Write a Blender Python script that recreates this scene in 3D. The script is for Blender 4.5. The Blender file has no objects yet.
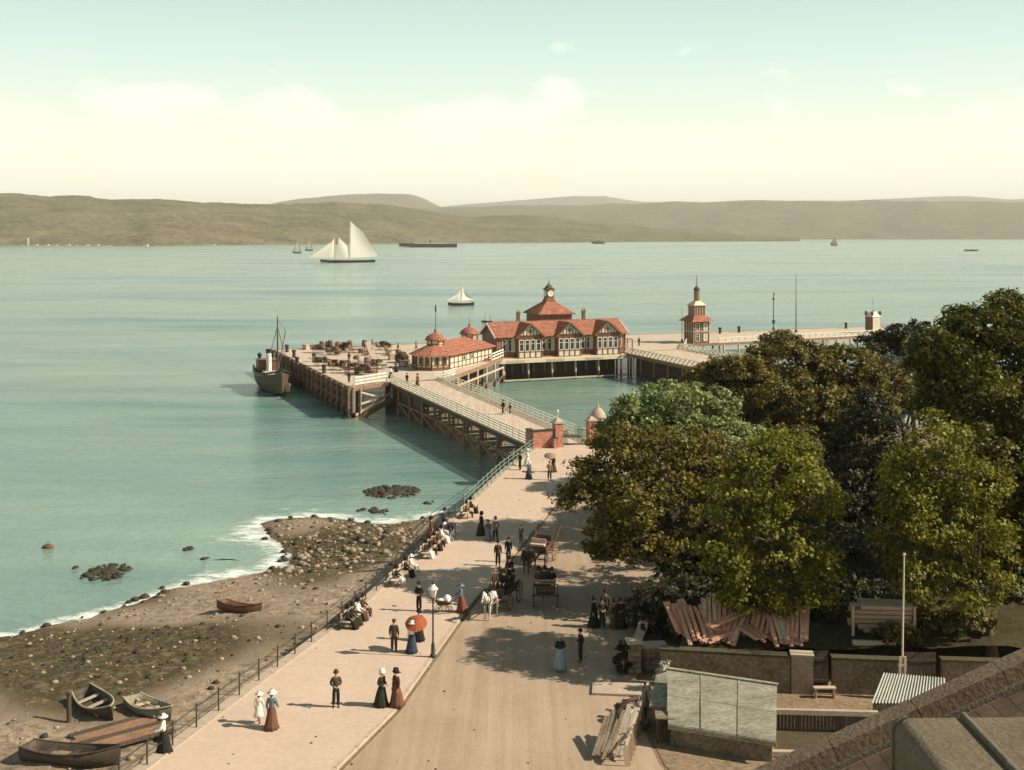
import bpy, bmesh, math, random
import numpy as np
from mathutils import Vector, Matrix, noise
R = random.Random(7)
PI = math.pi
scene = bpy.context.scene
COL = scene.collection
CAMZ, F, YH = 27.0, 1150.0, 235.0

def G(px, py, z=4.0):
    """world point at height z seen at a photo pixel (used to survey the place)"""
    Y = F * (CAMZ - z) / (py - YH)
    return Vector(((px - 512) * Y / F, Y, z))

def ZAT(py, Y):
    return CAMZ - (py - YH) * Y / F

# ------------------------------------------------------------------ materials
MATS = {}
def nt(name):
    m = bpy.data.materials.new(name); m.use_nodes = True
    t = m.node_tree; t.nodes.clear()
    out = t.nodes.new('ShaderNodeOutputMaterial')
    return m, t, out
def N(t, kind, **kw):
    n = t.nodes.new(kind)
    for k, v in kw.items():
        if k in n.inputs.keys(): n.inputs[k].default_value = v
        else: setattr(n, k, v)
    return n
def L(t, a, b): t.links.new(a, b)
def rgb(c): return (c[0], c[1], c[2], 1.0)
def ramp(t, fac, stops):
    r = t.nodes.new('ShaderNodeValToRGB'); L(t, fac, r.inputs[0])
    e = r.color_ramp.elements
    while len(e) < len(stops): e.new(0.5)
    for el, (p, c) in zip(e, stops):
        el.position = p; el.color = rgb(c) if len(c) == 3 else c
    return r
def coords(t, scale=(1, 1, 1), world=False):
    mp = t.nodes.new('ShaderNodeMapping'); mp.inputs['Scale'].default_value = scale
    if world:
        g = t.nodes.new('ShaderNodeNewGeometry'); L(t, g.outputs['Position'], mp.inputs[0])
    else:
        g = t.nodes.new('ShaderNodeTexCoord'); L(t, g.outputs['Object'], mp.inputs[0])
    return mp.outputs[0]

def mat(name, c, rough=0.8, var=0.25, scale=1.5, bump=0.15, detail_scale=12, metal=0.0, c2=None, world=False, spec=0.3, stretch=(1, 1, 1)):
    """plain surface with blotchy wear at two sizes"""
    if name in MATS: return MATS[name]
    m, t, out = nt(name)
    b = N(t, 'ShaderNodeBsdfPrincipled', Roughness=rough, Metallic=metal)
    b.inputs['Specular IOR Level'].default_value = spec
    v = coords(t, stretch, world)
    n1 = N(t, 'ShaderNodeTexNoise', Scale=scale, Detail=6.0, Roughness=0.65); L(t, v, n1.inputs['Vector'])
    n2 = N(t, 'ShaderNodeTexNoise', Scale=detail_scale, Detail=4.0); L(t, v, n2.inputs['Vector'])
    ad = N(t, 'ShaderNodeMath', operation='ADD'); L(t, n1.outputs[0], ad.inputs[0]); L(t, n2.outputs[0], ad.inputs[1])
    hf = N(t, 'ShaderNodeMath', operation='MULTIPLY'); L(t, ad.outputs[0], hf.inputs[0]); hf.inputs[1].default_value = 0.5
    lo = tuple(x * (1 - var) for x in c); hi = c2 if c2 else tuple(min(1, x * (1 + var)) for x in c)
    r = ramp(t, hf.outputs[0], [(0.32, lo), (0.68, hi)])
    L(t, r.outputs[0], b.inputs['Base Color'])
    if bump:
        bp = N(t, 'ShaderNodeBump', Strength=bump, Distance=0.05); L(t, n2.outputs[0], bp.inputs['Height']); L(t, bp.outputs[0], b.inputs['Normal'])
    L(t, b.outputs[0], out.inputs[0])
    MATS[name] = m
    return m

def bricklike(name, c1, c2, mortar, scale, w=0.5, h=0.25, msize=0.02, rough=0.85, bump=0.4, axes='XZ', offset=0.5, mottled=0.25):
    """courses of bricks, slates, tiles or planks; axes picks which object axes the courses lie in"""
    if name in MATS: return MATS[name]
    m, t, out = nt(name)
    b = N(t, 'ShaderNodeBsdfPrincipled', Roughness=rough)
    b.inputs['Specular IOR Level'].default_value = 0.25
    tc = t.nodes.new('ShaderNodeTexCoord'); sp = t.nodes.new('ShaderNodeSeparateXYZ'); L(t, tc.outputs['Object'], sp.inputs[0])
    cb = t.nodes.new('ShaderNodeCombineXYZ')
    if axes == 'HZ':      # horizontal run (x+y) against height
        ad = N(t, 'ShaderNodeMath', operation='ADD'); L(t, sp.outputs['X'], ad.inputs[0]); L(t, sp.outputs['Y'], ad.inputs[1])
        L(t, ad.outputs[0], cb.inputs[0]); L(t, sp.outputs['Z'], cb.inputs[1])
    else:
        L(t, sp.outputs[axes[0]], cb.inputs[0]); L(t, sp.outputs[axes[1]], cb.inputs[1])
    br = t.nodes.new('ShaderNodeTexBrick'); L(t, cb.outputs[0], br.inputs['Vector'])
    br.offset = offset
    for k, v in (('Color1', rgb(c1)), ('Color2', rgb(c2)), ('Mortar', rgb(mortar)), ('Scale', scale), ('Mortar Size', msize), ('Brick Width', w), ('Row Height', h), ('Bias', 0.0)):
        br.inputs[k].default_value = v
    no = N(t, 'ShaderNodeTexNoise', Scale=2.2, Detail=6.0); L(t, tc.outputs['Object'], no.inputs['Vector'])
    rr = ramp(t, no.outputs[0], [(0.3, (1 - mottled,) * 3), (0.7, (1 + mottled,) * 3)])
    mx = N(t, 'ShaderNodeMix', data_type='RGBA', blend_type='MULTIPLY'); mx.inputs[0].default_value = 1.0
    L(t, br.outputs['Color'], mx.inputs[6]); L(t, rr.outputs[0], mx.inputs[7])
    L(t, mx.outputs[2], b.inputs['Base Color'])
    bp = N(t, 'ShaderNodeBump', Strength=bump, Distance=0.03); bp.invert = True
    L(t, br.outputs['Fac'], bp.inputs['Height']); L(t, bp.outputs[0], b.inputs['Normal'])
    L(t, b.outputs[0], out.inputs[0])
    MATS[name] = m
    return m

def cloth(c):
    return mat('cloth_%d_%d_%d' % tuple(int(x * 255) for x in c), c, 0.9, 0.2, 3.0, 0.1, 25, spec=0.15)

def leafmat(name, dark, light, trans=0.3):
    if name in MATS: return MATS[name]
    m, t, out = nt(name)
    g = t.nodes.new('ShaderNodeNewGeometry')
    no = N(t, 'ShaderNodeTexNoise', Scale=0.45, Detail=3.0); L(t, g.outputs['Position'], no.inputs['Vector'])
    ad = N(t, 'ShaderNodeMath', operation='MULTIPLY_ADD'); L(t, g.outputs['Random Per Island'], ad.inputs[0]); ad.inputs[1].default_value = 0.6
    L(t, no.outputs[0], ad.inputs[2])
    r = ramp(t, ad.outputs[0], [(0.30, tuple(x * .6 for x in dark)), (0.72, tuple(a * .6 + b * .4 for a, b in zip(dark, light))), (1.0, light)])
    b = N(t, 'ShaderNodeBsdfPrincipled', Roughness=0.55); b.inputs['Specular IOR Level'].default_value = 0.3
    L(t, r.outputs[0], b.inputs['Base Color'])
    tr = t.nodes.new('ShaderNodeBsdfTranslucent'); L(t, r.outputs[0], tr.inputs[0])
    mx = t.nodes.new('ShaderNodeMixShader'); mx.inputs[0].default_value = trans
    L(t, b.outputs[0], mx.inputs[1]); L(t, tr.outputs[0], mx.inputs[2]); L(t, mx.outputs[0], out.inputs[0])
    MATS[name] = m
    return m

# ------------------------------------------------------------------ mesh building
class MB:
    def __init__(s): s.v = []; s.f = []; s.m = []; s.smooth = []
    def add(s, vs, fs, mi=0, sm=False):
        o = len(s.v); s.v += [tuple(x) for x in vs]
        for f in fs: s.f.append(tuple(o + i for i in f)); s.m.append(mi); s.smooth.append(sm)
        return s
    def box(s, c, d, rot=None, mi=0, taper=1.0):
        x, y, z = d[0] / 2, d[1] / 2, d[2] / 2
        vs = [Vector(((x if i & 1 else -x) * (taper if i & 4 else 1), (y if i & 2 else -y) * (taper if i & 4 else 1), z if i & 4 else -z)) for i in range(8)]
        if rot is not None: vs = [rot @ v for v in vs]
        c = Vector(c)
        return s.add([v + c for v in vs], [(0, 2, 3, 1), (4, 5, 7, 6), (0, 1, 5, 4), (2, 6, 7, 3), (0, 4, 6, 2), (1, 3, 7, 5)], mi)
    def beam(s, p, q, w, h, mi=0, up=(0, 0, 1)):
        p, q = Vector(p), Vector(q); d = (q - p)
        if d.length < 1e-6: return s
        d.normalize(); up = Vector(up)
        if abs(d.dot(up)) > 0.99: up = Vector((1, 0, 0))
        a = d.cross(up).normalized() * w / 2; b = a.cross(d).normalized() * h / 2
        vs = [p - a - b, p + a - b, p + a + b, p - a + b, q - a - b, q + a - b, q + a + b, q - a + b]
        return s.add(vs, [(0, 1, 2, 3), (7, 6, 5, 4), (0, 4, 5, 1), (1, 5, 6, 2), (2, 6, 7, 3), (3, 7, 4, 0)], mi)
    def tube(s, p, q, r0, r1=None, n=8, mi=0, caps=True):
        r1 = r0 if r1 is None else r1
        p, q = Vector(p), Vector(q); d = (q - p).normalized()
        a = d.cross(Vector((0, 0, 1)) if abs(d.z) < 0.95 else Vector((1, 0, 0))).normalized(); b = d.cross(a)
        vs = []
        for c, r in ((p, r0), (q, r1)):
            for i in range(n):
                t = 2 * PI * i / n; vs.append(c + a * math.cos(t) * r + b * math.sin(t) * r)
        fs = [(i, (i + 1) % n, n + (i + 1) % n, n + i) for i in range(n)]
        s.add(vs, fs, mi, True)
        if caps: s.add(vs, [tuple(range(n))[::-1], tuple(range(n, 2 * n))], mi)
        return s
    def path(s, pts, r, n=6, mi=0):
        for i in range(len(pts) - 1):
            ra = r[i] if isinstance(r, (list, tuple)) else r; rb = r[i + 1] if isinstance(r, (list, tuple)) else r
            s.tube(pts[i], pts[i + 1], ra, rb, n, mi)
        return s
    def lathe(s, prof, c=(0, 0, 0), n=16, mi=0, sm=True, phase=0.0, cap=True):
        c = Vector(c); vs = []; fs = []
        for r, z in prof:
            for i in range(n):
                t = 2 * PI * i / n + phase; vs.append(c + Vector((r * math.cos(t), r * math.sin(t), z)))
        for k in range(len(prof) - 1):
            for i in range(n):
                j = (i + 1) % n; fs.append((k * n + i, k * n + j, (k + 1) * n + j, (k + 1) * n + i))
        if cap:
            fs.append(tuple(range(n))[::-1]); fs.append(tuple(range((len(prof) - 1) * n, len(prof) * n)))
        return s.add(vs, fs, mi, sm)
    def ring(s, c, axis, Rr, r, n=20, k=6, mi=0):
        c = Vector(c); ax = Vector(axis).normalized()
        a = ax.cross(Vector((0, 0, 1)) if abs(ax.z) < 0.9 else Vector((1, 0, 0))).normalized(); b = ax.cross(a)
        vs = []; fs = []
        for i in range(n):
            t = 2 * PI * i / n; d = a * math.cos(t) + b * math.sin(t)
            for j in range(k):
                u = 2 * PI * j / k; vs.append(c + d * (Rr + r * math.cos(u)) + ax * r * math.sin(u))
        for i in range(n):
            for j in range(k):
                fs.append((i * k + j, ((i + 1) % n) * k + j, ((i + 1) % n) * k + (j + 1) % k, i * k + (j + 1) % k))
        return s.add(vs, fs, mi, True)
    def prism(s, poly, z0, z1, mi=0):
        n = len(poly); vs = [(p[0], p[1], z0) for p in poly] + [(p[0], p[1], z1) for p in poly]
        return s.add(vs, [tuple(range(n))[::-1], tuple(range(n, 2 * n))] + [(i, (i + 1) % n, n + (i + 1) % n, n + i) for i in range(n)], mi)
    def extr(s, poly3, off, mi=0):
        off = Vector(off); n = len(poly3); vs = [Vector(p) for p in poly3] + [Vector(p) + off for p in poly3]
        return s.add(vs, [tuple(range(n))[::-1], tuple(range(n, 2 * n))] + [(i, (i + 1) % n, n + (i + 1) % n, n + i) for i in range(n)], mi)
    def loft(s, rings, mi=0, sm=True, cap=True):
        n = len(rings[0]); vs = [p for r in rings for p in r]; fs = []
        for k in range(len(rings) - 1):
            for i in range(n):
                j = (i + 1) % n; fs.append((k * n + i, k * n + j, (k + 1) * n + j, (k + 1) * n + i))
        if cap: fs += [tuple(range(n))[::-1], tuple(range((len(rings) - 1) * n, len(rings) * n))]
        return s.add(vs, fs, mi, sm)
    def ball(s, c, r, n=8, m=6, mi=0, sc=(1, 1, 1)):
        prof = [(max(1e-4, r * math.sin(PI * i / m)), -r * math.cos(PI * i / m)) for i in range(m + 1)]
        o = len(s.v); s.lathe(prof, (0, 0, 0), n, mi)
        for i in range(o, len(s.v)):
            v = s.v[i]; s.v[i] = (c[0] + v[0] * sc[0], c[1] + v[1] * sc[1], c[2] + v[2] * sc[2])
        return s
    def mesh(s, name, mats):
        me = bpy.data.meshes.new(name); me.from_pydata([tuple(v) for v in s.v], [], s.f)
        for m in (mats if isinstance(mats, (list, tuple)) else [mats]): me.materials.append(m)
        me.polygons.foreach_set('material_index', s.m); me.polygons.foreach_set('use_smooth', s.smooth)
        bm = bmesh.new(); bm.from_mesh(me); bmesh.ops.recalc_face_normals(bm, faces=bm.faces); bm.to_mesh(me); bm.free()
        me.update(); return me
    def build(s, name, mats, parent=None, loc=(0, 0, 0), rz=0.0, bevel=0.0):
        o = bpy.data.objects.new(name, s.mesh(name, mats)); COL.objects.link(o)
        o.location = loc; o.rotation_euler = (0, 0, rz)
        if parent: o.parent = parent
        if bevel:
            b = o.modifiers.new('Bevel', 'BEVEL'); b.width = bevel; b.segments = 2; b.limit_method = 'ANGLE'
        return o

def tag(o, label=None, cat=None, group=None, kind=None):
    if label: o['label'] = label
    if cat: o['category'] = cat
    if group: o['group'] = group
    if kind: o['kind'] = kind
    return o
def thing(name, label, cat, loc=(0, 0, 0), rz=0.0, group=None, sc=1.0):
    o = bpy.data.objects.new(name, None); COL.objects.link(o)
    o.empty_display_size = 0.3
    o.location = loc; o.rotation_euler = (0, 0, rz); o.scale = (sc, sc, sc)
    return tag(o, label, cat, group)
def inst(name, me, parent, loc=(0, 0, 0), rot=(0, 0, 0), m=None, sc=None):
    o = bpy.data.objects.new(name, me); COL.objects.link(o); o.parent = parent
    o.location = loc; o.rotation_euler = rot
    if sc is not None: o.scale = sc if isinstance(sc, (tuple, list)) else (sc,) * 3
    if m is not None:
        for i, mm in enumerate(m if isinstance(m, (list, tuple)) else [m]):
            o.material_slots[i].link = 'OBJECT'; o.material_slots[i].material = mm
    return o
def dup(root, loc, rz=None, label=None, group=None):
    r = root.copy(); COL.objects.link(r); r.location = loc
    if rz is not None: r.rotation_euler = (0, 0, rz)
    if label: r['label'] = label
    if group: r['group'] = group
    for ch in list(root.children):
        c = ch.copy(); COL.objects.link(c); c.parent = r
        for g in list(ch.children):
            d = g.copy(); COL.objects.link(d); d.parent = c
    return r
def struct(name, mb, m, **kw):
    o = mb.build(name, m, **kw); o['kind'] = 'structure'; return o
def stuff(name, mb, m, **kw):
    o = mb.build(name, m, **kw); o['kind'] = 'stuff'; return o

def skin(name, verts, edges, radii, sub=2):
    me = bpy.data.meshes.new(name); me.from_pydata(verts, edges, [])
    o = bpy.data.objects.new(name, me); COL.objects.link(o)
    md = o.modifiers.new('Skin', 'SKIN'); md.use_smooth_shade = True; md.branch_smoothing = 0.4
    sv = me.skin_vertices
    if not len(sv): 
        bm = bmesh.new(); bm.from_mesh(me); bm.verts.layers.skin.verify(); bm.to_mesh(me); bm.free()
    for i, r in enumerate(radii):
        d = me.skin_vertices[0].data[i]; d.radius = r if isinstance(r, tuple) else (r, r); d.use_root = (i == 0)
    sd = o.modifiers.new('Sub', 'SUBSURF'); sd.levels = sub; sd.render_levels = sub
    bpy.context.view_layer.update()
    dg = bpy.context.evaluated_depsgraph_get()
    out = bpy.data.meshes.new_from_object(o.evaluated_get(dg), depsgraph=dg)
    out.name = name
    out.polygons.foreach_set('use_smooth', [True] * len(out.polygons))
    bpy.data.objects.remove(o); bpy.data.meshes.remove(me)
    return out

class Sk:
    """a skeleton written as named joints"""
    def __init__(s): s.v = []; s.e = []; s.r = []; s.n = {}
    def j(s, name, p, r, par=None):
        s.n[name] = len(s.v); s.v.append(tuple(p)); s.r.append(r)
        if par is not None: s.e.append((s.n[par], s.n[name]))
        return s
    def mesh(s, name, sub=1): return skin(name, s.v, s.e, s.r, sub)

# ------------------------------------------------------------------ common materials
M_paving = mat('paving', (0.53, 0.395, 0.295), 0.95, 0.10, 0.25, 0.25, 3.5, world=True, spec=0.1)
def road_material():
    m, t, out = nt('road_earth'); b = N(t, 'ShaderNodeBsdfPrincipled', Roughness=0.95); b.inputs['Specular IOR Level'].default_value = 0.1
    g = t.nodes.new('ShaderNodeNewGeometry'); mp = t.nodes.new('ShaderNodeMapping'); L(t, g.outputs['Position'], mp.inputs[0])
    mp.inputs['Rotation'].default_value = (0, 0, 0.24); mp.inputs['Scale'].default_value = (1.7, 0.035, 1)
    a = N(t, 'ShaderNodeTexNoise', Scale=1.0, Detail=5.0, Roughness=0.6); L(t, mp.outputs[0], a.inputs['Vector'])
    c = N(t, 'ShaderNodeTexNoise', Scale=0.22, Detail=7.0, Roughness=0.7); L(t, g.outputs['Position'], c.inputs['Vector'])
    e = N(t, 'ShaderNodeTexNoise', Scale=4.0, Detail=6.0, Roughness=0.7); L(t, g.outputs['Position'], e.inputs['Vector'])
    s = N(t, 'ShaderNodeMath', operation='ADD'); L(t, a.outputs[0], s.inputs[0]); L(t, c.outputs[0], s.inputs[1])
    s2 = N(t, 'ShaderNodeMath', operation='MULTIPLY_ADD'); L(t, e.outputs[0], s2.inputs[0]); s2.inputs[1].default_value = 0.5; L(t, s.outputs[0], s2.inputs[2])
    s3 = N(t, 'ShaderNodeMath', operation='MULTIPLY'); L(t, s2.outputs[0], s3.inputs[0]); s3.inputs[1].default_value = 0.4
    r = ramp(t, s3.outputs[0], [(0.36, (0.29, 0.21, 0.14)), (0.5, (0.375, 0.275, 0.19)), (0.64, (0.44, 0.33, 0.235))]); L(t, r.outputs[0], b.inputs['Base Color'])
    bp = N(t, 'ShaderNodeBump', Strength=0.5, Distance=0.06); L(t, s2.outputs[0], bp.inputs['Height']); L(t, bp.outputs[0], b.inputs['Normal'])
    L(t, b.outputs[0], out.inputs[0]); return m
M_road = road_material()
M_kerb = mat('kerb_stone', (0.46, 0.36, 0.26), 0.9, 0.2, 1.0)
M_earth = mat('earth', (0.20, 0.14, 0.08), 0.95, 0.35, 0.35, 0.5, 4.0, world=True, spec=0.1)
M_grass = mat('rough_grass', (0.06, 0.075, 0.02), 0.95, 0.4, 0.8, 0.6, 6.0, world=True, spec=0.1)
M_yard = mat('yard_ground', (0.25, 0.175, 0.11), 0.95, 0.4, 0.5, 0.4, 4.0, world=True, spec=0.1)
M_wood = mat('pier_timber', (0.26, 0.145, 0.085), 0.85, 0.4, 0.9, 0.25, 6.0, stretch=(1, 1, 0.25))
M_wooddark = mat('wet_and_shade_timber', (0.085, 0.06, 0.042), 0.7, 0.4, 0.8, 0.25, 6.0)  # wet pile feet; its dark also paints shade on sheeting and dormer gap
M_woodpale = mat('pale_timber', (0.50, 0.38, 0.27), 0.85, 0.25, 1.2, 0.2, 8.0)
M_white = mat('white_paint', (0.74, 0.68, 0.56), 0.6, 0.12, 1.5, 0.08, 10)
M_redboard = mat('red_brown_board', (0.25, 0.125, 0.075), 0.75, 0.3, 1.0, 0.1, 8)
M_cream = mat('cream_board', (0.62, 0.52, 0.38), 0.75, 0.14, 1.0, 0.1, 8)
M_brownp = mat('brown_paint', (0.17, 0.085, 0.05), 0.6, 0.25, 1.2, 0.1, 8)
M_iron = mat('dark_iron', (0.045, 0.04, 0.035), 0.55, 0.3, 3, 0.1, 14, spec=0.4)
M_greeniron = mat('green_iron', (0.20, 0.26, 0.22), 0.55, 0.25, 2, 0.1, 10)
M_glass = mat('dark_glass', (0.045, 0.05, 0.05), 0.12, 0.3, 0.8, 0.0, 3, spec=0.5)
M_lampglass = mat('lamp_glass', (0.72, 0.68, 0.58), 0.2, 0.1, 2, 0.0, 6, spec=0.5)
M_deck = bricklike('deck_planks', (0.56, 0.45, 0.34), (0.50, 0.39, 0.29), (0.28, 0.2, 0.14), 1.0, 6.0, 0.28, 0.018, axes='XY', bump=0.3, mottled=0.2)
M_gdeck = bricklike('gangway_planks', (0.58, 0.46, 0.34), (0.50, 0.385, 0.28), (0.28, 0.2, 0.14), 1.0, 9.0, 0.30, 0.02, axes='YX', bump=0.3, mottled=0.22)
M_tile = bricklike('red_roof_tile', (0.40, 0.155, 0.09), (0.30, 0.115, 0.07), (0.20, 0.08, 0.05), 1.0, 0.45, 0.36, 0.03, axes='HZ', bump=0.5, mottled=0.4)
M_brick = bricklike('red_brick', (0.42, 0.135, 0.08), (0.34, 0.11, 0.07), (0.5, 0.36, 0.27), 1.0, 0.5, 0.2, 0.022, axes='HZ', mottled=0.3)
M_slate = bricklike('roof_slate', (0.165, 0.11, 0.068), (0.12, 0.08, 0.05), (0.075, 0.05, 0.033), 1.0, 0.2, 0.085, 0.004, axes='YZ', bump=0.7, mottled=0.35)
M_lead = mat('lead_sheet', (0.135, 0.105, 0.068), 0.8, 0.35, 1.1, 0.35, 22, spec=0.2)
M_rubble = bricklike('rubble_stone', (0.32, 0.235, 0.16), (0.22, 0.16, 0.11), (0.15, 0.11, 0.075), 1.0, 0.55, 0.3, 0.03, axes='HZ', bump=0.6, mottled=0.4)
M_render = mat('old_render', (0.33, 0.25, 0.175), 0.95, 0.35, 0.9, 0.4, 6.0)
M_coping = mat('coping_stone', (0.42, 0.33, 0.24), 0.9, 0.2, 1.2, 0.3, 8)
M_trunk = mat('bark', (0.10, 0.07, 0.045), 0.95, 0.45, 1.2, 0.8, 8, stretch=(1, 1, 0.3))
M_plank = mat('sawn_plank', (0.54, 0.28, 0.19), 0.85, 0.35, 1.1, 0.25, 8.0)
M_skin = mat('skin', (0.50, 0.30, 0.21), 0.6, 0.1, 6, 0.0, 20)
M_hair = mat('dark_hair', (0.05, 0.032, 0.02), 0.6, 0.3, 8, 0.1, 30)
M_leather = mat('dark_leather', (0.06, 0.035, 0.02), 0.5, 0.3, 3, 0.1, 14)
M_straw = mat('straw', (0.68, 0.58, 0.42), 0.8, 0.15, 8, 0.2, 40)
M_blackhat = mat('black_felt', (0.03, 0.026, 0.022), 0.8, 0.3, 5, 0.1, 20)
M_whitehat = mat('white_straw', (0.8, 0.76, 0.68), 0.8, 0.1, 6, 0.1, 30)
# ------------------------------------------------------------------ camera, sky, sun
cam = bpy.data.objects.new('camera', bpy.data.cameras.new('camera')); COL.objects.link(cam)
cam.location = (0, 0, CAMZ); cam.rotation_euler = (PI / 2, 0, 0)
cam.data.sensor_width = 36; cam.data.lens = 36 * F / 1024; cam.data.shift_y = -(385 - YH) / 1024
cam.data.clip_start = 0.1; cam.data.clip_end = 80000
scene.camera = cam
SUN_EL, SUN_DIR = math.radians(37), Vector((0.99, -0.14, 0)).normalized()
sd = bpy.data.lights.new('sun', 'SUN'); sd.energy = 5.0; sd.angle = math.radians(0.6); sd.color = (1.0, 0.91, 0.76)
so = bpy.data.objects.new('sun', sd); COL.objects.link(so)
to_sun = Vector((SUN_DIR.x * math.cos(SUN_EL), SUN_DIR.y * math.cos(SUN_EL), math.sin(SUN_EL)))
so.rotation_euler = to_sun.to_track_quat('Z', 'Y').to_euler(); so.location = (60, -20, 90)
w = bpy.data.worlds.new('World'); scene.world = w; w.use_nodes = True
t = w.node_tree; t.nodes.clear()
wo = t.nodes.new('ShaderNodeOutputWorld'); bg = t.nodes.new('ShaderNodeBackground'); L(t, bg.outputs[0], wo.inputs[0])
sky = t.nodes.new('ShaderNodeTexSky'); sky.sky_type = 'NISHITA'; sky.sun_disc = False
sky.sun_elevation = SUN_EL; sky.sun_rotation = math.atan2(SUN_DIR.x, SUN_DIR.y)
sky.air_density = 1.0; sky.dust_density = 4.0; sky.ozone_density = 1.0
tc = t.nodes.new('ShaderNodeTexCoord')
sp = t.nodes.new('ShaderNodeSeparateXYZ'); L(t, tc.outputs['Generated'], sp.inputs[0])
# hue of the air: creamy in the thick air low down, pale turquoise higher up
az = N(t, 'ShaderNodeMath', operation='ABSOLUTE'); L(t, sp.outputs['Z'], az.inputs[0])
tint = ramp(t, az.outputs[0], [(0.0, (15.5, 14.6, 11.2)), (0.05, (12.2, 11.8, 9.3)), (0.085, (10.4, 10.5, 8.6)), (0.12, (8.1, 9.5, 8.1)), (0.16, (6.4, 8.4, 7.4)), (0.22, (4.7, 6.7, 6.1)), (0.32, (1.7, 2.6, 2.8)), (1.0, (0.6, 1.0, 1.3))])
mix = N(t, 'ShaderNodeMix', data_type='RGBA', blend_type='MIX'); mix.inputs[0].default_value = 0.86
L(t, sky.outputs[0], mix.inputs[6]); L(t, tint.outputs[0], mix.inputs[7])
# soft cumulus low over the far hills
mp = t.nodes.new('ShaderNodeMapping'); mp.inputs['Scale'].default_value = (1.0, 1.0, 1.7); mp.inputs['Location'].default_value = (0.37, 0.0, 0.12)
L(t, tc.outputs['Generated'], mp.inputs[0])
cn = N(t, 'ShaderNodeTexNoise', Scale=9.0, Detail=9.0, Roughness=0.58); L(t, mp.outputs[0], cn.inputs['Vector'])
hz = N(t, 'ShaderNodeMapRange'); L(t, sp.outputs['Z'], hz.inputs[0])
for k, v in ((1, 0.06), (2, 0.18), (3, 0.12), (4, -0.17)): hz.inputs[k].default_value = v
ca = N(t, 'ShaderNodeMath', operation='ADD'); L(t, cn.outputs[0], ca.inputs[0]); L(t, hz.outputs[0], ca.inputs[1])
cr = ramp(t, ca.outputs[0], [(0.49, (0, 0, 0)), (0.59, (1, 1, 1))])
cm = N(t, 'ShaderNodeMath', operation='MULTIPLY'); L(t, cr.outputs[0], cm.inputs[0]); cm.inputs[1].default_value = 0.58
mix2 = N(t, 'ShaderNodeMix', data_type='RGBA', blend_type='MIX'); L(t, cm.outputs[0], mix2.inputs[0])
L(t, mix.outputs[2], mix2.inputs[6]); mix2.inputs[7].default_value = (10.6, 10.4, 9.0, 1)
L(t, mix2.outputs[2], bg.inputs[0]); bg.inputs[1].default_value = 0.086
vs = scene.view_settings; vs.view_transform = 'Standard'; vs.look = 'None'; vs.exposure = 0.54; vs.gamma = 1.0; vs.use_curve_mapping = False

# ------------------------------------------------------------------ haze over the firth
hm = bpy.data.materials.new('haze_air'); hm.use_nodes = True; ht = hm.node_tree; ht.nodes.clear()
hout = ht.nodes.new('ShaderNodeOutputMaterial'); hv = ht.nodes.new('ShaderNodeVolumePrincipled')
hv.inputs['Color'].default_value = (0.97, 0.94, 0.82, 1); hv.inputs['Density'].default_value = 6.5e-5; hv.inputs['Anisotropy'].default_value = 0.0
L(ht, hv.outputs[0], hout.inputs['Volume'])
haze = MB().box((0, 14000, 300), (36000, 29000, 640))
stuff('haze', haze, hm)

# ------------------------------------------------------------------ water
m, t, out = nt('sea_water')
b = N(t, 'ShaderNodeBsdfPrincipled', Roughness=0.12); b.inputs['IOR'].default_value = 1.33
v1 = coords(t, (0.0035, 0.016, 1), True); v2 = coords(t, (0.02, 0.07, 1), True)
n1 = N(t, 'ShaderNodeTexNoise', Scale=1.0, Detail=6.0, Roughness=0.62); L(t, v1, n1.inputs['Vector'])
n2 = N(t, 'ShaderNodeTexNoise', Scale=1.0, Detail=4.0); L(t, v2, n2.inputs['Vector'])
ad = N(t, 'ShaderNodeMath', operation='MULTIPLY_ADD'); L(t, n2.outputs[0], ad.inputs[0]); ad.inputs[1].default_value = 0.35; L(t, n1.outputs[0], ad.inputs[2])
cr = ramp(t, ad.outputs[0], [(0.46, (0.06, 0.15, 0.128)), (0.86, (0.27, 0.37, 0.295))]); L(t, cr.outputs[0], b.inputs['Base Color'])
rr = ramp(t, n1.outputs[0], [(0.35, (0.22,) * 3), (0.65, (0.10,) * 3)]); L(t, rr.outputs[0], b.inputs['Roughness'])
w1 = N(t, 'ShaderNodeTexNoise', Scale=1.0, Detail=5.0, Roughness=0.6); L(t, coords(t, (0.45, 0.9, 1), True), w1.inputs['Vector'])
w2 = N(t, 'ShaderNodeTexNoise', Scale=1.0, Detail=3.0); L(t, coords(t, (0.06, 0.16, 1), True), w2.inputs['Vector'])
wa = N(t, 'ShaderNodeMath', operation='MULTIPLY_ADD'); L(t, w2.outputs[0], wa.inputs[0]); wa.inputs[1].default_value = 2.0; L(t, w1.outputs[0], wa.inputs[2])
bp = N(t, 'ShaderNodeBump', Strength=0.7, Distance=0.4); L(t, wa.outputs[0], bp.inputs['Height']); L(t, bp.outputs[0], b.inputs['Normal'])
L(t, b.outputs[0], out.inputs[0]); M_sea = m
sea = MB(); xs = (-15000, -2000, -400, 400, 2000, 15000); ys = (20, 120, 300, 900, 3000, 9000, 26000)
for i in range(5):
    for j in range(6):
        sea.add([(xs[i], ys[j], 0), (xs[i + 1], ys[j], 0), (xs[i + 1], ys[j + 1], 0), (xs[i], ys[j + 1], 0)], [(0, 1, 2, 3)])
struct('water', sea, M_sea)

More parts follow.
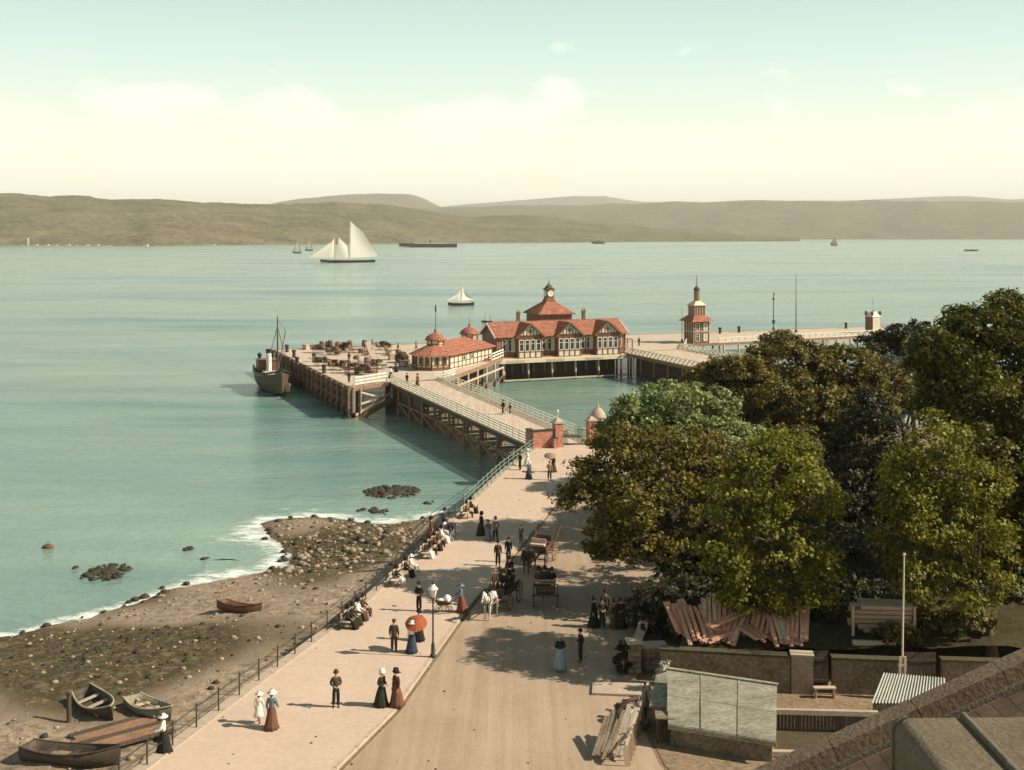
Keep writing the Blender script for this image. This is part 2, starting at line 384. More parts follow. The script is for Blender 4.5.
# ------------------------------------------------------------------ hills across the firth
M_hill = mat('hill_moor', (0.135, 0.118, 0.066), 1.0, 0.75, 0.007, 0.0, 0.06, world=True, spec=0.0)  # base colour lightened in place of denser haze
M_hill2 = mat('far_hill_moor', (0.16, 0.125, 0.085), 1.0, 0.25, 0.0012, 0.0, 0.006, world=True, spec=0.0)
def interp(pts, x):
    if x <= pts[0][0]: return pts[0][1]
    for (a, b), (c, d) in zip(pts, pts[1:]):
        if x <= c: return b + (d - b) * (x - a) / (c - a)
    return pts[-1][1]
def hill(name, ridge, shore, Y0, depth, m, step=6, seed=0, amp=0.10):
    mb = MB(); cols = []
    x0, x1 = ridge[0][0], ridge[-1][0]; n = int((x1 - x0) / step) + 1
    rows = 12
    for i in range(n):
        px = x0 + (x1 - x0) * i / (n - 1)
        ys_ = Y0(px) if callable(Y0) else Y0
        yr = ys_ + depth
        hr = max(0.5, ZAT(interp(ridge, px), yr) + noise.noise((px * 0.03, seed, 0)) * 7 + noise.noise((px * 0.13, seed, 3)) * 3.5)
        col = []
        for k in range(rows + 5):
            s = k / rows
            Y = ys_ + depth * s
            X = (px - 512) * Y / F
            if s <= 1: h = hr * (1 - (1 - s) ** 1.9) ** 1.0
            else: h = hr * (1 - (s - 1) * 2.2)
            if 0 < s < 1: h *= 1 + amp * noise.noise((px * 0.02, s * 5, seed)) * (1 - s)
            col.append((X, Y, h if k else -2.0))
        cols.append(col)
    for c in cols: mb.v += c
    K = rows + 5
    for i in range(n - 1):
        for k in range(K - 1):
            mb.f.append((i * K + k, (i + 1) * K + k, (i + 1) * K + k + 1, i * K + k + 1)); mb.m.append(0); mb.smooth.append(True)
    return struct(name, mb, m)
hill('hills', [(-260, 198), (-100, 193), (0, 194), (60, 197), (110, 200), (150, 200), (200, 203), (270, 205), (330, 203), (385, 205), (430, 212), (470, 217), (520, 215), (560, 219), (610, 223), (660, 228.5), (720, 233.5), (775, 236.0), (800, 237)], None,
     lambda px: 2820 + max(0, px - 150) * 3.2, 1700, M_hill, 5, 1.0, 0.25)
hill('hills', [(380, 212), (440, 208), (500, 206), (560, 206), (640, 204), (700, 203), (760, 201), (850, 202), (930, 202), (1008, 203), (1120, 200), (1300, 205)], None, 7400, 3600, M_hill, 7, 5.0, 0.3)
hill('hills', [(200, 212), (270, 204), (300, 199), (340, 195.5), (380, 193), (412, 194.5), (425, 199), (440, 207), (470, 214)], None, 9200, 2600, M_hill2, 5, 9.0, 0.2)
hill('hills', [(400, 214), (450, 206), (500, 202), (540, 199), (575, 196.5), (605, 196.5), (640, 202), (690, 203.5), (760, 201.5), (850, 200.5), (930, 197), (965, 196.5), (1008, 199.5), (1080, 197), (1250, 206)], None, 15500, 3500, M_hill2, 6, 13.0, 0.2)

# ------------------------------------------------------------------ shore, sea wall, promenade, road
EDGE = [(-31.0, 0.0), (-25.4, 20.0), (-16.2, 49.0), (-13.4, 58.5), (-10.1, 69.2), (-6.7, 84.0), (-4.0, 97.5), (-1.2, 110.5), (2.4, 124.1)]
KERB = [(-21.0, 0.0), (-12.0, 35.0), (-5.6, 55.5), (-2.6, 71.1), (0.1, 82.5), (2.8, 94.0), (5.2, 105.5), (8.6, 119.5), (9.6, 123.6)]
def edge_x(Y):
    for (x0, y0), (x1, y1) in zip(EDGE, EDGE[1:]):
        if Y <= y1: return x0 + (x1 - x0) * (Y - y0) / (y1 - y0)
    return EDGE[-1][0]
GATE_L, GATE_R = Vector((2.4, 124.1, 4)), Vector((9.4, 127.0, 4))
coast = EDGE + [(9.4, 127.0), (16, 128.5), (30, 133), (60, 140), (120, 132), (400, 120)]
land = MB()
n = len(coast); ring0 = [(x, y) for x, y in coast] + [(400, -60), (-50, -60)]
land.prism(ring0, -1.5, 3.97)
struct('ground', land, M_earth)
# sea wall faced with stone, its coping forming the promenade edge
road = MB()
rp = KERB + [(9.8, 123.8), (14, 120), (26, 116), (30, 98), (22, 92), (16, 78), (8.6, 66), (5.8, 58), (6.4, 50), (8.0, 45), (14, 30), (14, 0)]
road.add([(x, y, 3.985) for x, y in rp], [tuple(range(len(rp)))])
struct('road', road, M_road)
gt = MB()
for (a, b) in zip(KERB, KERB[1:]): gt.add([(a[0], a[1], 3.99), (a[0] + .2, a[1], 3.99), (b[0] + .2, b[1], 3.99), (b[0], b[1], 3.99)], [(0, 1, 2, 3)])
lt_ = MB(); rg_ = random.Random(17)
for i in range(170):
    y = rg_.uniform(48, 122); x = rg_.uniform(edge_x(y) + .8, edge_x(y) + 22); s_ = rg_.uniform(.02, .085)
    if x > 6.5 + max(0, y - 66) * .3: continue
    zz = 4.124 if x < interp([(b_, a_) for a_, b_ in KERB], y) - .3 else 3.992
    lt_.lathe([(s_, 0), (s_ * .8, s_ * .45), (s_ * .2, s_ * .6)], (x, y, zz), 5, phase=rg_.random() * 3)
stuff('litter', lt_, mat('dung_and_straw', (.12, .085, .05), .95, .5, 2, world=True, spec=.1))
struct('gutter_shade_strip', gt, mat('gutter_shade', (.2, .14, .09), .95, .4, 1.5, .5, 6, world=True, spec=.1))  # dark gutter strip carries the kerb face's shade in its colour
pav = MB()
pp = [(x + 0.55, y) for x, y in EDGE] + [(9.2, 126.2)] + [(x - 0.16, y) for x, y in KERB[::-1]]
pav.prism(pp, 3.9, 4.12)
struct('pavement', pav, M_paving)
kb = MB()
for (a, b) in zip(KERB, KERB[1:]):
    kn_ = max(1, round(math.dist(a, b) / 1.1))
    for i in range(kn_):
        p = [(a[q] + (b[q] - a[q]) * (i + .006) / kn_) for q in (0, 1)]; p2 = [(a[q] + (b[q] - a[q]) * (i + .985) / kn_) for q in (0, 1)]
        kb.beam((p[0] - 0.08, p[1], 4.02 + .008 * (i % 3)), (p2[0] - 0.08, p2[1], 4.02 + .008 * (i % 3)), 0.17, 0.215)
struct('kerb', kb, M_kerb)
cp = MB()
for (a, b) in zip(EDGE, EDGE[1:]):
    d = Vector((b[0] - a[0], b[1] - a[1], 0)); ln = d.length; k = max(1, int(ln / 1.5)); d /= k
    for i in range(k):
        p = Vector((a[0] + 0.25, a[1], 4.0)) + d * i; cp.beam(p + d * 0.008, p + d * 0.992, 0.62, 0.36)
wl = thing('sea_wall', 'long grey stone sea wall edging the promenade above the shingle beach', 'sea wall', (-10, 69, 0))
o = cp.build('coping', M_coping, wl); o.matrix_parent_inverse = Matrix.Translation((10, -69, 0))
fc = MB()
for (a, b) in zip(EDGE, EDGE[1:]):
    fc.extr([(a[0] - 0.05, a[1], -1.4), (b[0] - 0.05, b[1], -1.4), (b[0] - 0.05, b[1], 3.82), (a[0] - 0.05, a[1], 3.82)], (0.3, 0, 0))
o = fc.build('stone_face', M_rubble, wl); o.matrix_parent_inverse = Matrix.Translation((10, -69, 0))

SHORE = [(-160, 48), (-90, 62), (-60, 70)] + [tuple(G(px, py, 0)[:2]) for px, py in
         ((15, 636), (60, 624), (100, 614), (135, 604), (170, 590), (215, 582), (262, 573), (286, 566), (294, 556), (283, 546), (266, 532), (262, 524), (275, 519), (300, 518), (335, 519), (365, 524), (392, 525), (418, 520), (440, 513))] + [(-3, 113), (4, 124)]
SH = np.array(SHORE)
def shore_d(X, Y):
    """signed distance to the waterline, positive on the beach"""
    A, B = SH[:-1], SH[1:]; d = B - A
    P = np.stack([X, Y], -1)[..., None, :]
    tt = np.clip(((P - A) * d).sum(-1) / (d * d).sum(-1), 0, 1)
    C = A + tt[..., None] * d
    dd = np.sqrt(((P - C) ** 2).sum(-1))
    i = dd.argmin(-1); dist = dd.min(-1)
    # inside = below (towards the camera from) the line: ray cast on the closed polygon
    poly = np.vstack([SH, [(60, 124), (60, 0), (-160, 0)]])
    ins = np.zeros(X.shape, bool); j = len(poly) - 1
    for k in range(len(poly)):
        xi, yi = poly[k]; xj, yj = poly[j]
        c = ((yi > Y) != (yj > Y)) & (X < (xj - xi) * (Y - yi) / (yj - yi + 1e-12) + xi)
        ins ^= c; j = k
    return np.where(ins, dist, -dist)
def beach_h(X, Y, d):
    return np.where(d > 0, np.minimum(2.5, 0.03 + 0.15 * d), np.maximum(-1.2, 0.12 * d))
xs = np.arange(-92, 5.01, 0.45); ys = np.arange(32, 126.01, 0.45)
X, Y = np.meshgrid(xs, ys, indexing='ij'); D = shore_d(X, Y)
Z = beach_h(X, Y, D)
Nz = np.array([[noise.noise((x * 0.35, y * 0.35, 0)) * 0.22 + noise.noise((x * 1.3, y * 1.3, 4)) * 0.09 for y in ys] for x in xs])
Nl = np.array([[noise.noise((x * 0.11, y * 0.11, 9)) for y in ys] for x in xs])
Z = Z + Nz * np.clip(D * 0.5 + 0.4, 0, 1) + 0.02
ex = np.array([edge_x(y) for y in ys])
keep = X < ex[None, :] + 0.25
nx, ny = X.shape
me = bpy.data.meshes.new('beach')
V = np.stack([X, Y, Z], -1).reshape(-1, 3)
I = np.arange(nx * ny).reshape(nx, ny)
q = np.stack([I[:-1, :-1], I[1:, :-1], I[1:, 1:], I[:-1, 1:]], -1)[(keep[:-1, :-1]) & (D[:-1, :-1] > -9)]
me.from_pydata(V.tolist(), [], q.reshape(-1, 4).tolist())
# wrack: weed lies in patches along the left foreshore and over the rocky spit
wc = G(80, 665, 1.2); sc_ = G(330, 545, 0.8)
weed = np.exp(-(((X - wc.x) / 10.5) ** 2 + ((Y - wc.y) / 7) ** 2)) * 1.5 + np.exp(-(((X - sc_.x) / 9) ** 2 + ((Y - sc_.y) / 9) ** 2)) * 0.85 + np.clip(1 - D / 4, 0, 1) * 0.5 + Nl * 0.9
at = me.attributes.new('weed', 'FLOAT', 'POINT'); at.data.foreach_set('value', weed.reshape(-1).astype(np.float32))
me.polygons.foreach_set('use_smooth', [True] * len(me.polygons))
m, t, out = nt('beach_shingle')
b = N(t, 'ShaderNodeBsdfPrincipled', Roughness=0.9); b.inputs['Specular IOR Level'].default_value = 0.2
g = coords(t, (1, 1, 1), True)
n1 = N(t, 'ShaderNodeTexNoise', Scale=1.5, Detail=9.0, Roughness=0.82); L(t, g, n1.inputs['Vector'])
n3 = N(t, 'ShaderNodeTexVoronoi', Scale=2.2); L(t, g, n3.inputs['Vector'])
r1 = ramp(t, n1.outputs[0], [(0.34, (0.14, 0.10, 0.062)), (0.5, (0.31, 0.225, 0.15)), (0.64, (0.54, 0.42, 0.30))])
r2 = ramp(t, n1.outputs[0], [(0.36, (0.03, 0.023, 0.01)), (0.52, (0.10, 0.075, 0.034)), (0.66, (0.29, 0.21, 0.125))])
wa = N(t, 'ShaderNodeAttribute', attribute_name='weed')
mm = N(t, 'ShaderNodeMath', operation='MULTIPLY_ADD'); L(t, n1.outputs[0], mm.inputs[0]); mm.inputs[1].default_value = 2.2; L(t, wa.outputs['Fac'], mm.inputs[2]); mh = N(t, 'ShaderNodeMath', operation='MULTIPLY'); L(t, mm.outputs[0], mh.inputs[0]); mh.inputs[1].default_value = 0.5
r3 = ramp(t, mh.outputs[0], [(0.68, (0, 0, 0)), (0.86, (1, 1, 1))])
mx = N(t, 'ShaderNodeMix', data_type='RGBA'); L(t, r3.outputs[0], mx.inputs[0]); L(t, r1.outputs[0], mx.inputs[6]); L(t, r2.outputs[0], mx.inputs[7])
L(t, mx.outputs[2], b.inputs['Base Color'])
bp = N(t, 'ShaderNodeBump', Strength=0.8, Distance=0.25); L(t, n1.outputs[0], bp.inputs['Height']); L(t, bp.outputs[0], b.inputs['Normal'])
L(t, b.outputs[0], out.inputs[0])
me.materials.append(m)
bo = bpy.data.objects.new('beach', me); COL.objects.link(bo); bo['kind'] = 'structure'
def beach_z(x, y):
    d = float(shore_d(np.array([x]), np.array([y]))[0])
    return float(beach_h(np.array([x]), np.array([y]), np.array([d]))[0]) + noise.noise((x * 0.35, y * 0.35, 0)) * 0.22 * min(1, max(0, d * 0.5 + 0.4)) + 0.02

# surf: thin broken foam along the waterline
mbf = MB(); pts = []
for (a, b) in zip(SHORE[2:], SHORE[3:]):
    k = max(1, int(math.dist(a, b) / 1.2))
    for i in range(k): pts.append(Vector((a[0] + (b[0] - a[0]) * i / k, a[1] + (b[1] - a[1]) * i / k, 0)))
pts = [(pts[max(0, i - 1)] + pts[i] * 2 + pts[min(len(pts) - 1, i + 1)]) / 4 for i in range(len(pts))]
rows = []
for i, p in enumerate(pts):
    d = (pts[min(i + 1, len(pts) - 1)] - pts[max(i - 1, 0)]).normalized(); nrm = Vector((-d.y, d.x, 0))
    wd = 0.9 + 1.2 * (0.5 + noise.noise((i * 0.13, 2, 0))) + (3.2 * (0.6 + noise.noise((i * 0.21, 5, 0))) if -25 < p.x < -7 else 0)
    rows.append([p - nrm * 0.5 + Vector((0, 0, 0.03)), p + nrm * wd * 0.45 + Vector((0, 0, 0.026)), p + nrm * wd + Vector((0, 0, 0.022)), p + nrm * wd * 2.1 + Vector((0, 0, 0.018))])
for i in range(len(rows) - 1):
    for k in range(3):
        mbf.add([rows[i][k], rows[i + 1][k], rows[i + 1][k + 1], rows[i][k + 1]], [(0, 1, 2, 3)])
o = stuff('surf', mbf, None if False else M_white)
uv = o.data.uv_layers.new(name='across')
vals = []
for p in range(len(o.data.polygons)):
    k = p % 3
    for li in o.data.polygons[p].loop_indices:
        pass
m, t, out = nt('sea_foam')
o.data.materials.clear(); o.data.materials.append(m)
# distance from the waterline kept as an attribute
at = o.data.attributes.new('out', 'FLOAT', 'POINT')
at.data.foreach_set('value', [((j % 4) in (1, 2) and (((j // 4) % 3))) * 0.0 for j in range(len(o.data.vertices))])
oo = []
for i in range(len(rows) - 1):
    for k in range(3): oo += [k / 3, k / 3, (k + 1) / 3, (k + 1) / 3]
at.data.foreach_set('value', oo)
b = N(t, 'ShaderNodeBsdfDiffuse'); b.inputs[0].default_value = (0.82, 0.84, 0.76, 1)
tr = t.nodes.new('ShaderNodeBsdfTransparent'); ms = t.nodes.new('ShaderNodeMixShader')
n1 = N(t, 'ShaderNodeTexNoise', Scale=0.8, Detail=8.0, Roughness=0.78); L(t, coords(t, (0.6, 1.1, 1), True), n1.inputs['Vector'])
aa = N(t, 'ShaderNodeAttribute', attribute_name='out')
pk = ramp(t, aa.outputs['Fac'], [(0.0, (0.38,) * 3), (0.2, (0.48,) * 3), (0.5, (0.34,) * 3), (1.0, (0.14,) * 3)])
sm = N(t, 'ShaderNodeMath', operation='ADD'); L(t, n1.outputs[0], sm.inputs[0]); L(t, pk.outputs[0], sm.inputs[1])
sh2 = N(t, 'ShaderNodeMath', operation='MULTIPLY'); L(t, sm.outputs[0], sh2.inputs[0]); sh2.inputs[1].default_value = 0.8
fr = ramp(t, sh2.outputs[0], [(0.66, (0, 0, 0)), (0.84, (1, 1, 1))])
L(t, fr.outputs[0], ms.inputs[0]); L(t, tr.outputs[0], ms.inputs[1]); L(t, b.outputs[0], ms.inputs[2]); L(t, ms.outputs[0], out.inputs[0])

# stones and weed-covered boulders
def stone(mb, c, r, rng, flat=0.6):
    n = 7; rings = []
    for k, (z, s) in enumerate(((-0.6, 0.75), (0.0, 1.0), (0.6, 0.75), (0.9, 0.25))):
        rings.append([(c[0] + math.cos(2 * PI * i / n) * r * s * rng.uniform(0.75, 1.2), c[1] + math.sin(2 * PI * i / n) * r * s * rng.uniform(0.75, 1.2), c[2] + z * r * flat * rng.uniform(0.8, 1.2)) for i in range(n)])
    mb.loft(rings, 0, True)
M_stone = mat('beach_stone', (0.30, 0.22, 0.15), 0.9, 0.5, 0.9, 0.3, 8, world=True)
M_weedrock = mat('weedy_rock', (0.045, 0.036, 0.02), 0.7, 0.5, 1.5, 0.5, 8, world=True)
st = MB(); wr = MB(); rng = random.Random(3)
for i in range(15000):
    y = rng.uniform(44, 112); x = rng.uniform(-62, edge_x(y) - 0.4)
    if abs((x) / y * F) > 540: continue
    d = float(shore_d(np.array([x]), np.array([y]))[0])
    if d < 0.3: continue
    spit = math.exp(-(((x - sc_.x) / 11) ** 2 + ((y - sc_.y) / 10) ** 2)); wd_ = math.exp(-(((x - wc.x) / 11) ** 2 + ((y - wc.y) / 7) ** 2))
    if rng.random() > 0.16 + spit * 0.85 + wd_ * 0.4: continue
    r = rng.choice((0.04, 0.06, 0.06, 0.08, 0.10, 0.17)) * rng.uniform(.8, 1.25) * (1 + 1.5 * spit * rng.random())
    dark = rng.random() < 0.12 + wd_ * 0.7 + spit * 0.12
    stone(wr if dark else st, (x, y, beach_z(x, y) + r * 0.1), r * (1.25 if dark else 1), rng)
stuff('shingle_stones', st, M_stone)
for i, p in enumerate(pts):
    for k in range(3):
        if rng.random() < 0.55 * (0.45 + noise.noise((i * 0.16, 7, 0))) * 1.6:
            q_ = p + Vector((rng.uniform(-0.9, 0.9), rng.uniform(-1.6, 0.5), 0)); r = rng.uniform(0.12, 0.42)
            if q_.x < edge_x(q_.y) - 1: stone(wr, (q_.x, q_.y, 0.1), r, rng, 0.55)
stuff('weedy_stones', wr, M_weedrock)
def outcrop(px, py, wpx, hpx, n, label, rmax=0.8):
    c = G(px, py, 0); o = MB(); k = c.y / F
    for i in range(n):
        a = rng.uniform(0, 2 * PI); s = math.sqrt(rng.random())
        dx = math.cos(a) * s * wpx / 2 * k; dy = math.sin(a) * s * hpx / 2 * c.y / (py - YH)
        stone(o, (dx, dy, rng.uniform(-0.05, 0.08)), rng.uniform(0.25, rmax) * (1.1 - 0.6 * s), rng, 0.5)
    b_ = o.build('rock_outcrop', M_weedrock, None, (c.x, c.y, 0))
    tag(b_, label, 'rock')
outcrop(106, 573, 44, 18, 85, 'dark weedy rocks breaking the shallow water left of the shingle', 0.62)
outcrop(392, 492, 56, 13, 200, 'wide low reef of dark rocks off the shingle spit below the pier', 0.6)
outcrop(205, 559, 7, 2, 5, 'single small dark rock awash near the left beach', 0.4)
outcrop(188, 549, 12, 5, 9, 'scatter of tiny dark stones in the water above the left beach', 0.35)
outcrop(76, 568, 5, 2, 4, 'small dark rock just left of the weedy cluster', 0.35)
outcrop(372, 511, 34, 5, 22, 'broken line of dark rocks in the surf beside the spit', 0.6)
outcrop(428, 503, 14, 3, 8, 'little dark rocks close in by the sea wall', 0.45)
# ------------------------------------------------------------------ the pier
VANG = math.atan2(0.38, 0.925)         # the pier's long axis, turned from the picture's left-right
U = Vector((math.cos(VANG), math.sin(VANG), 0)); VV = Vector((-U.y, U.x, 0))
DZ = 4.5
def W2(p): return Vector((p[0], p[1], 0))
A_ = W2((-23.5, 169)); B_ = W2((-46.4, 225)); C_ = W2((-18.7, 176)); R1 = W2((-10.5, 178.5)); F0 = W2((-1.6, 210.5)); F1 = W2((21.6, 220.0))
OG1 = W2((33.6, 226.5)); T0 = W2((36.0, 236.5)); T1 = W2((43.2, 239.4)); E0 = W2((86, 260.5)); E1 = W2((91, 283)); FAR = W2((27, 259))
pier = thing('pier', 'long red-brown timber steamer pier with pale planked deck out in the firth', 'pier', (0, 200, 0))
PINV = Matrix.Translation((0, -200, 0))
def part(mb, name, m, parent, inv=None):
    o = mb.build(name, m, parent)
    if inv is not None: o.matrix_parent_inverse = inv
    return o
deck_poly = [A_, C_, R1, F0, F1, OG1, T0, T1, E0, E1, FAR, B_]
part(MB().prism([(p.x, p.y) for p in deck_poly], DZ - 0.25, DZ), 'deck', M_deck, pier, PINV)
eb = MB()
for a, b in zip(deck_poly, deck_poly[1:] + deck_poly[:1]):
    d = (b - a).normalized(); nrm = Vector((d.y, -d.x, 0))
    eb.beam(a + nrm * 0.12 + Vector((0, 0, DZ - 0.2)), b + nrm * 0.12 + Vector((0, 0, DZ - 0.2)), 0.22, 0.55)
part(eb, 'edge_beam', M_wood, pier, PINV)
def along(a, b, n, t0=0.0, t1=1.0): return [a + (b - a) * (t0 + (t1 - t0) * i / (n - 1)) for i in range(n)]
pile_me = MB().tube((0, 0, -2), (0, 0, 1.35), 0.21, 0.2, 8, 1).tube((0, 0, 1.35), (0, 0, 4.2), 0.2, 0.2, 8).mesh('pile', [M_wood, M_wooddark])
fend_me = MB().box((0, 0, 3.1), (0.42, 0.34, 2.9)).box((0, 0, 0.4), (0.44, 0.36, 2.5), mi=1).box((0, -0.02, 1.62), (0.6, 0.42, 0.2)).mesh('fender', [M_wood, M_wooddark])
npile = 0
def pile(p, me=pile_me, m=None, nm='pile', rz=0.0):
    o = inst(nm, me, pier, (p.x, p.y - 200, 0), (0, 0, rz), m); return o
sideang = math.atan2(-(B_ - A_).x, (B_ - A_).y)
nrmL = Vector((-(B_ - A_).normalized().y, (B_ - A_).normalized().x, 0))
for p in along(A_, B_, 18): pile(p + nrmL * 0.42, fend_me, None, 'fender', sideang)
for p in along(A_, B_, 22, 0.02, 0.98): pile(p - nrmL * 0.35)
wl_ = MB()
for z in (0.9, 2.2, 3.4): wl_.beam(A_ + nrmL * 0.05 + Vector((0, 0, z)), B_ + nrmL * 0.05 + Vector((0, 0, z)), 0.22, 0.3)
part(wl_, 'waling', M_wood, pier, PINV)
# timber sheeting behind the berthing piles and under the landing house: dark plank fill, added to paint shade between the piles
sh_ = MB()
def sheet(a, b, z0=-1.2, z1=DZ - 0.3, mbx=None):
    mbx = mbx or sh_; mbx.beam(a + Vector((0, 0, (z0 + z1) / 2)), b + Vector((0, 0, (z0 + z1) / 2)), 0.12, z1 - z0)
sheet(A_ - nrmL * 1.2, B_ - nrmL * 1.2)
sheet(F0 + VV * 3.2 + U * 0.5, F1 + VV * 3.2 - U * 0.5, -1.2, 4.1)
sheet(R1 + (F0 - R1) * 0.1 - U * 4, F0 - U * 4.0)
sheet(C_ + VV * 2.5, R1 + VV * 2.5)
part(sh_, 'dark_sheeting', M_wooddark, pier, PINV)
for p in along(F0, F1, 6, 0.0, 0.96): pile(p + Vector((0.15, -0.1, 0)), pile_me, M_woodpale)
for p in along(F0, F1, 12, 0.02, 0.98): pile(p + VV * 2.4)
for p in along(R1, F0, 7, 0.04, 0.98): pile(p + Vector((0.1, 0, 0)), pile_me, M_woodpale)
for p in along(R1, F0, 5, 0.1, 0.9): pile(p - U * 3)
for p in along(F1, OG1, 4, 0.1, 0.9): pile(p)
for p in along(T1, E0, 13, 0.02, 0.98): pile(p + Vector((0.1, -0.2, 0)), pile_me, M_woodpale)
for p in along(T0, T1, 3): pile(p)
lw = MB()
lw.beam(F0 + Vector((0.15, -0.35, 0.35)), F1 + Vector((0.15, -0.35, 0.35)), 0.2, 0.25)
lw.beam(R1 + Vector((0.3, 0, 2.9)), F0 + Vector((0.3, 0, 2.9)), 0.14, 0.3)
part(lw, 'waling', M_woodpale, pier, PINV)
dgb = MB()
for i, (p, q) in enumerate(zip(along(R1, F0, 7, 0.04, 0.98), along(R1, F0, 7, 0.04, 0.98)[1:])):
    dgb.beam(p + Vector((0.25, 0, 0.1)), q + Vector((0.25, 0, 1.6)), 0.12, 0.2)
part(dgb, 'brace', M_wood, pier, PINV)
for p in along(E1, B_, 14, 0.05, 0.95): pile(p)
# near corner: white corner posts with raking braces
cb_ = MB(); d = (C_ - A_).normalized(); ofs = Vector((d.y, -d.x, 0)) * 0.35
for f in (0.0, 0.16, 1.0): cb_.beam(A_ + (C_ - A_) * f + ofs + Vector((0, 0, 0.9 if f < 0.5 else 2.2)), A_ + (C_ - A_) * f + ofs + Vector((0, 0, 4.2)), 0.34, 0.34)
a0 = A_ + ofs; c0 = C_ + ofs
cb_.beam(a0 + d * 1.0 + Vector((0, 0, 3.9)), a0 + d * 6.2 + Vector((0, 0, 2.4)), 0.2, 0.26)
cb_.beam(a0 + d * 1.0 + Vector((0, 0, 2.0)), a0 + d * 6.2 + Vector((0, 0, 2.4)), 0.2, 0.26)
cb_.beam(a0 + d * 0.4 + Vector((0, 0, 0.5)), c0 + Vector((0, 0, 2.9)), 0.24, 0.3)
part(cb_, 'corner_brace', M_woodpale, pier, PINV)
cb2 = MB(); cb2.beam(a0 + d * 0.2 + Vector((0, -0.2, -0.3)), c0 + d * 0.6 + Vector((0, -0.2, 2.0)), 0.5, 0.7); part(cb2, 'raking_timber', M_wood, pier, PINV)

def railing_mb(pts, h=1.15, rails=(0.4, 0.78, 1.15), post=0.13, sp=1.7, rw=0.08, zs=None):
    mb = MB()
    for a, b in zip(pts, pts[1:]):
        ln = (b - a).length; k = max(1, round(ln / sp))
        for i in range(k + 1):
            p = a + (b - a) * i / k; mb.box(p + Vector((0, 0, h / 2)), (post, post, h + 0.06))
        for z in rails: mb.beam(a + Vector((0, 0, z)), b + Vector((0, 0, z)), rw, rw * 1.35)
    return mb
def cross_rail(a, b, sp=1.6, h=1.1):
    mb = MB(); ln = (b - a).length; k = max(1, round(ln / sp)); ps = [a + (b - a) * i / k for i in range(k + 1)]
    for p in ps: mb.box(p + Vector((0, 0, h / 2)), (0.14, 0.14, h + 0.08))
    for p, q in zip(ps, ps[1:]):
        mb.beam(p + Vector((0, 0, 0.1)), q + Vector((0, 0, h - 0.08)), 0.08, 0.11); mb.beam(p + Vector((0, 0.03, h - 0.08)), q + Vector((0, 0.03, 0.1)), 0.08, 0.11)
    mb.beam(a + Vector((0, 0, h)), b + Vector((0, 0, h)), 0.12, 0.12); mb.beam(a + Vector((0, 0, 0.08)), b + Vector((0, 0, 0.08)), 0.1, 0.1)
    return mb
ZD = Vector((0, 0, DZ))
part(railing_mb([A_ + d * 0.6 + ZD + VV * 0.3, C_ + ZD + VV * 0.3 - d * 0.6], 1.5, (0.45, 0.95, 1.45), 0.18, 2.4, 0.13), 'railing', M_white, pier, PINV)
part(railing_mb([R1 + ZD - U * 1.6 + VV * 0.5, R1 + ZD + VV * 0.4, R1 + (F0 - R1) * 0.16 + ZD], 1.25, (0.4, 0.8, 1.2), 0.14, 1.6, 0.11), 'railing', M_white, pier, PINV)
part(railing_mb([F0 + (R1 - F0) * 0.22 + ZD, F0 + ZD + Vector((0, 0.2, 0.1))], 1.5, (0.4, 0.95, 1.45), 0.16, 2.0, 0.14), 'railing', M_white, pier, PINV)
part(cross_rail(T1 + ZD + VV * 0.3, E0 + ZD + VV * 0.3 - U, 1.7, 1.1), 'railing', M_white, pier, PINV)
part(cross_rail(OG1 + ZD + U * 0.4, T0 + ZD + VV * 0.2, 1.5, 1.1), 'railing', M_white, pier, PINV)
cls = MB(); cls.beam(T1 + U + Vector((0, -0.1, 3.35)), E0 + Vector((0, -0.1, 3.35)), 0.2, 0.3); part(cls, 'waling', M_woodpale, pier, PINV)

# the old gangway from the landing house towards the shore on the right
OGV = -VV
og = thing('old_gangway', 'broad planked gangway running ashore behind the trees from the right end of the landing house', 'gangway', (30, 210, 0))
OINV = Matrix.Translation((-30, -210, 0))
a, b = F1, OG1; Lg = 74
def slope(p, f): return Vector((p.x, p.y, DZ + (4.05 - DZ) * f - 0.004))
a2, b2 = a + OGV * Lg, b + OGV * Lg
mbd = MB(); vs_ = [slope(a, 0), slope(b, 0), slope(b2, 1), slope(a2, 1)]; mbd.extr(vs_, (0, 0, -0.22)); part(mbd, 'deck', M_gdeck, og, OINV)
k = 26; rl = MB(); a2z = slope(a2, 1); az_ = slope(a, 0)
for i in range(k * 2):
    p = az_ + (a2z - az_) * i / (k * 2); q = az_ + (a2z - az_) * (i + 0.75) / (k * 2)
    rl.beam(p + Vector((0, 0, 0.1)), q + Vector((0, 0, 1.05)), 0.5, 0.08) if i % 1 == 0 else None
rl.beam(az_ + Vector((0, 0, 1.1)), a2z + Vector((0, 0, 1.1)), 0.14, 0.12); rl.beam(az_ + Vector((0, 0, 0.05)), a2z + Vector((0, 0, 0.05)), 0.14, 0.12)
part(rl, 'railing', M_white, og, OINV)
part(cross_rail(slope(b, 0) + OGV * 1.5, slope(b, 0) + OGV * 26 + Vector((0, 0, -0.16)), 1.5, 1.1), 'railing', M_white, og, OINV)
gb = MB(); gb.beam(az_ + Vector((-0.1, 0, -0.35)), a2z + Vector((-0.1, 0, -0.35)), 0.25, 0.5); part(gb, 'edge_beam', M_wood, og, OINV)
for i in range(14):
    for off in (0.2, 6.2, 12.2): inst('pile', pile_me, og, (a.x + OGV.x * (i * 5.0 + 1) + U.x * off - 30, a.y + OGV.y * (i * 5 + 1) + U.y * off - 210, -0.3 - i * 0.03))
gs_ = MB(); sheet(a + U * 2.5, a2 + U * 2.5, -1.2, 3.8, gs_); part(gs_, 'dark_sheeting', M_wooddark, og, OINV)

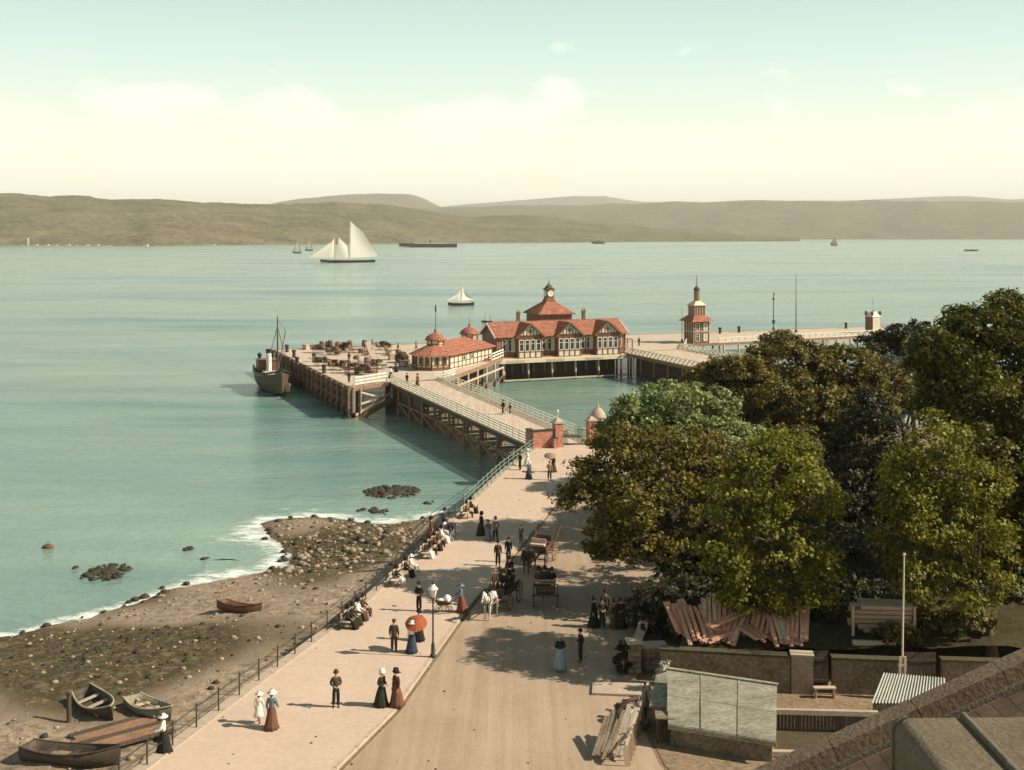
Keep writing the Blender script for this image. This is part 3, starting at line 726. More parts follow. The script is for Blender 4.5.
# ------------------------------------------------------------------ main gangway to the promenade
gw = thing('gangway', 'long planked gangway with white railings from the promenade gate to the pier head', 'gangway', (-5, 150, 0))
GINV = Matrix.Translation((5, -150, 0))
L0 = Vector((2.4, 124.3, 4.05)); R0 = Vector((9.2, 127.0, 4.05)); C3 = Vector((C_.x, C_.y, DZ - 0.006)); R3 = Vector((R1.x, R1.y, DZ - 0.006))
part(MB().extr([L0, R0, R3, C3], (0, 0, -0.2)), 'deck', M_gdeck, gw, GINV)
part(railing_mb([L0 + VV * 0.8 + U * 0.15, C3 + U * 0.15], 1.15, (0.22, 0.52, 0.82, 1.12), 0.12, 1.9, 0.1), 'railing', M_white, gw, GINV)
part(railing_mb([R0 + VV * 0.6 - U * 0.15, R3 - U * 0.15], 1.2, (0.12, 0.45, 0.8, 1.15), 0.11, 1.75, 0.08), 'railing', M_white, gw, GINV)
sb = MB()
for f in (0.02, 0.25, 0.5, 0.75, 0.98):
    sb.beam(L0 + (R0 - L0) * f + Vector((0, 0.3, -0.55)), C3 + (R3 - C3) * f + Vector((0, -0.2, -0.45)), 0.35, 0.5)
part(sb, 'girder', M_wooddark, gw, GINV)
for i in range(9):
    f = 0.10 + 0.104 * i
    pl = L0 + (C3 - L0) * f; pr = R0 + (R3 - R0) * f; tz = pl.z - 0.6
    tb = MB(); d = (pr - pl).normalized()
    for s_ in (0.03, 0.35, 0.68, 0.97):
        p = pl + (pr - pl) * s_; tb.tube((p.x, p.y, -1.5), (p.x, p.y, tz), 0.19, 0.19, 8)
    for z in (0.5, 2.0): tb.beam((pl.x, pl.y, z), (pr.x, pr.y, z), 0.2, 0.3)
    if i % 2 == 0: tb.beam((pl.x, pl.y, 0.6), (pr.x, pr.y, tz - 0.1), 0.18, 0.26)
    else: tb.beam((pl.x, pl.y, tz - 0.1), (pr.x, pr.y, 0.6), 0.18, 0.26)
    if i < 8:
        p2 = L0 + (C3 - L0) * (f + 0.104)
        tb.beam((pl.x, pl.y, 0.55), (p2.x, p2.y, 2.1), 0.16, 0.26); tb.beam((pl.x, pl.y, 2.0), (p2.x, p2.y, 2.0), 0.16, 0.24)
    part(tb, 'trestle', M_wood, gw, GINV)
# walled end near the pier head: dark boarded block under the gangway
bk = MB(); q0 = L0 + (C3 - L0) * 0.72 + U * 0.6; q1 = C3 + U * 0.6 - VV * 0.3; bk.beam((q0.x, q0.y, 1.4), (q1.x, q1.y, 1.4), 0.15, 4.6); part(bk, 'dark_sheeting', M_wooddark, gw, GINV)

# ------------------------------------------------------------------ gate at the promenade end
gd = (Vector((9.4, 127.0, 0)) - Vector((2.4, 124.1, 0))).normalized(); gang = math.atan2(gd.y, gd.x)
gate = thing('pier_gate', 'iron gate hung between two capped red brick pillars at the gangway end', 'gate', (2.2, 123.2, 4.08), gang)
def brick_pillar(x, h, wd, lamp):
    o = MB().box((x, 0, h / 2), (wd, wd, h)).box((x, 0, 0.18), (wd + 0.16, wd + 0.16, 0.36)).build('pillar', M_brick, gate)
    MB().box((x, 0, h + 0.1), (wd + 0.25, wd + 0.25, 0.2)).box((x, 0, h + 0.32), (wd + 0.12, wd + 0.12, 0.3), taper=0.3).build('cap', M_coping, o)
    if lamp:
        MB().tube((x, 0, h + 0.45), (x, 0, h + 0.95), 0.05, 0.04, 8).lathe([(0.08, 0.95), (0.15, 1.25), (0.16, 1.28), (0.05, 1.42), (0.02, 1.5)], (x, 0, h), 10).build('globe_lamp', M_white, o)
brick_pillar(2.95, 2.6, 0.85, True); brick_pillar(7.0, 2.6, 0.85, False)
for sx, x0 in ((1, 3.5), (-1, 6.45)):
    gm = MB()
    for i in range(8): xx = x0 + sx * 0.05 + sx * i * 0.12; gm.tube((xx, 0.5 * i * 0.12, 0.15), (xx, 0.5 * i * 0.12, 1.75 - abs(i - 4) * 0.05), 0.02, 0.02, 5)
    for z in (0.2, 0.95, 1.65): gm.beam((x0, 0, z), (x0 + sx * 0.95, 0.45, z), 0.035, 0.05)
    gm.build('iron_leaf', M_iron, gate)
bw = thing('brick_wall', 'short red brick wall with dark coping closing the left half of the gangway end', 'wall', (2.2, 123.2, 4.06), gang)
MB().box((1.15, 0, 0.95), (2.3, 0.5, 1.9)).box((0.1, 0.9, 0.95), (0.45, 1.3, 1.88)).box((2.36, -0.35, 0.55), (0.45, 1.0, 1.1)).build('brickwork', M_brick, bw)
MB().box((1.15, 0, 1.96), (2.45, 0.66, 0.12)).box((0.1, 0.93, 1.95), (0.6, 1.2, 0.12)).box((2.36, -0.35, 1.15), (0.58, 1.1, 0.1)).build('coping', M_iron, bw)
ks = thing('toll_kiosk', 'small octagonal pier toll kiosk with pale domed roof behind the right gate pillar', 'kiosk', (9.75, 130.6, 3.98), gang, None, 0.74); ks.scale = (.58, .58, .95)
MB().lathe([(1.35, 0), (1.35, 2.5)], n=8, sm=False).build('wall', M_cream, ks)
MB().lathe([(1.75, 2.45), (1.7, 2.6), (1.35, 3.0), (0.75, 3.45), (0.2, 3.65), (0.16, 3.9), (0.02, 4.25)], n=16).build('dome_roof', M_coping, ks)
kf = MB()
for i in range(8):
    t_ = PI / 4 * i; kf.box((1.36 * math.cos(t_), 1.36 * math.sin(t_), 1.25), (0.14, 0.14, 2.5), Matrix.Rotation(t_, 3, 'Z'))
kf.lathe([(1.4, 0.95), (1.4, 1.05)], n=8, sm=False); kf.build('frame', M_brownp, ks)
for i in range(8):
    t_ = PI / 4 * (i + 0.5); r_ = 1.25
    MB().box((r_ * math.cos(t_), r_ * math.sin(t_), 1.65), (0.06, 0.72, 0.95), Matrix.Rotation(t_, 3, 'Z')).build('window', M_glass, ks)
sr = thing('side_railing', 'white timber side rail running right from the toll kiosk under the trees', 'railing', (10.8, 128.4, 4.0), 0)
railing_mb([Vector((0, 0, 0)), Vector((6, 0.6, 0))], 1.1, (0.5, 1.05), 0.13, 1.5, 0.12).build('rail', M_white, sr)

# ------------------------------------------------------------------ landing house
hs = thing('landing_house', 'long red-tiled pier landing house with three half-timbered gables and a central clock turret', 'pier building', (F0.x, F0.y, 0), VANG)
z0, ze, zr, dp = 4.3, 8.45, 10.55, 8.0; x0, x1 = -1.0, 25.4
wallm = MB().prism([(x0, 0.6), (x1, 0.6), (x1, dp), (x0, dp)], z0, ze + 0.1)
for x in (x0, x1):    # gable ends
    wallm.extr([(x - (0 if x > 5 else 0), 0.6, ze), (x, dp, ze), (x, (0.6 + dp) / 2, zr - 0.1)], (0.2 if x < 5 else -0.2, 0, 0))
wallm.build('wall', M_redboard, hs)
gdark = MB()  # darker boards put the left gable's shade into its colour
gdark.extr([(x0 - 0.03, 0.6, z0), (x0 - 0.03, dp, z0), (x0 - 0.03, dp, ze), (x0 - 0.03, (0.6 + dp) / 2, zr - 0.2), (x0 - 0.03, 0.6, ze)], (-0.06, 0, 0)); gdark.build('shaded_end_boarding', M_brownp, hs)
mid = (0.6 + dp) / 2
rf = MB(); th = 0.16; oh = 0.55
sl = (zr - ze) / (mid - 0.6)
for s in (-1, 1):
    ye = 0.6 - oh if s < 0 else dp + oh
    a_ = (x0 - oh, ye, ze - oh * sl); b_ = (x1 + oh, ye, ze - oh * sl); c_ = (x1 + oh, mid, zr); d_ = (x0 - oh, mid, zr)
    rf.extr([a_, b_, c_, d_], (0, 0, th))
rfo = rf.build('roof', M_tile, hs)
bgb = MB()
for x in (x0 - oh - 0.06, x1 + oh + 0.06):
    bgb.beam((x, 0.6 - oh, ze - oh * sl), (x, mid, zr), 0.1, 0.32); bgb.beam((x, dp + oh, ze - oh * sl), (x, mid, zr), 0.1, 0.32)
bgb.build('bargeboard', M_white, rfo)
MB().beam((x0 - oh, mid, zr + 0.16), (x1 + oh, mid, zr + 0.16), 0.25, 0.16).build('ridge_tiles', M_tile, rfo)
win_me = MB().box((0, 0, 0), (0.78, 0.1, 0.09)).box((0, 0, 1.75), (0.78, 0.1, 0.09)).box((-0.35, 0, 0.87), (0.09, 0.1, 1.75)).box((0.35, 0, 0.87), (0.09, 0.1, 1.75)).box((0, 0, 1.15), (0.64, 0.07, 0.06)).mesh('window', M_white)
pane_me = MB().box((0, 0, 0.87), (0.62, 0.03, 1.66)).mesh('pane', M_glass)
def window(p, parent, x, y, z, rz=0.0, s=1.0, hs_=1.0, fm=None):
    o = inst('window', win_me, parent, (x, y, z), (0, 0, rz), fm, (s, 1, hs_)); inst('pane', pane_me, o, (0, 0.02, 0)); return o
fr = MB()
xx = x0
while xx <= x1 + 0.01:
    fr.box((xx, 0.56, (z0 + ze) / 2), (0.2, 0.14, ze - z0)); xx += (x1 - x0) / 22
for z in (z0 + 0.15, z0 + 1.15, ze - 0.35): fr.box(((x0 + x1) / 2, 0.55, z), (x1 - x0, 0.1, 0.16))
xx = 1.0
for i in range(5): fr.box((x1 + 0.02, 0.9 + i * 1.7, (z0 + ze) / 2), (0.12, 0.18, ze - z0))
fr.build('timber_framing', M_brownp, hs)
for gx in (5.0, 13.0, 21.0):
    bay = MB().prism([(gx - 2.3, -0.75), (gx + 2.3, -0.75), (gx + 2.3, 0.62), (gx - 2.3, 0.62)], z0 - 0.2, ze).build('bay', M_redboard, hs)
    bf = MB()
    for i in range(5): bf.box((gx - 2.25 + i * 1.125, -0.8, (z0 + ze) / 2 - 0.1), (0.18, 0.12, ze - z0))
    for z in (z0 + 0.1, z0 + 1.2, ze - 0.35): bf.box((gx, -0.79, z), (4.6, 0.1, 0.15))
    for s in (-1, 1):
        for i in range(2): bf.box((gx + s * 2.32, -0.7 + i * 0.9, (z0 + ze) / 2), (0.1, 0.16, ze - z0))
    bf.build('timber_framing', M_brownp, bay)
    for i in range(4): MB().box((gx - 1.69 + i * 1.125, -0.79, z0 + 0.62), (0.82, 0.06, 0.85)).build('panel', M_cream, bay)
    for i in range(4): window(None, bay, gx - 1.69 + i * 1.125, -0.8, z0 + 1.35, 0, 1.15, 1.15)
    gw_, gz = 2.85, ze - 0.05
    g_ = MB().extr([(gx - 2.5, -0.85, gz), (gx + 2.5, -0.85, gz), (gx, -0.85, zr - 0.25)], (0, 0.25, 0)).build('gable', M_white, hs)
    hb = MB()
    hb.box((gx, -0.9, gz + 0.12), (4.7, 0.1, 0.2)); hb.box((gx, -0.9, gz + 0.85), (0.16, 0.09, 1.5))
    for s in (-1, 1):
        for k2, hh in ((0.62, 1.35), (1.25, 0.85), (1.85, 0.4)): hb.box((gx + s * k2, -0.9, gz + hh / 2), (0.12, 0.09, hh))
    hb.box((gx, -0.92, gz + 0.85), (0.6, 0.06, 0.55)); hb.build('half_timbering', M_brownp, g_)
    gr = MB()
    for s in (-1, 1):
        gr.extr([(gx + s * gw_, -1.3, gz - 0.32), (gx, -1.3, zr), (gx, mid - 0.2, zr), (gx + s * gw_, 0.35, gz - 0.32)], (0, 0, 0.17))
    gro = gr.build('gable_roof', M_tile, hs)
    bb = MB()
    for s in (-1, 1): bb.beam((gx + s * (gw_ + 0.1), -1.36, gz - 0.3), (gx, -1.36, zr + 0.06), 0.1, 0.3)
    bb.build('bargeboard', M_brownp, gro)
for xa in (0.4, 1.5, 8.4, 9.5, 16.4, 17.5, 24.2): window(None, hs, xa, 0.55, z0 + 1.3, 0, 1.0, 1.2)
for xa in (2.2, 10.2, 18.2): MB().box((xa, 0.5, z0 + 2.4), (0.75, 0.06, 2.6)).build('panel', M_cream, hs)
# apron below the front
ap = MB(); ap.extr([(x0, -1.2, 4.32), (x1 + 0.5, -1.2, 4.32), (x1 + 0.5, 0.5, 4.36), (x0, 0.5, 4.36)], (0, 0, -0.3)); ap.box((12.2, -1.22, 3.85), (x1 - x0 + 1, 0.12, 0.6)); ap.build('apron', M_cream, hs)
for gx in (10.0, 2.0, 18.0): MB().box((gx, -1.3, 3.95), (3.6, 0.1, 0.4)).build('apron_board', M_woodpale, hs)
# clock turret behind the ridge
tcx, tcy = 13.2, 9.0; tw = 3.25; te = 12.0
MB().box((tcx, tcy, (8 + te) / 2), (2 * tw, 2 * tw, te - 8)).build('turret_wall', M_redboard, hs)
tf = MB()
for i in range(7):
    q = -tw + i * tw / 3
    tf.box((tcx + q, tcy - tw - 0.02, te - 0.9), (0.22, 0.1, 1.8))
    tf.box((tcx - tw - 0.02, tcy + q, te - 0.9), (0.1, 0.22, 1.8))
tf.box((tcx, tcy - tw - 0.03, te - 0.12), (2 * tw + 0.1, 0.14, 0.3)); tf.build('turret_framing', M_brownp, hs)
pr = MB(); e_ = tw + 0.6; ap_ = 0.85; zt = te + 2.15
pr.loft([[(tcx - e_, tcy - e_, te - 0.1), (tcx + e_, tcy - e_, te - 0.1), (tcx + e_, tcy + e_, te - 0.1), (tcx - e_, tcy + e_, te - 0.1)],
         [(tcx - ap_, tcy - ap_, zt), (tcx + ap_, tcy - ap_, zt), (tcx + ap_, tcy + ap_, zt), (tcx - ap_, tcy + ap_, zt)]], 0, False)
pro = pr.build('pyramid_roof', M_tile, hs)
MB().box((tcx, tcy, te - 0.2), (2 * e_ + 0.1, 2 * e_ + 0.1, 0.14)).build('eaves', M_brownp, pro)
ln = MB().box((tcx, tcy, zt + 0.2), (2.0, 2.0, 0.5), taper=0.85).box((tcx, tcy, zt + 1.25), (1.5, 1.5, 2.0)).build('clock_turret', M_brownp, hs)
MB().box((tcx, tcy, zt + 2.35), (1.9, 1.9, 0.2)).lathe([(0.95, zt + 2.44), (0.75, zt + 2.75), (0.32, zt + 3.2), (0.12, zt + 3.45), (0.1, zt + 3.6), (0.16, zt + 3.7), (0.03, zt + 3.85), (0.03, zt + 4.4)], (tcx, tcy, 0), 12).build('dome_cap', M_lead, ln)
for rz in (0, 1, 2, 3):
    mm_ = MB(); rot = Matrix.Rotation(rz * PI / 2, 3, 'Z'); c_ = rot @ Vector((0, -0.79, 0)) + Vector((tcx, tcy, zt + 1.5)); nn = rot @ Vector((0, -1, 0))
    mm_.tube(c_ - nn * 0.03, c_ + nn * 0.05, 0.62, 0.62, 20); f_ = mm_.build('clock_face', M_whitehat, ln)
    hd = MB(); c2_ = c_ + nn * 0.07; sx_ = rot @ Vector((1, 0, 0)); hd.beam(c2_, c2_ + Vector((0, 0, 0.46)), 0.05, 0.04); hd.beam(c2_, c2_ + sx_ * 0.3 - Vector((0, 0, 0.1)), 0.06, 0.04)
    for i in range(12): t_ = PI / 6 * i; p = c2_ + (sx_ * math.sin(t_) + Vector((0, 0, math.cos(t_)))) * 0.52; hd.box(p, (0.06, 0.06, 0.06))
    hd.build('clock_hands', M_iron, f_)
for cx_ in (5.3, 19.0):
    c_ = MB().box((cx_, 5.6, 11.2), (0.6, 0.5, 2.0)).box((cx_, 5.6, 12.25), (0.8, 0.7, 0.18)).build('chimney', M_brownp, hs)
    MB().tube((cx_ - 0.2, 5.6, 12.3), (cx_ - 0.2, 5.6, 12.85), 0.13, 0.11, 8).tube((cx_ + 0.22, 5.6, 12.3), (cx_ + 0.22, 5.6, 12.8), 0.13, 0.11, 8).build('chimney_pots', M_tile, c_)
# porch at the right end
MB().box((x1 + 1.1, 2.0, 6.9), (1.8, 2.4, 0.14)).build('porch_roof', M_tile, hs)
[MB().box((x1 + 1.8, y, 5.7), (0.16, 0.16, 2.4)).build('porch_post', M_brownp, hs) for y in (0.95, 3.0)]

# ------------------------------------------------------------------ waiting pavilion with two cupolas
pv = thing('waiting_pavilion', 'low red-tiled waiting pavilion with polygonal end and two small domed cupolas beside the gangway', 'pavilion', (-10.4, 191.6, 0), math.atan2(0.916, 0.40))
plan = [(0, 0), (17, 0), (17, 7), (0, 7), (-2.4, 4.9), (-2.4, 2.1)]
MB().prism(plan, DZ, 7.1).build('wall', M_cream, pv)
# hipped roof over the same plan
rv = MB(); ez = 6.95; o_ = 0.7
pl2 = [(-0.2, -o_), (17.6, -o_), (17.6, 7 + o_), (-0.2, 7 + o_), (-3.2, 5.2), (-3.2, 1.8)]
top = [(1.2, 3.5), (14.8, 3.5)]
V_ = [(x, y, ez) for x, y in pl2] + [(1.2, 3.5, 8.95), (14.8, 3.5, 8.95)]
rv.add(V_, [(0, 1, 7, 6), (1, 2, 7), (2, 3, 6, 7), (3, 4, 6), (4, 5, 6), (5, 0, 6), (5, 4, 3, 2, 1, 0)])
rvo = rv.build('roof', M_tile, pv)
fm = MB()
for i in range(12): fm.box((0.1 + i * 1.53, -0.04, 5.75), (0.16, 0.12, 2.4))
for z in (4.75, 5.6, 6.75): fm.box((8.5, -0.03, z), (17, 0.1, 0.13))
for i in range(3):
    (xa, ya), (xb, yb) = [((0, 0), (-2.4, 2.1)), ((-2.4, 2.1), (-2.4, 4.9)), ((-2.4, 4.9), (0, 7))][i]
    for k2 in range(4): fm.box((xa + (xb - xa) * k2 / 3, ya + (yb - ya) * k2 / 3, 5.75), (0.2, 0.2, 2.4))
    fm.beam((xa, ya, 5.35), (xb, yb, 5.35), 0.16, 0.14); fm.beam((xa, ya, 4.8), (xb, yb, 4.8), 0.16, 0.5)
fm.build('timber_framing', M_brownp, pv)
for x in (5.4, 8.5): inst('window', win_me, pv, (x, -0.06, 5.65), (0, 0, 0), None, (1.15, 1, 0.55)); 
for x in (5.4, 8.5): inst('pane', pane_me, [c for c in pv.children if c.name.startswith('window') and abs(c.location.x - x) < 0.1][0], (0, 0.02, 0))
for i, ((xa, ya), (xb, yb)) in enumerate([((0, 0), (-2.4, 2.1)), ((-2.4, 2.1), (-2.4, 4.9)), ((-2.4, 4.9), (0, 7))]):
    rz = math.atan2(yb - ya, xb - xa); 
    for f in (0.3, 0.7):
        nx_, ny_ = math.cos(rz + PI / 2), math.sin(rz + PI / 2)
        if (nx_ * (xa - 7) + ny_ * (ya - 3.5)) < 0: nx_, ny_ = -nx_, -ny_
        w_ = inst('window', win_me, pv, (xa + (xb - xa) * f + nx_ * 0.05, ya + (yb - ya) * f + ny_ * 0.05, 5.5), (0, 0, rz), M_brownp, (1.0, 1, 0.62)); inst('pane', pane_me, w_, (0, 0, 0))
for cx_, flag in ((1.7, True), (15.0, False)):
    c_ = MB().lathe([(1.45, 8.0), (1.45, 9.35)], (cx_, 3.5, 0), 8, sm=False).build('cupola', M_cream, pv)
    cw = MB()
    for i in range(8):
        t_ = PI / 4 * i; cw.box((cx_ + 1.46 * math.cos(t_), 3.5 + 1.46 * math.sin(t_), 8.7), (0.16, 0.2, 1.35), Matrix.Rotation(t_, 3, 'Z'))
    cw.lathe([(1.5, 8.55), (1.5, 8.67)], (cx_, 3.5, 0), 8, sm=False); cw.build('cupola_framing', M_brownp, c_)
    MB().lathe([(1.85, 9.25), (1.8, 9.4), (1.5, 9.85), (0.95, 10.25), (0.3, 10.45), (0.22, 10.6), (0.3, 10.8), (0.2, 11.0), (0.04, 11.15)], (cx_, 3.5, 0), 16).build('dome', M_tile, c_)
    if flag: MB().tube((cx_, 3.5, 11), (cx_, 3.5, 15.3), 0.07, 0.04, 6).lathe([(0.01, 13.9), (0.13, 14.05), (0.16, 14.5), (0.08, 15.1), (0.01, 15.3)], (cx_, 3.5, 0), 8).build('flagstaff', M_iron, c_)
    else: MB().tube((cx_, 3.5, 11), (cx_, 3.5, 12.4), 0.05, 0.03, 6).build('finial', M_iron, c_)

# ------------------------------------------------------------------ signal tower on the right arm
tp = (T0 + T1) / 2 + VV * 2.6
sg = thing('signal_tower', 'slim three-stage wooden signal tower with red skirt roof and beaded spire', 'tower', (tp.x, tp.y, DZ), VANG)
MB().box((0, 0, 2.4), (3.7, 3.7, 4.8)).build('wall', M_brownp, sg)
sfm = MB()
for f in (-1, 1):
    for i in range(5):
        q = -1.85 + i * 0.925
        sfm.box((q, -1.87, 2.4), (0.16, 0.1, 4.8)); sfm.box((f * 1.87, q, 2.4), (0.1, 0.16, 4.8))
sfm.box((0, -1.87, 2.45), (3.8, 0.12, 0.2)); sfm.box((-1.87, 0, 2.45), (0.12, 3.8, 0.2)); sfm.build('timber_framing', M_woodpale, sg)
for x in (-0.95, 0.95):
    for z, m_ in ((2.7, 0.85), (0.5, 0.85)):
        w_ = inst('window', win_me, sg, (x, -1.9, z), (0, 0, 0), None, (1.25, 1, m_)); inst('pane', pane_me, w_, (0, 0, 0), (0, 0, 0), M_cream if x > 0 else None)
MB().loft([[(x, y, 4.55) for x, y in ((-2.75, -2.75), (2.75, -2.75), (2.75, 2.75), (-2.75, 2.75))], [(x, y, 5.75) for x, y in ((-1.35, -1.35), (1.35, -1.35), (1.35, 1.35), (-1.35, 1.35))]], 0, False).build('skirt_roof', M_tile, sg)
MB().box((0, 0, 6.7), (2.5, 2.5, 2.2)).build('middle_stage', M_brownp, sg)
mf = MB()
for i in range(5): mf.box((-1.25 + i * 0.625, -1.27, 6.7), (0.12, 0.08, 2.2)); mf.box((-1.27, -1.25 + i * 0.625, 6.7), (0.08, 0.12, 2.2))
mf.box((0, 0, 7.85), (3.0, 3.0, 0.16)); mf.build('balcony', M_woodpale, sg)
MB().loft([[(x, y, 7.9) for x, y in ((-1.45, -1.45), (1.45, -1.45), (1.45, 1.45), (-1.45, 1.45))], [(x, y, 8.75) for x, y in ((-0.6, -0.6), (0.6, -0.6), (0.6, 0.6), (-0.6, 0.6))]], 0, False).build('upper_roof', M_cream, sg)
lt = MB().lathe([(0.62, 8.7), (0.55, 9.0), (0.55, 10.9), (0.75, 11.0), (0.7, 11.15)], n=8, sm=False).build('lantern', M_brownp, sg)
lf = MB()
for i in range(8): t_ = PI / 4 * i; lf.box((0.58 * math.cos(t_), 0.58 * math.sin(t_), 9.9), (0.08, 0.1, 2.0), Matrix.Rotation(t_, 3, 'Z'))
lf.build('lantern_bars', M_woodpale, lt)
MB().lathe([(0.72, 11.1), (0.5, 11.5), (0.12, 11.8), (0.05, 12.2), (0.05, 12.3), (0.2, 12.45), (0.05, 12.6), (0.05, 13.1), (0.16, 13.22), (0.04, 13.35), (0.04, 13.9), (0.12, 14.0), (0.02, 14.15)], n=10).build('spire', M_iron, sg)

hp = W2(((873 - 512) * 264 / F, 264, 0))
hh_ = thing('watch_house', 'small square watch house with pointed white gables at the far right pier end', 'hut', (hp.x, hp.y, DZ), VANG); hh_.scale = (.76, .76, 1.05)
MB().box((0, 0, 1.9), (3.2, 3.2, 3.8)).build('wall', M_brownp, hh_)
MB().box((0, -1.63, 1.8), (2.8, 0.08, 3.4)).build('front_boarding', M_cream, hh_)
g2 = MB()
for s in (-1, 1): g2.extr([(-1.75, s * 1.75, 3.6), (1.75, s * 1.75, 3.6), (1.45, s * 1.3, 4.6), (0, s * 0.7, 4.15), (-1.45, s * 1.3, 4.6)], (0, -s * 0.2, 0))
g2.loft([[(x, y, 3.6) for x, y in ((-1.75, -1.75), (1.75, -1.75), (1.75, 1.75), (-1.75, 1.75))], [(x, y, 4.7) for x, y in ((-0.6, -0.6), (0.6, -0.6), (0.6, 0.6), (-0.6, 0.6))]], 0, False); g2.build('roof', M_white, hh_)
for sx in (-1, 1):
    for sy in (-1, 1): MB().box((sx * 1.45, sy * 1.45, 4.35), (0.5, 0.5, 0.9)).build('corner_turret', M_iron, hh_)
MB().tube((0, 0, 4.5), (0, 0, 8.6), 0.05, 0.03, 6).box((0, 0, 6.8), (0.25, 0.1, 0.35)).build('pole', M_iron, hh_)

# masts on the right arm
def zp(px, Y): return Vector(((px - 512) * Y / F, Y, DZ))
p = zp(796, 266); ms_ = thing('flag_mast', 'very tall thin bare flag mast rising from the right arm of the pier', 'mast', p)
MB().tube((0, 0, 0), (0, 0, 13.4), 0.13, 0.06, 8).build('pole', M_iron, ms_); MB().lathe([(0.35, 0), (0.3, 0.5), (0.16, 0.6)], n=8).build('foot', M_iron, ms_)
p = zp(773.5, 268); ms_ = thing('signal_post', 'dark signal post with a ball and lantern boxes on the right pier arm', 'signal post', p)
MB().tube((0, 0, 0), (0, 0, 9.0), 0.12, 0.08, 8).build('pole', M_iron, ms_); MB().ball((0, 0, 7.6), 0.3).box((0.1, 0, 8.8), (0.25, 0.25, 0.5)).build('ball', M_iron, ms_); MB().box((0, 0, 2.3), (0.55, 0.5, 0.8)).box((0, 0, 0.5), (0.4, 0.4, 1.0)).build('lantern_box', M_iron, ms_)
p = zp(682, 243); ms_ = thing('flag_mast', 'short thin dark pole just left of the signal tower', 'mast', p)
MB().tube((0, 0, 0), (0, 0, 7.2), 0.08, 0.05, 6).build('pole', M_iron, ms_); MB().lathe([(0.25, 0), (0.2, 0.4), (0.1, 0.5)], n=8).build('foot', M_iron, ms_)

# mooring bollards along the pier edges
bol_me = MB().lathe([(0.32, 0), (0.26, 0.15), (0.24, 0.8), (0.36, 0.95), (0.33, 1.1), (0.1, 1.16)], n=10).mesh('mooring_bollard', M_iron)
def bollard(p, label, group=None, s=1.0):
    o = bpy.data.objects.new('mooring_bollard', bol_me); COL.objects.link(o); o.location = p; o.scale = (s,) * 3
    return tag(o, label, 'bollard', group)
bl = 'squat dark iron mooring bollard on the seaward deck edge of the right pier arm'
for px, py in ((720, 332.5), (739, 331.5), (846, 327.5)): bollard(G(px, py + 1.0, DZ), bl, 'bollards on the right pier arm', 1.25)
bl = 'squat dark iron mooring bollard on the bare planks of the left pier head'
for px, py in ((287, 352), (294, 357.5), (314, 361.5), (324, 373), (297, 365)): bollard(G(px, py, DZ), bl, 'bollards on the left pier head', 1.25)
# ------------------------------------------------------------------ boats and the far shore
def hull_rings(Ln, B, D, sheer=0.25, n=11, transom=0.7, flare=0.85, k=9):
    """cross-sections from stern (+y) to bow (-y); each an open U from one gunwale to the other"""
    rs = []
    for i in range(n):
        s = i / (n - 1); y = Ln / 2 - Ln * s
        wd = B / 2 * (transom + (1 - transom) * math.sin(min(1, s / 0.45) * PI / 2)) if s < 0.45 else B / 2 * max(0.02, math.cos((s - 0.45) / 0.55 * PI / 2) ** 0.75)
        top = D + sheer * (2 * s - 0.75) ** 2; keel = 0.0 + (0.25 * D * max(0, s - 0.8) / 0.2)
        ring = []
        for j in range(k):
            a = PI * j / (k - 1); c = math.cos(a); sn = math.sin(a)
            x = wd * math.copysign(abs(c) ** 0.6, c) * (flare + (1 - flare) * (1 - sn)); z = top - (top - keel) * sn ** 0.7
            ring.append(Vector((x, y, z)))
        rs.append(ring)
    return rs
def open_hull(mb, Ln, B, D, th=0.05, **kw):
    o = hull_rings(Ln, B, D, **kw); inn = [[Vector((v.x * (1 - 2 * th / B), v.y * (1 - 2 * th / Ln), v.z + th * (1 if 0 < j < len(r) - 1 else 0))) for j, v in enumerate(r)] for r in o]
    n, k = len(o), len(o[0])
    mb.loft_open = None
    vs = [v for r in o for v in r] + [v for r in inn for v in r]; N0 = n * k; fs = []; mi = []
    for i in range(n - 1):
        for j in range(k - 1):
            a = i * k + j; fs.append((a, a + 1, a + k + 1, a + k)); b = N0 + a; fs.append((b, b + k, b + k + 1, b + 1))
        for j in (0, k - 1):
            a = i * k + j; fs.append((a, a + k, N0 + a + k, N0 + a))
    fs.append(tuple(range(k))); fs.append(tuple(N0 + j for j in range(k))[::-1])
    return mb.add(vs, fs, 0, True)
def closed_hull(mb, Ln, B, D, **kw):
    o = hull_rings(Ln, B, D, **kw); return mb.loft(o, 0, False)
def rowing_boat(label, px, py, z, rz, Ln, B, D, mh, mi, oars=False, tilt=0.0, name='rowing_boat'):
    p = G(px, py, z); p.z = beach_z(p.x, p.y) - 0.13 if z else 0
    t_ = thing(name, label, 'rowing boat', p, math.radians(rz))
    t_.rotation_euler = (0, tilt, math.radians(rz))
    open_hull(MB(), Ln, B, D).build('hull', mh, t_)
    rs = hull_rings(Ln, B, D)
    gm = MB()
    for j in (0, -1): gm.path([r[j] + Vector((0, 0, 0.02)) for r in rs], 0.045, 5)
    gm.build('gunwale', mi, t_)
    for f in (-0.27, 0.02, 0.28): MB().box((0, f * Ln, D * 0.66), (B * (0.86 if f > -0.2 else 0.7), 0.26, 0.045)).build('thwart', mi, t_)
    MB().box((0, 0.02 * Ln, 0.1), (B * 0.5, Ln * 0.62, 0.03)).build('bottom_boards', mi, t_)
    if oars:
        for s in (-1, 1): MB().tube((s * 0.25, -1.2, D * 0.74), (s * 0.3, 1.5, D * 0.76), 0.03, 0.025, 6).box((s * 0.3, 1.65, D * 0.76), (0.14, 0.5, 0.03)).build('oar', M_woodpale, t_)
    return t_
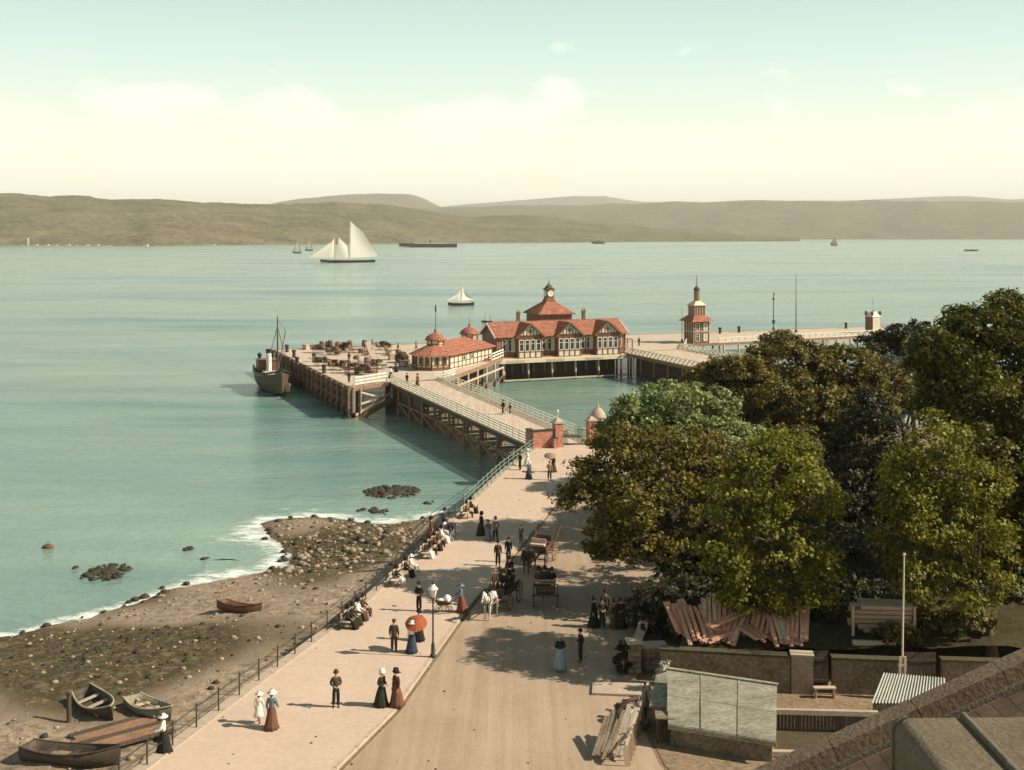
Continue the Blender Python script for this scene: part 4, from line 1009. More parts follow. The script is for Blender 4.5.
M_boatw = mat('boat_cream', (0.42, 0.35, 0.25), 0.7, 0.35, 1.5); M_boatd = mat('boat_tar', (0.07, 0.05, 0.035), 0.6, 0.35, 1.5)
M_boatr = mat('boat_varnish_red', (0.16, 0.065, 0.035), 0.6, 0.3, 1.5); M_boatg = mat('boat_grey_green', (0.23, 0.20, 0.13), 0.7, 0.25, 1.5)
rowing_boat('reddish brown rowing boat drawn up alone high on the shingle', 240, 611, 1.8, 62, 3.5, 1.3, 0.5, M_boatr, M_boatr, tilt=0.18)
rowing_boat('dark hulled rowing boat with pale inside lying beside the slip planks', 98, 712, 2.4, 42, 3.9, 1.45, 0.55, M_boatd, M_boatw, tilt=-0.16)
rowing_boat('grey green rowing boat with rounded stern close under the promenade rail', 150, 716, 2.4, 52, 3.4, 1.5, 0.5, M_boatg, M_boatw, True, tilt=0.10)
rowing_boat('long tarred boat lying across the lower corner of the beach', 72, 764, 2.4, 80, 4.8, 1.7, 0.6, M_boatd, M_boatd, tilt=0.12)
# slip of loose planks between the boats
sl_ = G(122, 738, 2.4); slt = thing('plank_slip', 'sloping slip of weathered planks on the beach between the boats', 'slipway', (sl_.x, sl_.y, beach_z(sl_.x, sl_.y) + 0.1), math.radians(-52))
rr_ = random.Random(5)
for i in range(7): MB().box((i * 0.42 - 1.3, rr_.uniform(-0.2, 0.2), 0.12), (0.34, 4.2 + rr_.uniform(-0.4, 0.4), 0.06), Matrix.Rotation(rr_.uniform(-0.03, 0.03), 3, 'Z')).build('plank', M_wooddark if i % 3 == 0 else M_wood, slt)
for y in (-1.4, 1.4): MB().box((0, y, 0.02), (3.2, 0.2, 0.14)).build('bearer', M_wood, slt)
pst = G(69, 722, 2.4); o = MB().tube((0, 0, -0.3), (0, 0, 1.5), 0.13, 0.11, 8).lathe([(0.16, 1.42), (0.16, 1.5), (0.02, 1.55)], n=8).build('mooring_post', M_wooddark, None, (pst.x, pst.y, beach_z(pst.x, pst.y))); tag(o, 'stout dark mooring post standing by the weed on the lower beach', 'post')

M_sail = leafmat('sail_canvas', (.8, .76, .68), (.84, .80, .71), .45)
for n_ in M_sail.node_tree.nodes:
    if n_.type == 'VALTORGB':
        for e_ in n_.color_ramp.elements: e_.color = (.82, .78, .69, 1)
M_hullblk = mat('hull_black', (0.022, 0.022, 0.022), 0.45, 0.3, 0.4); M_hullbrown = mat('hull_brown', (0.10, 0.07, 0.045), 0.6, 0.35, 0.5)
M_funnel = mat('funnel_white', (0.75, 0.72, 0.64), 0.5, 0.1, 1.0)
def sail(mb, pts, belly=0.8, n=8):
    """a curved sheet of canvas between three or four corners"""
    if len(pts) == 3: pts = [pts[0], pts[1], pts[2], pts[2]]
    a, b, c, d = [Vector(p) for p in pts]; nrm = (c - a).cross(b - a).normalized(); vs = []; fs = []
    for i in range(n + 1):
        for j in range(n + 1):
            u, v = i / n, j / n; p = (a * (1 - u) + b * u) * (1 - v) + (d * (1 - u) + c * u) * v
            vs.append(p + nrm * belly * math.sin(PI * u) * math.sin(PI * min(1, v * 0.9 + 0.08)))
    for i in range(n):
        for j in range(n): q = i * (n + 1) + j; fs.append((q, q + 1, q + n + 2, q + n + 1))
    o = len(vs); vs += [v + nrm * 0.06 for v in vs]; fs += [tuple(o + k for k in f[::-1]) for f in fs]
    mb.add(vs, fs, 0, True)
# big racing yacht: bow to the left, hull 54 px long
yp = G(348, 262.5, 0); S = yp.y / F      # metres per photo pixel there
yt = thing('racing_yacht', 'large white-sailed yawl with long dark hull crossing the middle of the firth', 'sailing yacht', yp, math.radians(-58)); yt.scale = (1, 1.18, 1)
closed_hull(MB(), 50 * S, 5.5, 2.3, sheer=0.7, transom=0.35).build('hull', M_hullblk, yt)
MB().box((0, 0, 2.4), (3.6, 38 * S, 0.2)).build('deck', M_woodpale, yt)
MB().tube((0, 1.5 * S, 2), (0, 1.5 * S, 41.5 * S), 0.4, 0.15, 8).build('mast', M_woodpale, yt); MB().tube((0, -12.5 * S, 2), (0, -11.5 * S, 27 * S), 0.3, 0.12, 8).build('mast', M_woodpale, yt)
MB().tube((0, -22 * S, 3.4), (0, -36 * S, 5.5), 0.25, 0.12, 6).build('bowsprit', M_woodpale, yt)
# heading is -y: mainsail aft of the tall mast
for pts_, bl_ in (([(0, 2 * S, 4.5), (0, 28 * S, 5.5), (0, 14.0 * S, 30 * S), (0, 2.5 * S, 41 * S)], 1.6), ([(0, 0.5 * S, 4.5), (0, -10.5 * S, 5.0), (0, -8.5 * S, 25 * S), (0, -1.0 * S, 17 * S)], 1.2), ([(0, -13 * S, 4.5), (0, -25 * S, 5), (0, -12.5 * S, 25 * S)], 1.0), ([(0, -17 * S, 4.5), (0, -35 * S, 5.2), (0, -13.5 * S, 22 * S)], 1.0)):
    mb = MB(); sail(mb, pts_, bl_); mb.build('sail', M_sail, yt)
# second yacht nearer the pier
y2 = G(461, 305.5, 0); S = y2.y / F
yt = thing('small_ketch', 'smaller white-sailed ketch with black hull off the far side of the pier', 'sailing yacht', y2, math.radians(-58)); yt.scale = (1, 1.18, 1)
closed_hull(MB(), 25 * S, 2.2, 0.95, sheer=0.3, transom=0.4).build('hull', M_hullblk, yt)
MB().box((0, 0, 1.0), (1.3, 18 * S, 0.1)).build('deck', M_woodpale, yt)
MB().tube((0, 0, 1), (0, 0, 19.5 * S), 0.14, 0.07, 6).build('mast', M_woodpale, yt)
for pts_, bl_ in (([(0, 0.6 * S, 1.8), (0, 13.5 * S, 2.0), (0, 7 * S, 11 * S), (0, 1.5 * S, 19 * S)], 0.6), ([(0, -0.8 * S, 1.8), (0, -8.5 * S, 2.0), (0, -0.8 * S, 16 * S)], 0.4), ([(0, -5.5 * S, 1.8), (0, -14 * S, 2.0), (0, -2.5 * S, 12.5 * S)], 0.35)):
    mb = MB(); sail(mb, pts_, bl_); mb.build('sail', M_sail, yt)
# steamer
sp_ = G(428, 247.2, 0); S = sp_.y / F
ss = thing('steamship', 'long low black steamship lying off the far hills', 'steamship', sp_, math.radians(-90))
closed_hull(MB(), 58 * S, 9, 4.6 * S * 0.75, sheer=0.8 * S * 0.6, transom=0.5).build('hull', M_hullblk, ss)
MB().box((0, 1 * S, 4.2 * S * 0.8 + 1.2), (6, 30 * S, 2.2)).build('deckhouse', M_funnel, ss)
MB().tube((0, 2 * S, 6), (0, 2.4 * S, 7.2 * S), 1.6, 1.5, 10).build('funnel', M_hullblk, ss)
for f in (-16, 15): MB().tube((0, f * S, 5), (0, (f + 0.3) * S, 9 * S), 0.35, 0.2, 6).build('mast', M_brownp, ss)
# far small craft
def far_sail(label, px, py, h, wd, m=None, hm=None):
    p = G(px, py, 0); S = p.y / F
    o = thing('sailing_boat', label, 'sailing boat', p, math.radians(-90))
    closed_hull(MB(), wd * S, 0.22 * wd * S, 1.1 * S, sheer=0.3 * S).build('hull', hm or M_hullbrown, o)
    MB().tube((0, 0, S), (0, 0.1 * S, h * S), 0.15 * S * 0.6, 0.1, 6).build('mast', M_brownp, o)
    a = MB(); sail(a, [(0, 0.2 * S, 1.3 * S), (0, wd * 0.5 * S, 1.5 * S), (0, wd * 0.22 * S, h * 0.72 * S), (0, 0.2 * S, h * S)], 0.3 * S); a.build('sail', m or M_sail, o)
    b = MB(); sail(b, [(0, -0.3 * S, 1.3 * S), (0, -wd * 0.55 * S, 1.5 * S), (0, -0.2 * S, h * 0.8 * S)], 0.2 * S); b.build('sail', m or M_sail, o)
far_sail('little white sailing boat, left one of the pair beyond the big yacht', 297, 253, 12.5, 9)
far_sail('little white sailing boat, right one of the pair beyond the big yacht', 309, 250.5, 10.5, 8)
M_tan = mat('tan_sail', (0.30, 0.22, 0.16), 0.9, 0.15, 0.3, 0.0)
far_sail('tiny brown-sailed boat far across on the right of the firth', 834, 245.5, 8, 7, M_tan)
p = G(598, 243.7, 0); S = p.y / F; o = thing('steam_launch', 'tiny dark steamer far across above the landing house clock', 'steamboat', p, math.radians(-90))
closed_hull(MB(), 13 * S, 2.4 * S, 1.9 * S, sheer=0.4 * S).build('hull', M_hullblk, o); MB().box((0, 0, 2.1 * S), (1.4 * S, 6 * S, 0.8 * S)).build('deckhouse', M_tan, o); MB().tube((0, 0, 2 * S), (0, 0, 4.2 * S), 0.45 * S, 0.4 * S, 8).build('funnel', M_hullblk, o)
p = G(971, 251, 0); S = p.y / F; o = thing('steam_launch', 'faint low dark boat at the far right of the firth', 'steamboat', p, math.radians(-80))
closed_hull(MB(), 15 * S, 2.2 * S, 1.2 * S, sheer=0.3 * S).build('hull', M_hullbrown, o); MB().box((0, 1 * S, 1.4 * S), (1.2 * S, 5 * S, 0.7 * S)).build('deckhouse', M_tan, o)
p = G(487, 322.5, 0); S = p.y / F; o = thing('fishing_smack', 'small dark boat with two bare masts beyond the left gable of the landing house', 'fishing boat', p, math.radians(-90))
closed_hull(MB(), 11 * S, 2.0 * S, 1.6 * S, sheer=0.4 * S).build('hull', M_hullblk, o)
for f, h in ((-2.0, 10), (3.0, 8.5)): MB().tube((0, f * S, S), (0, f * S, h * S), 0.1, 0.06, 6).build('mast', M_brownp, o)
p = G(48, 548, 0); o = thing('mooring_buoy', 'small rust-red mooring buoy alone on the water off the beach', 'buoy', p)
MB().ball((0, 0, 0.08), 0.33, 10, 8, sc=(1.6, 1, 0.8)).build('float', M_boatr, o); MB().ring((0, 0, 0.42), (0, 1, 0), 0.12, 0.025, 12, 5).build('mooring_ring', M_iron, o)

# coasting steam lighter at the left of the pier
pf = thing('steam_lighter', 'dark stubby cargo steamer with white funnel moored off the left pier corner', 'coaster', (-41.6, 199.6, 0), math.radians(22))
closed_hull(MB(), 18, 5.4, 2.7, sheer=0.9, transom=0.62, n=15).build('hull', M_hullbrown, pf)
rs_ = hull_rings(18, 5.4, 2.7, 0.9, 15, 0.62)
gm = MB()
for j in (0, -1): gm.path([r[j] + Vector((0, 0, 0.3)) for r in rs_], 0.18, 6)
gm.build('bulwark', M_hullblk, pf)
MB().box((0, -1.2, 2.95), (2.8, 6.0, 0.6)).build('hatch', M_woodpale, pf)
MB().box((0, 5.6, 3.9), (3.2, 3.0, 1.8)).box((0, 5.6, 4.86), (3.5, 3.3, 0.12)).build('wheelhouse', M_brownp, pf)
fu = MB().tube((0, 3.4, 2.6), (0, 3.5, 6.2), 0.5, 0.48, 12).build('funnel', M_funnel, pf); MB().tube((0, 3.5, 6.2), (0, 3.52, 6.9), 0.5, 0.5, 12).build('funnel_top', M_hullblk, pf)
MB().tube((0, -5.0, 2.4), (0, -4.8, 13.2), 0.2, 0.09, 8).build('mast', M_wooddark, pf)
MB().tube((0, -4.7, 3.4), (2.2, -0.6, 10.4), 0.11, 0.07, 8).build('derrick', M_wooddark, pf)
rg = MB()
for s in (-1, 1): rg.tube((s * 2.2, -3.5, 2.8), (0, -4.8, 11.5), 0.03, 0.03, 4); rg.tube((s * 2.2, -6.0, 2.9), (0, -4.8, 11.5), 0.03, 0.03, 4)
rg.tube((2.2, -0.6, 10.4), (0, -4.8, 12.6), 0.03, 0.03, 4); rg.build('rigging', M_iron, pf)
MB().tube((-0.9, 7.8, 3.0), (-0.9, 7.8, 5.4), 0.3, 0.26, 8).ball((-0.9, 7.6, 5.5), 0.42, 8, 6).build('ventilator', M_hullblk, pf)
MB().box((0.0, -7.2, 3.5), (1.6, 0.6, 0.9)).build('windlass', M_iron, pf)
MB().box((1.15, -8.2, 1.5), (0.12, 0.9, 1.4), Matrix.Rotation(0.7, 3, 'Z')).build('bow_fender', M_woodpale, pf)

# far shore: lighthouse and white cottages under the left hills
def far_y(px): return 2835.0
p = Vector(((28 - 512) * 2835 / F, 2835, 0)); S = 2835 / F
lh = thing('lighthouse', 'white round lighthouse on the far left shore under the hills', 'lighthouse', p)
MB().lathe([(1.25 * S, 0), (0.95 * S, 7.5 * S), (1.3 * S, 7.7 * S), (1.3 * S, 8.1 * S)], n=14).build('tower', M_whitehat, lh)
MB().lathe([(0.75 * S, 8.1 * S), (0.75 * S, 9.4 * S), (0.9 * S, 9.4 * S), (0.1 * S, 10.4 * S)], n=12).build('lantern', M_iron, lh)
rr_ = random.Random(9)
cot_w = MB().box((0, 0, 3), (16, 9, 6)).mesh('wall', M_whitehat)
cot_r = MB().extr([(-8.5, -5.2, 6), (-8.5, 5.2, 6), (-8.5, 0, 9.5)], (17, 0, 0)).mesh('roof', M_lead)
for i, px in enumerate((22, 36, 47, 56, 68, 76, 88, 97, 146, 214)):
    Y = 2822 + max(0, px - 150) * 3.2 + rr_.uniform(2, 12)
    c = thing('cottage', 'tiny white cottage among others along the far left shore under the hills', 'house', ((px - 512) * Y / F, Y, 0.2), rr_.uniform(-0.2, 0.2), 'cottages along the far left shore', rr_.uniform(0.4, 0.75))
    inst('wall', cot_w, c); inst('roof', cot_r, c)
spit = MB(); spit.prism([((px - 512) * 2815 / F, 2815 + dy, 0)[:2] for px, dy in ((-80, 0), (20, -4), (105, -4), (112, 2), (60, 30), (-80, 40))], -1, 1.6); struct('shore', spit, M_kerb)
# ------------------------------------------------------------------ people
POSE = {   # elbow, wrist for each arm; hip-knee-ankle offsets for each leg (figure faces -y)
 'stand': dict(al=((.225, .02, 1.13), (.23, -.05, .88)), ar=((-.225, .02, 1.13), (-.23, -.05, .88)), ll=((.1, -.01, .48), (.1, .02, .08)), lr=((-.1, -.01, .48), (-.11, .02, .08))),
 'walk': dict(al=((.23, .1, 1.14), (.24, .02, .9)), ar=((-.23, -.06, 1.14), (-.22, -.22, .95)), ll=((.1, -.14, .5), (.1, -.2, .1)), lr=((-.1, .02, .49), (-.1, .24, .12))),
 'hands': dict(al=((.26, .06, 1.14), (.1, -.2, 1.08)), ar=((-.26, .06, 1.14), (-.1, -.2, 1.06)), ll=((.1, -.02, .48), (.11, .0, .08)), lr=((-.1, -.0, .48), (-.12, .04, .08))),
 'hold': dict(al=((.225, .02, 1.13), (.23, -.05, .88)), ar=((-.27, -.06, 1.16), (-.2, -.25, 1.32)), ll=((.1, -.08, .49), (.1, -.1, .08)), lr=((-.1, .02, .48), (-.1, .12, .09))),
 'push': dict(al=((.23, -.12, 1.15), (.19, -.4, 1.04)), ar=((-.23, -.12, 1.15), (-.19, -.4, 1.04)), ll=((.1, -.1, .49), (.1, -.12, .08)), lr=((-.1, .02, .48), (-.1, .16, .1))),
 'sit': dict(al=((.24, -.04, .74), (.16, -.3, .62)), ar=((-.24, -.04, .74), (-.15, -.3, .62)), ll=((.11, -.46, .49), (.12, -.46, .08)), lr=((-.11, -.45, .5), (-.12, -.52, .08)), drop=-.42),
}
CACHE = {}
def sh(p, d): return (p[0], p[1], p[2] + d)
def body_mesh(pose, lean=0.0):
    key = ('body', pose)
    if key in CACHE: return CACHE[key]
    P = POSE[pose]; d = P.get('drop', 0.0); k = Sk()
    k.j('pelvis', (0, 0, .95 + d), (.13, .1)).j('waist', (0, .0, 1.1 + d), (.12, .09), 'pelvis').j('chest', (0, .01, 1.29 + d), (.15, .11), 'waist')
    k.j('neckbase', (0, .015, 1.43 + d), (.075, .065), 'chest').j('neck', (0, .005, 1.5 + d), .052, 'neckbase')
    k.j('jaw', (0, -.02, 1.565 + d), (.066, .078), 'neck').j('face', (0, -.015, 1.63 + d), (.08, .098), 'jaw').j('crown', (0, .0, 1.7 + d), (.066, .08), 'face')
    k.j('nose', (0, -.115, 1.615 + d), .016, 'face')
    for s, nm in ((1, 'l'), (-1, 'r')):
        e, w_ = P['a' + nm]; dw = d if pose == 'sit' and False else 0
        k.j('sh' + nm, (s * .165, .015, 1.4 + d), .06, 'neckbase').j('el' + nm, e, .042, 'sh' + nm).j('wr' + nm, w_, .028, 'el' + nm)
        dr = (Vector(w_) - Vector(e)).normalized(); pm = Vector(w_) + dr * .07
        k.j('pa' + nm, pm, (.038, .02), 'wr' + nm)
        side = Vector((0, 1, 0)) if abs(dr.y) < .8 else Vector((1, 0, 0)); side = (side - dr * side.dot(dr)).normalized(); cur = dr.cross(side) * (s * -1)
        for q, (off, ln) in enumerate(((-.03, .07), (-.01, .082), (.01, .078), (.03, .06))):
            r_ = pm + side * off * .95 + dr * .03; m_ = r_ + dr * ln * .55 + cur * .004; t_ = m_ + dr * ln * .4 + cur * .02
            k.j('fa%d' % q + nm, r_, .009, 'pa' + nm).j('fb%d' % q + nm, m_, .0085, 'fa%d' % q + nm).j('fc%d' % q + nm, t_, .007, 'fb%d' % q + nm)
        k.j('th' + nm, Vector(w_) + dr * .035 - side * .045, .01, 'wr' + nm).j('ti' + nm, Vector(w_) + dr * .085 - side * .06, .008, 'th' + nm)
        kn, an = P['l' + nm]
        k.j('hip' + nm, (s * .09, 0 if pose != 'sit' else -.05, .88 + d), .085, 'pelvis').j('kn' + nm, kn, .058, 'hip' + nm).j('an' + nm, an, .04, 'kn' + nm)
        k.j('he' + nm, (an[0], an[1] - .02, an[2] - .045), .038, 'an' + nm).j('to' + nm, (an[0] + s * .015, an[1] - .17, max(.03, an[2] - .055)), (.04, .025), 'he' + nm)
    me = k.mesh('body', 1)
    me.materials.append(M_skin); me.materials.append(M_hair); me.materials.append(M_leather)
    for p in me.polygons:      # eyes, mouth, eyebrows; boots
        c = p.center
        if c.y < -.07 and c.z - d > 1.5:
            if abs(abs(c.x) - .033) < .016 and abs(c.z - d - 1.64) < .016: p.material_index = 1
        an = P['ll'][1]
        if c.z < .13 + (0 if pose != 'walk' else .04): p.material_index = 2
    CACHE[key] = me; return me
def jacket_mesh(pose, long=False):
    key = ('jacket', pose, long)
    if key in CACHE: return CACHE[key]
    P = POSE[pose]; d = P.get('drop', 0.0); k = Sk()
    k.j('waist', (0, 0, 1.06 + d), (.165, .13))
    k.j('hem', (0, .01, (.8 if not long else .55) + d if pose != 'sit' else .9 + d), (.185, .145), 'waist')
    k.j('chest', (0, .01, 1.28 + d), (.198, .155), 'waist').j('top', (0, .015, 1.42 + d), (.13, .095), 'chest').j('collar', (0, .012, 1.475 + d), .07, 'top')
    for s, nm in ((1, 'l'), (-1, 'r')):
        e, w_ = P['a' + nm]; e = Vector(e); w_ = Vector(w_)
        k.j('s' + nm, (s * .172, .015, 1.4 + d), .09, 'top').j('e' + nm, e, .07, 's' + nm).j('c' + nm, w_ + (e - w_) * .08, .052, 'e' + nm)
    me = k.mesh('jacket', 1); me.materials.append(M_leather); CACHE[key] = me; return me
def trousers_mesh(pose):
    key = ('trousers', pose)
    if key in CACHE: return CACHE[key]
    P = POSE[pose]; d = P.get('drop', 0.0); k = Sk()
    k.j('pelvis', (0, 0, 1.0 + d), (.145, .112)).j('crotch', (0, 0, .9 + d), (.15, .12), 'pelvis')
    for s, nm in ((1, 'l'), (-1, 'r')):
        kn, an = P['l' + nm]
        k.j('h' + nm, (s * .095, 0 if pose != 'sit' else -.06, .84 + d), .1, 'crotch').j('k' + nm, kn, .092, 'h' + nm).j('a' + nm, (an[0], an[1], an[2] + .02), .075, 'k' + nm)
    me = k.mesh('trousers', 1); me.materials.append(M_leather); CACHE[key] = me; return me
def skirt_mesh(pose, short=False):
    key = ('skirt', pose, short)
    if key in CACHE: return CACHE[key]
    n = 26; rings = []
    if pose == 'sit':
        spec = [((0, .01, .66), .145, .12), ((0, -.1, .6), .21, .2), ((0, -.26, .56), .24, .3), ((0, -.4, .46), .25, .2), ((0, -.46, .25), .27, .18), ((0, -.5, .04), .3, .2)]
    else:
        lo = .4 if short else .02
        spec = [((0, 0, 1.09), .13, .1), ((0, .01, 1.0), .165, .14), ((0, .03, .85), .205, .19), ((0, .05, .55), .25, .26), ((0, .06, max(lo, .2)), .31, .33), ((0, .07, lo), .36, .39)]
        if short: spec = spec[:4] + [((0, .05, .42), .29, .29)]
    for q, (c, rx, ry) in enumerate(spec):
        f = q / (len(spec) - 1) * .12
        rings.append([(c[0] + math.cos(2 * PI * i / n) * rx * (1 + f * math.cos(9 * 2 * PI * i / n)), c[1] + math.sin(2 * PI * i / n) * ry * (1 + f * math.cos(9 * 2 * PI * i / n)), c[2]) for i in range(n)])
    me = MB().loft(rings).mesh('skirt', M_leather); CACHE[key] = me; return me
HATS = {
 'bowler': [(.155, 1.69), (.16, 1.7), (.105, 1.715), (.105, 1.76), (.09, 1.82), (.04, 1.845)],
 'cap': [(.105, 1.68), (.12, 1.715), (.115, 1.745), (.06, 1.76)],
 'boater': [(.2, 1.685), (.2, 1.70), (.105, 1.705), (.105, 1.785), (.02, 1.79)],
 'sunhat': [(.25, 1.68), (.245, 1.70), (.13, 1.73), (.125, 1.81), (.06, 1.84)],
 'bonnet': [(.17, 1.66), (.18, 1.70), (.13, 1.76), (.14, 1.84), (.05, 1.88)],
 'tophat': [(.17, 1.69), (.17, 1.7), (.105, 1.71), (.11, 1.87), (.02, 1.875)],
}
def hat_mesh(kind, d):
    key = ('hat', kind, d)
    if key in CACHE: return CACHE[key]
    mb = MB().lathe([(r, z + d) for r, z in HATS[kind]], (0, -.005, 0), 16, 0)
    if kind == 'cap': mb.box((0, -.12, 1.69 + d), (.15, .1, .015))
    if kind in ('boater', 'bowler', 'tophat'): mb.lathe([(.108, 1.708 + d), (.108, 1.735 + d)], (0, -.005, 0), 16, 1)
    if kind in ('bonnet', 'sunhat'): mb.ball((.07, -.06, 1.8 + d), .06, 7, 5, 1).ball((-.05, -.08, 1.78 + d), .045, 7, 5, 1)
    me = mb.mesh('hat', [M_blackhat, M_blackhat]); CACHE[key] = me; return me
def hair_mesh(bun, d):
    key = ('hair', bun, d)
    if key in CACHE: return CACHE[key]
    mb = MB().ball((0, .02, 1.655 + d), .1, 10, 8, sc=(.92, 1.0, .95))
    if bun: mb.ball((0, .115, 1.6 + d), .06, 8, 6)
    me = mb.mesh('hair', M_hair); CACHE[key] = me; return me
PEOPLE = []
BLK = (.025, .021, .018); BRN = (.085, .05, .028); DGR = (.034, .036, .022); GRY = (.13, .115, .10); BLU = (.14, .18, .22); WHT = (.72, .68, .58)
RED = (.2, .06, .04); NVY = (.045, .055, .075); TAN = (.30, .20, .12); RUST = (.16, .072, .045); OLV = (.07, .055, .034); ORG = (.32, .085, .04)
def person(label, pos, face, sex='m', pose='stand', top=BLK, low=BLK, hat='bowler', hatc=BLK, h=1.72, group=None, z=4.12):
    """pos: a photo pixel at the feet, or a world point; face: 0 towards the viewer, 90 to the right"""
    p = G(pos[0], pos[1], z) if len(pos) == 2 else Vector(pos)
    t_ = thing('person', label, 'person', p, math.radians(face), group, h / 1.72)
    d = POSE[pose].get('drop', 0.0)
    b = inst('body', body_mesh(pose), t_)
    inst('hair', hair_mesh(sex != 'm', d), t_)
    inst('jacket' if sex == 'm' else 'bodice', jacket_mesh(pose), t_, m=cloth(top))
    if sex == 'm': inst('trousers', trousers_mesh(pose), t_, m=cloth(low))
    else: inst('skirt', skirt_mesh(pose, sex == 'c'), t_, m=cloth(low))
    if hat: inst('hat', hat_mesh(hat, d), t_, m=[cloth(hatc), M_blackhat if hatc != BLK else cloth(BRN)])
    PEOPLE.append(t_); return t_
def parasol(label, p, rz, tilt, c1, r=.52, ln=1.0):
    t_ = thing('parasol', label, 'parasol', p, math.radians(rz)); t_.rotation_euler = (tilt, 0, math.radians(rz))
    n = 16; prof = [(.01, .0), (.2, -.03), (.38, -.11), (r, -.24)]
    mb = MB(); rings = []
    for q, (rr, zz) in enumerate(prof + [(r * .97, -.235), (.36, -.125), (.18, -.045), (.01, -.015)]):
        rings.append([(rr * (1 - .035 * (i % 2) * (rr > .3)) * math.cos(2 * PI * i / n), rr * (1 - .035 * (i % 2) * (rr > .3)) * math.sin(2 * PI * i / n), ln + zz) for i in range(n)])
    mb.loft(rings, 0, False); mb.build('canopy', cloth(c1), t_)
    MB().tube((0, 0, -.12), (0, 0, ln + .08), .014, .009, 6).ring((0, .045, -.12), (1, 0, 0), .045, .012, 12, 5).build('shaft', M_brownp, t_)
    return t_
def hand_of(person_, pose, side='r', off=(0, 0, 0)):
    w_ = Vector(POSE[pose]['a' + side][1]); e = Vector(POSE[pose]['a' + side][0]); g = w_ + (w_ - e).normalized() * .085
    s = person_.scale[0]; rz = person_.rotation_euler[2]
    return Vector(person_.location) + Matrix.Rotation(rz, 3, 'Z') @ (g * s) + Vector(off)

# -- lower promenade
person('child in white frock and wide white hat walking beside the blue-jacketed woman', (259, 723), 175, 'c', 'walk', WHT, WHT, 'sunhat', WHT, 1.38)
person('woman in grey-blue jacket, rust skirt and white hat walking with a child', (272, 728), 170, 'f', 'walk', BLU, RUST, 'sunhat', WHT, 1.66)
person('lone man in dark suit and brown hat standing mid-promenade at the bottom', (336, 707), 20, 'm', 'hands', OLV, BLK, 'bowler', BRN)
person('woman in long dark green dress and white hat, left of a pair talking', (382, 706), 60, 'f', 'hands', DGR, DGR, 'bonnet', WHT, 1.68)
person('woman in brown dress with striped skirt and dark hat, right of a pair talking', (396, 706), -50, 'f', 'stand', BRN, RUST, 'bonnet', BLK, 1.72)
person('bare-headed man in brown-green suit seen from behind left of the red parasol', (394, 652), 175, 'm', 'stand', OLV, OLV, 'cap', BRN, 1.76)
q = person('woman in white blouse and dark skirt walking under a red parasol', (412, 652), 170, 'f', 'hold', WHT, NVY, 'sunhat', WHT, 1.62)
hp_ = hand_of(q, 'hold'); parasol('orange-red parasol held open behind the woman in the dark skirt', hp_ + Vector((0, 0, 0)), 0, math.radians(28), ORG, .62, .5)
person('woman in black coat close beyond the red parasol', (419, 640), 175, 'f', 'hands', BLK, BLK, 'bonnet', BLK, 1.66)
person('man in black suit with hands in pockets up the path from the red parasol', (419, 611), -20, 'm', 'hands', BLK, BLK, 'bowler', BLK, 1.7)
q = person('nursemaid in red skirt and blue-grey blouse pushing a pram', (461, 612), -80, 'f', 'push', BLU, RED, 'sunhat', BLU, 1.62)
NURSE = q
# -- middle promenade
person('woman in dark green dress, left of the group of three mid-promenade', (481.5, 535), 120, 'f', 'stand', DGR, DGR, 'bonnet', BLK, 1.68)
person('girl in blue-grey frock in the group of three mid-promenade', (488, 540), 190, 'f', 'stand', GRY, BLU, 'sunhat', GRY, 1.45)
person('man in dark coat at the right of the group of three mid-promenade', (495.5, 541), 190, 'm', 'walk', GRY, BLK, 'bowler', GRY, 1.76)
person('small boy in grey standing alone by the kerb', (521, 543), 20, 'm', 'stand', GRY, OLV, 'cap', GRY, 1.35)
person('man in dark suit, left of two standing on the kerb above the white horse', (498, 566), 10, 'm', 'stand', OLV, BLK, 'bowler', BLK, 1.72)
person('man in dark suit, right of two standing on the kerb above the white horse', (508.5, 562), -15, 'm', 'stand', BLK, OLV, 'cap', BLK, 1.7)
q = person('boy in navy sailor suit under a blue umbrella by the railing', (450.5, 541), 30, 'm', 'hold', NVY, BLU, 'cap', NVY, 1.35)
parasol('blue-grey umbrella held low by the boy near the railing', hand_of(q, 'hold'), 20, math.radians(-50), BLU, .5, .35)
person('tall man in dark suit standing at the railing near the umbrella boy', (444.5, 532), 60, 'm', 'hands', NVY, BLK, 'bowler', BLK, 1.8)
person('woman in rust-red dress standing at the end of the bench by the railing', (431, 540), 100, 'f', 'stand', RUST, RED, 'bonnet', BLK, 1.68)
# -- far promenade by the gate
person('woman in navy skirt and white blouse walking near the pier gate', (529, 479), 20, 'f', 'walk', BLU, NVY, 'sunhat', WHT, 1.66)
q = person('man in pale jacket and dark trousers standing before the brick wall of the gate', (549.5, 480), 10, 'm', 'hold', TAN, NVY, 'cap', BRN, 1.74)
q = person('stout woman in brown beside the brick gate wall under a tan parasol', (553, 472), -30, 'f', 'hold', BRN, BRN, 'sunhat', WHT, 1.66)
parasol('tan parasol open before the red brick wall', hand_of(q, 'hold'), 0, 0.35, TAN, .6, .55)
person('woman in white dress at the rail end below the gangway', (527.5, 466), 100, 'f', 'hands', WHT, WHT, 'sunhat', WHT, 1.64)
person('man in black leaning by the rail end below the gangway', (520, 470), -60, 'm', 'hands', BLK, BLK, 'bowler', BLK, 1.72)
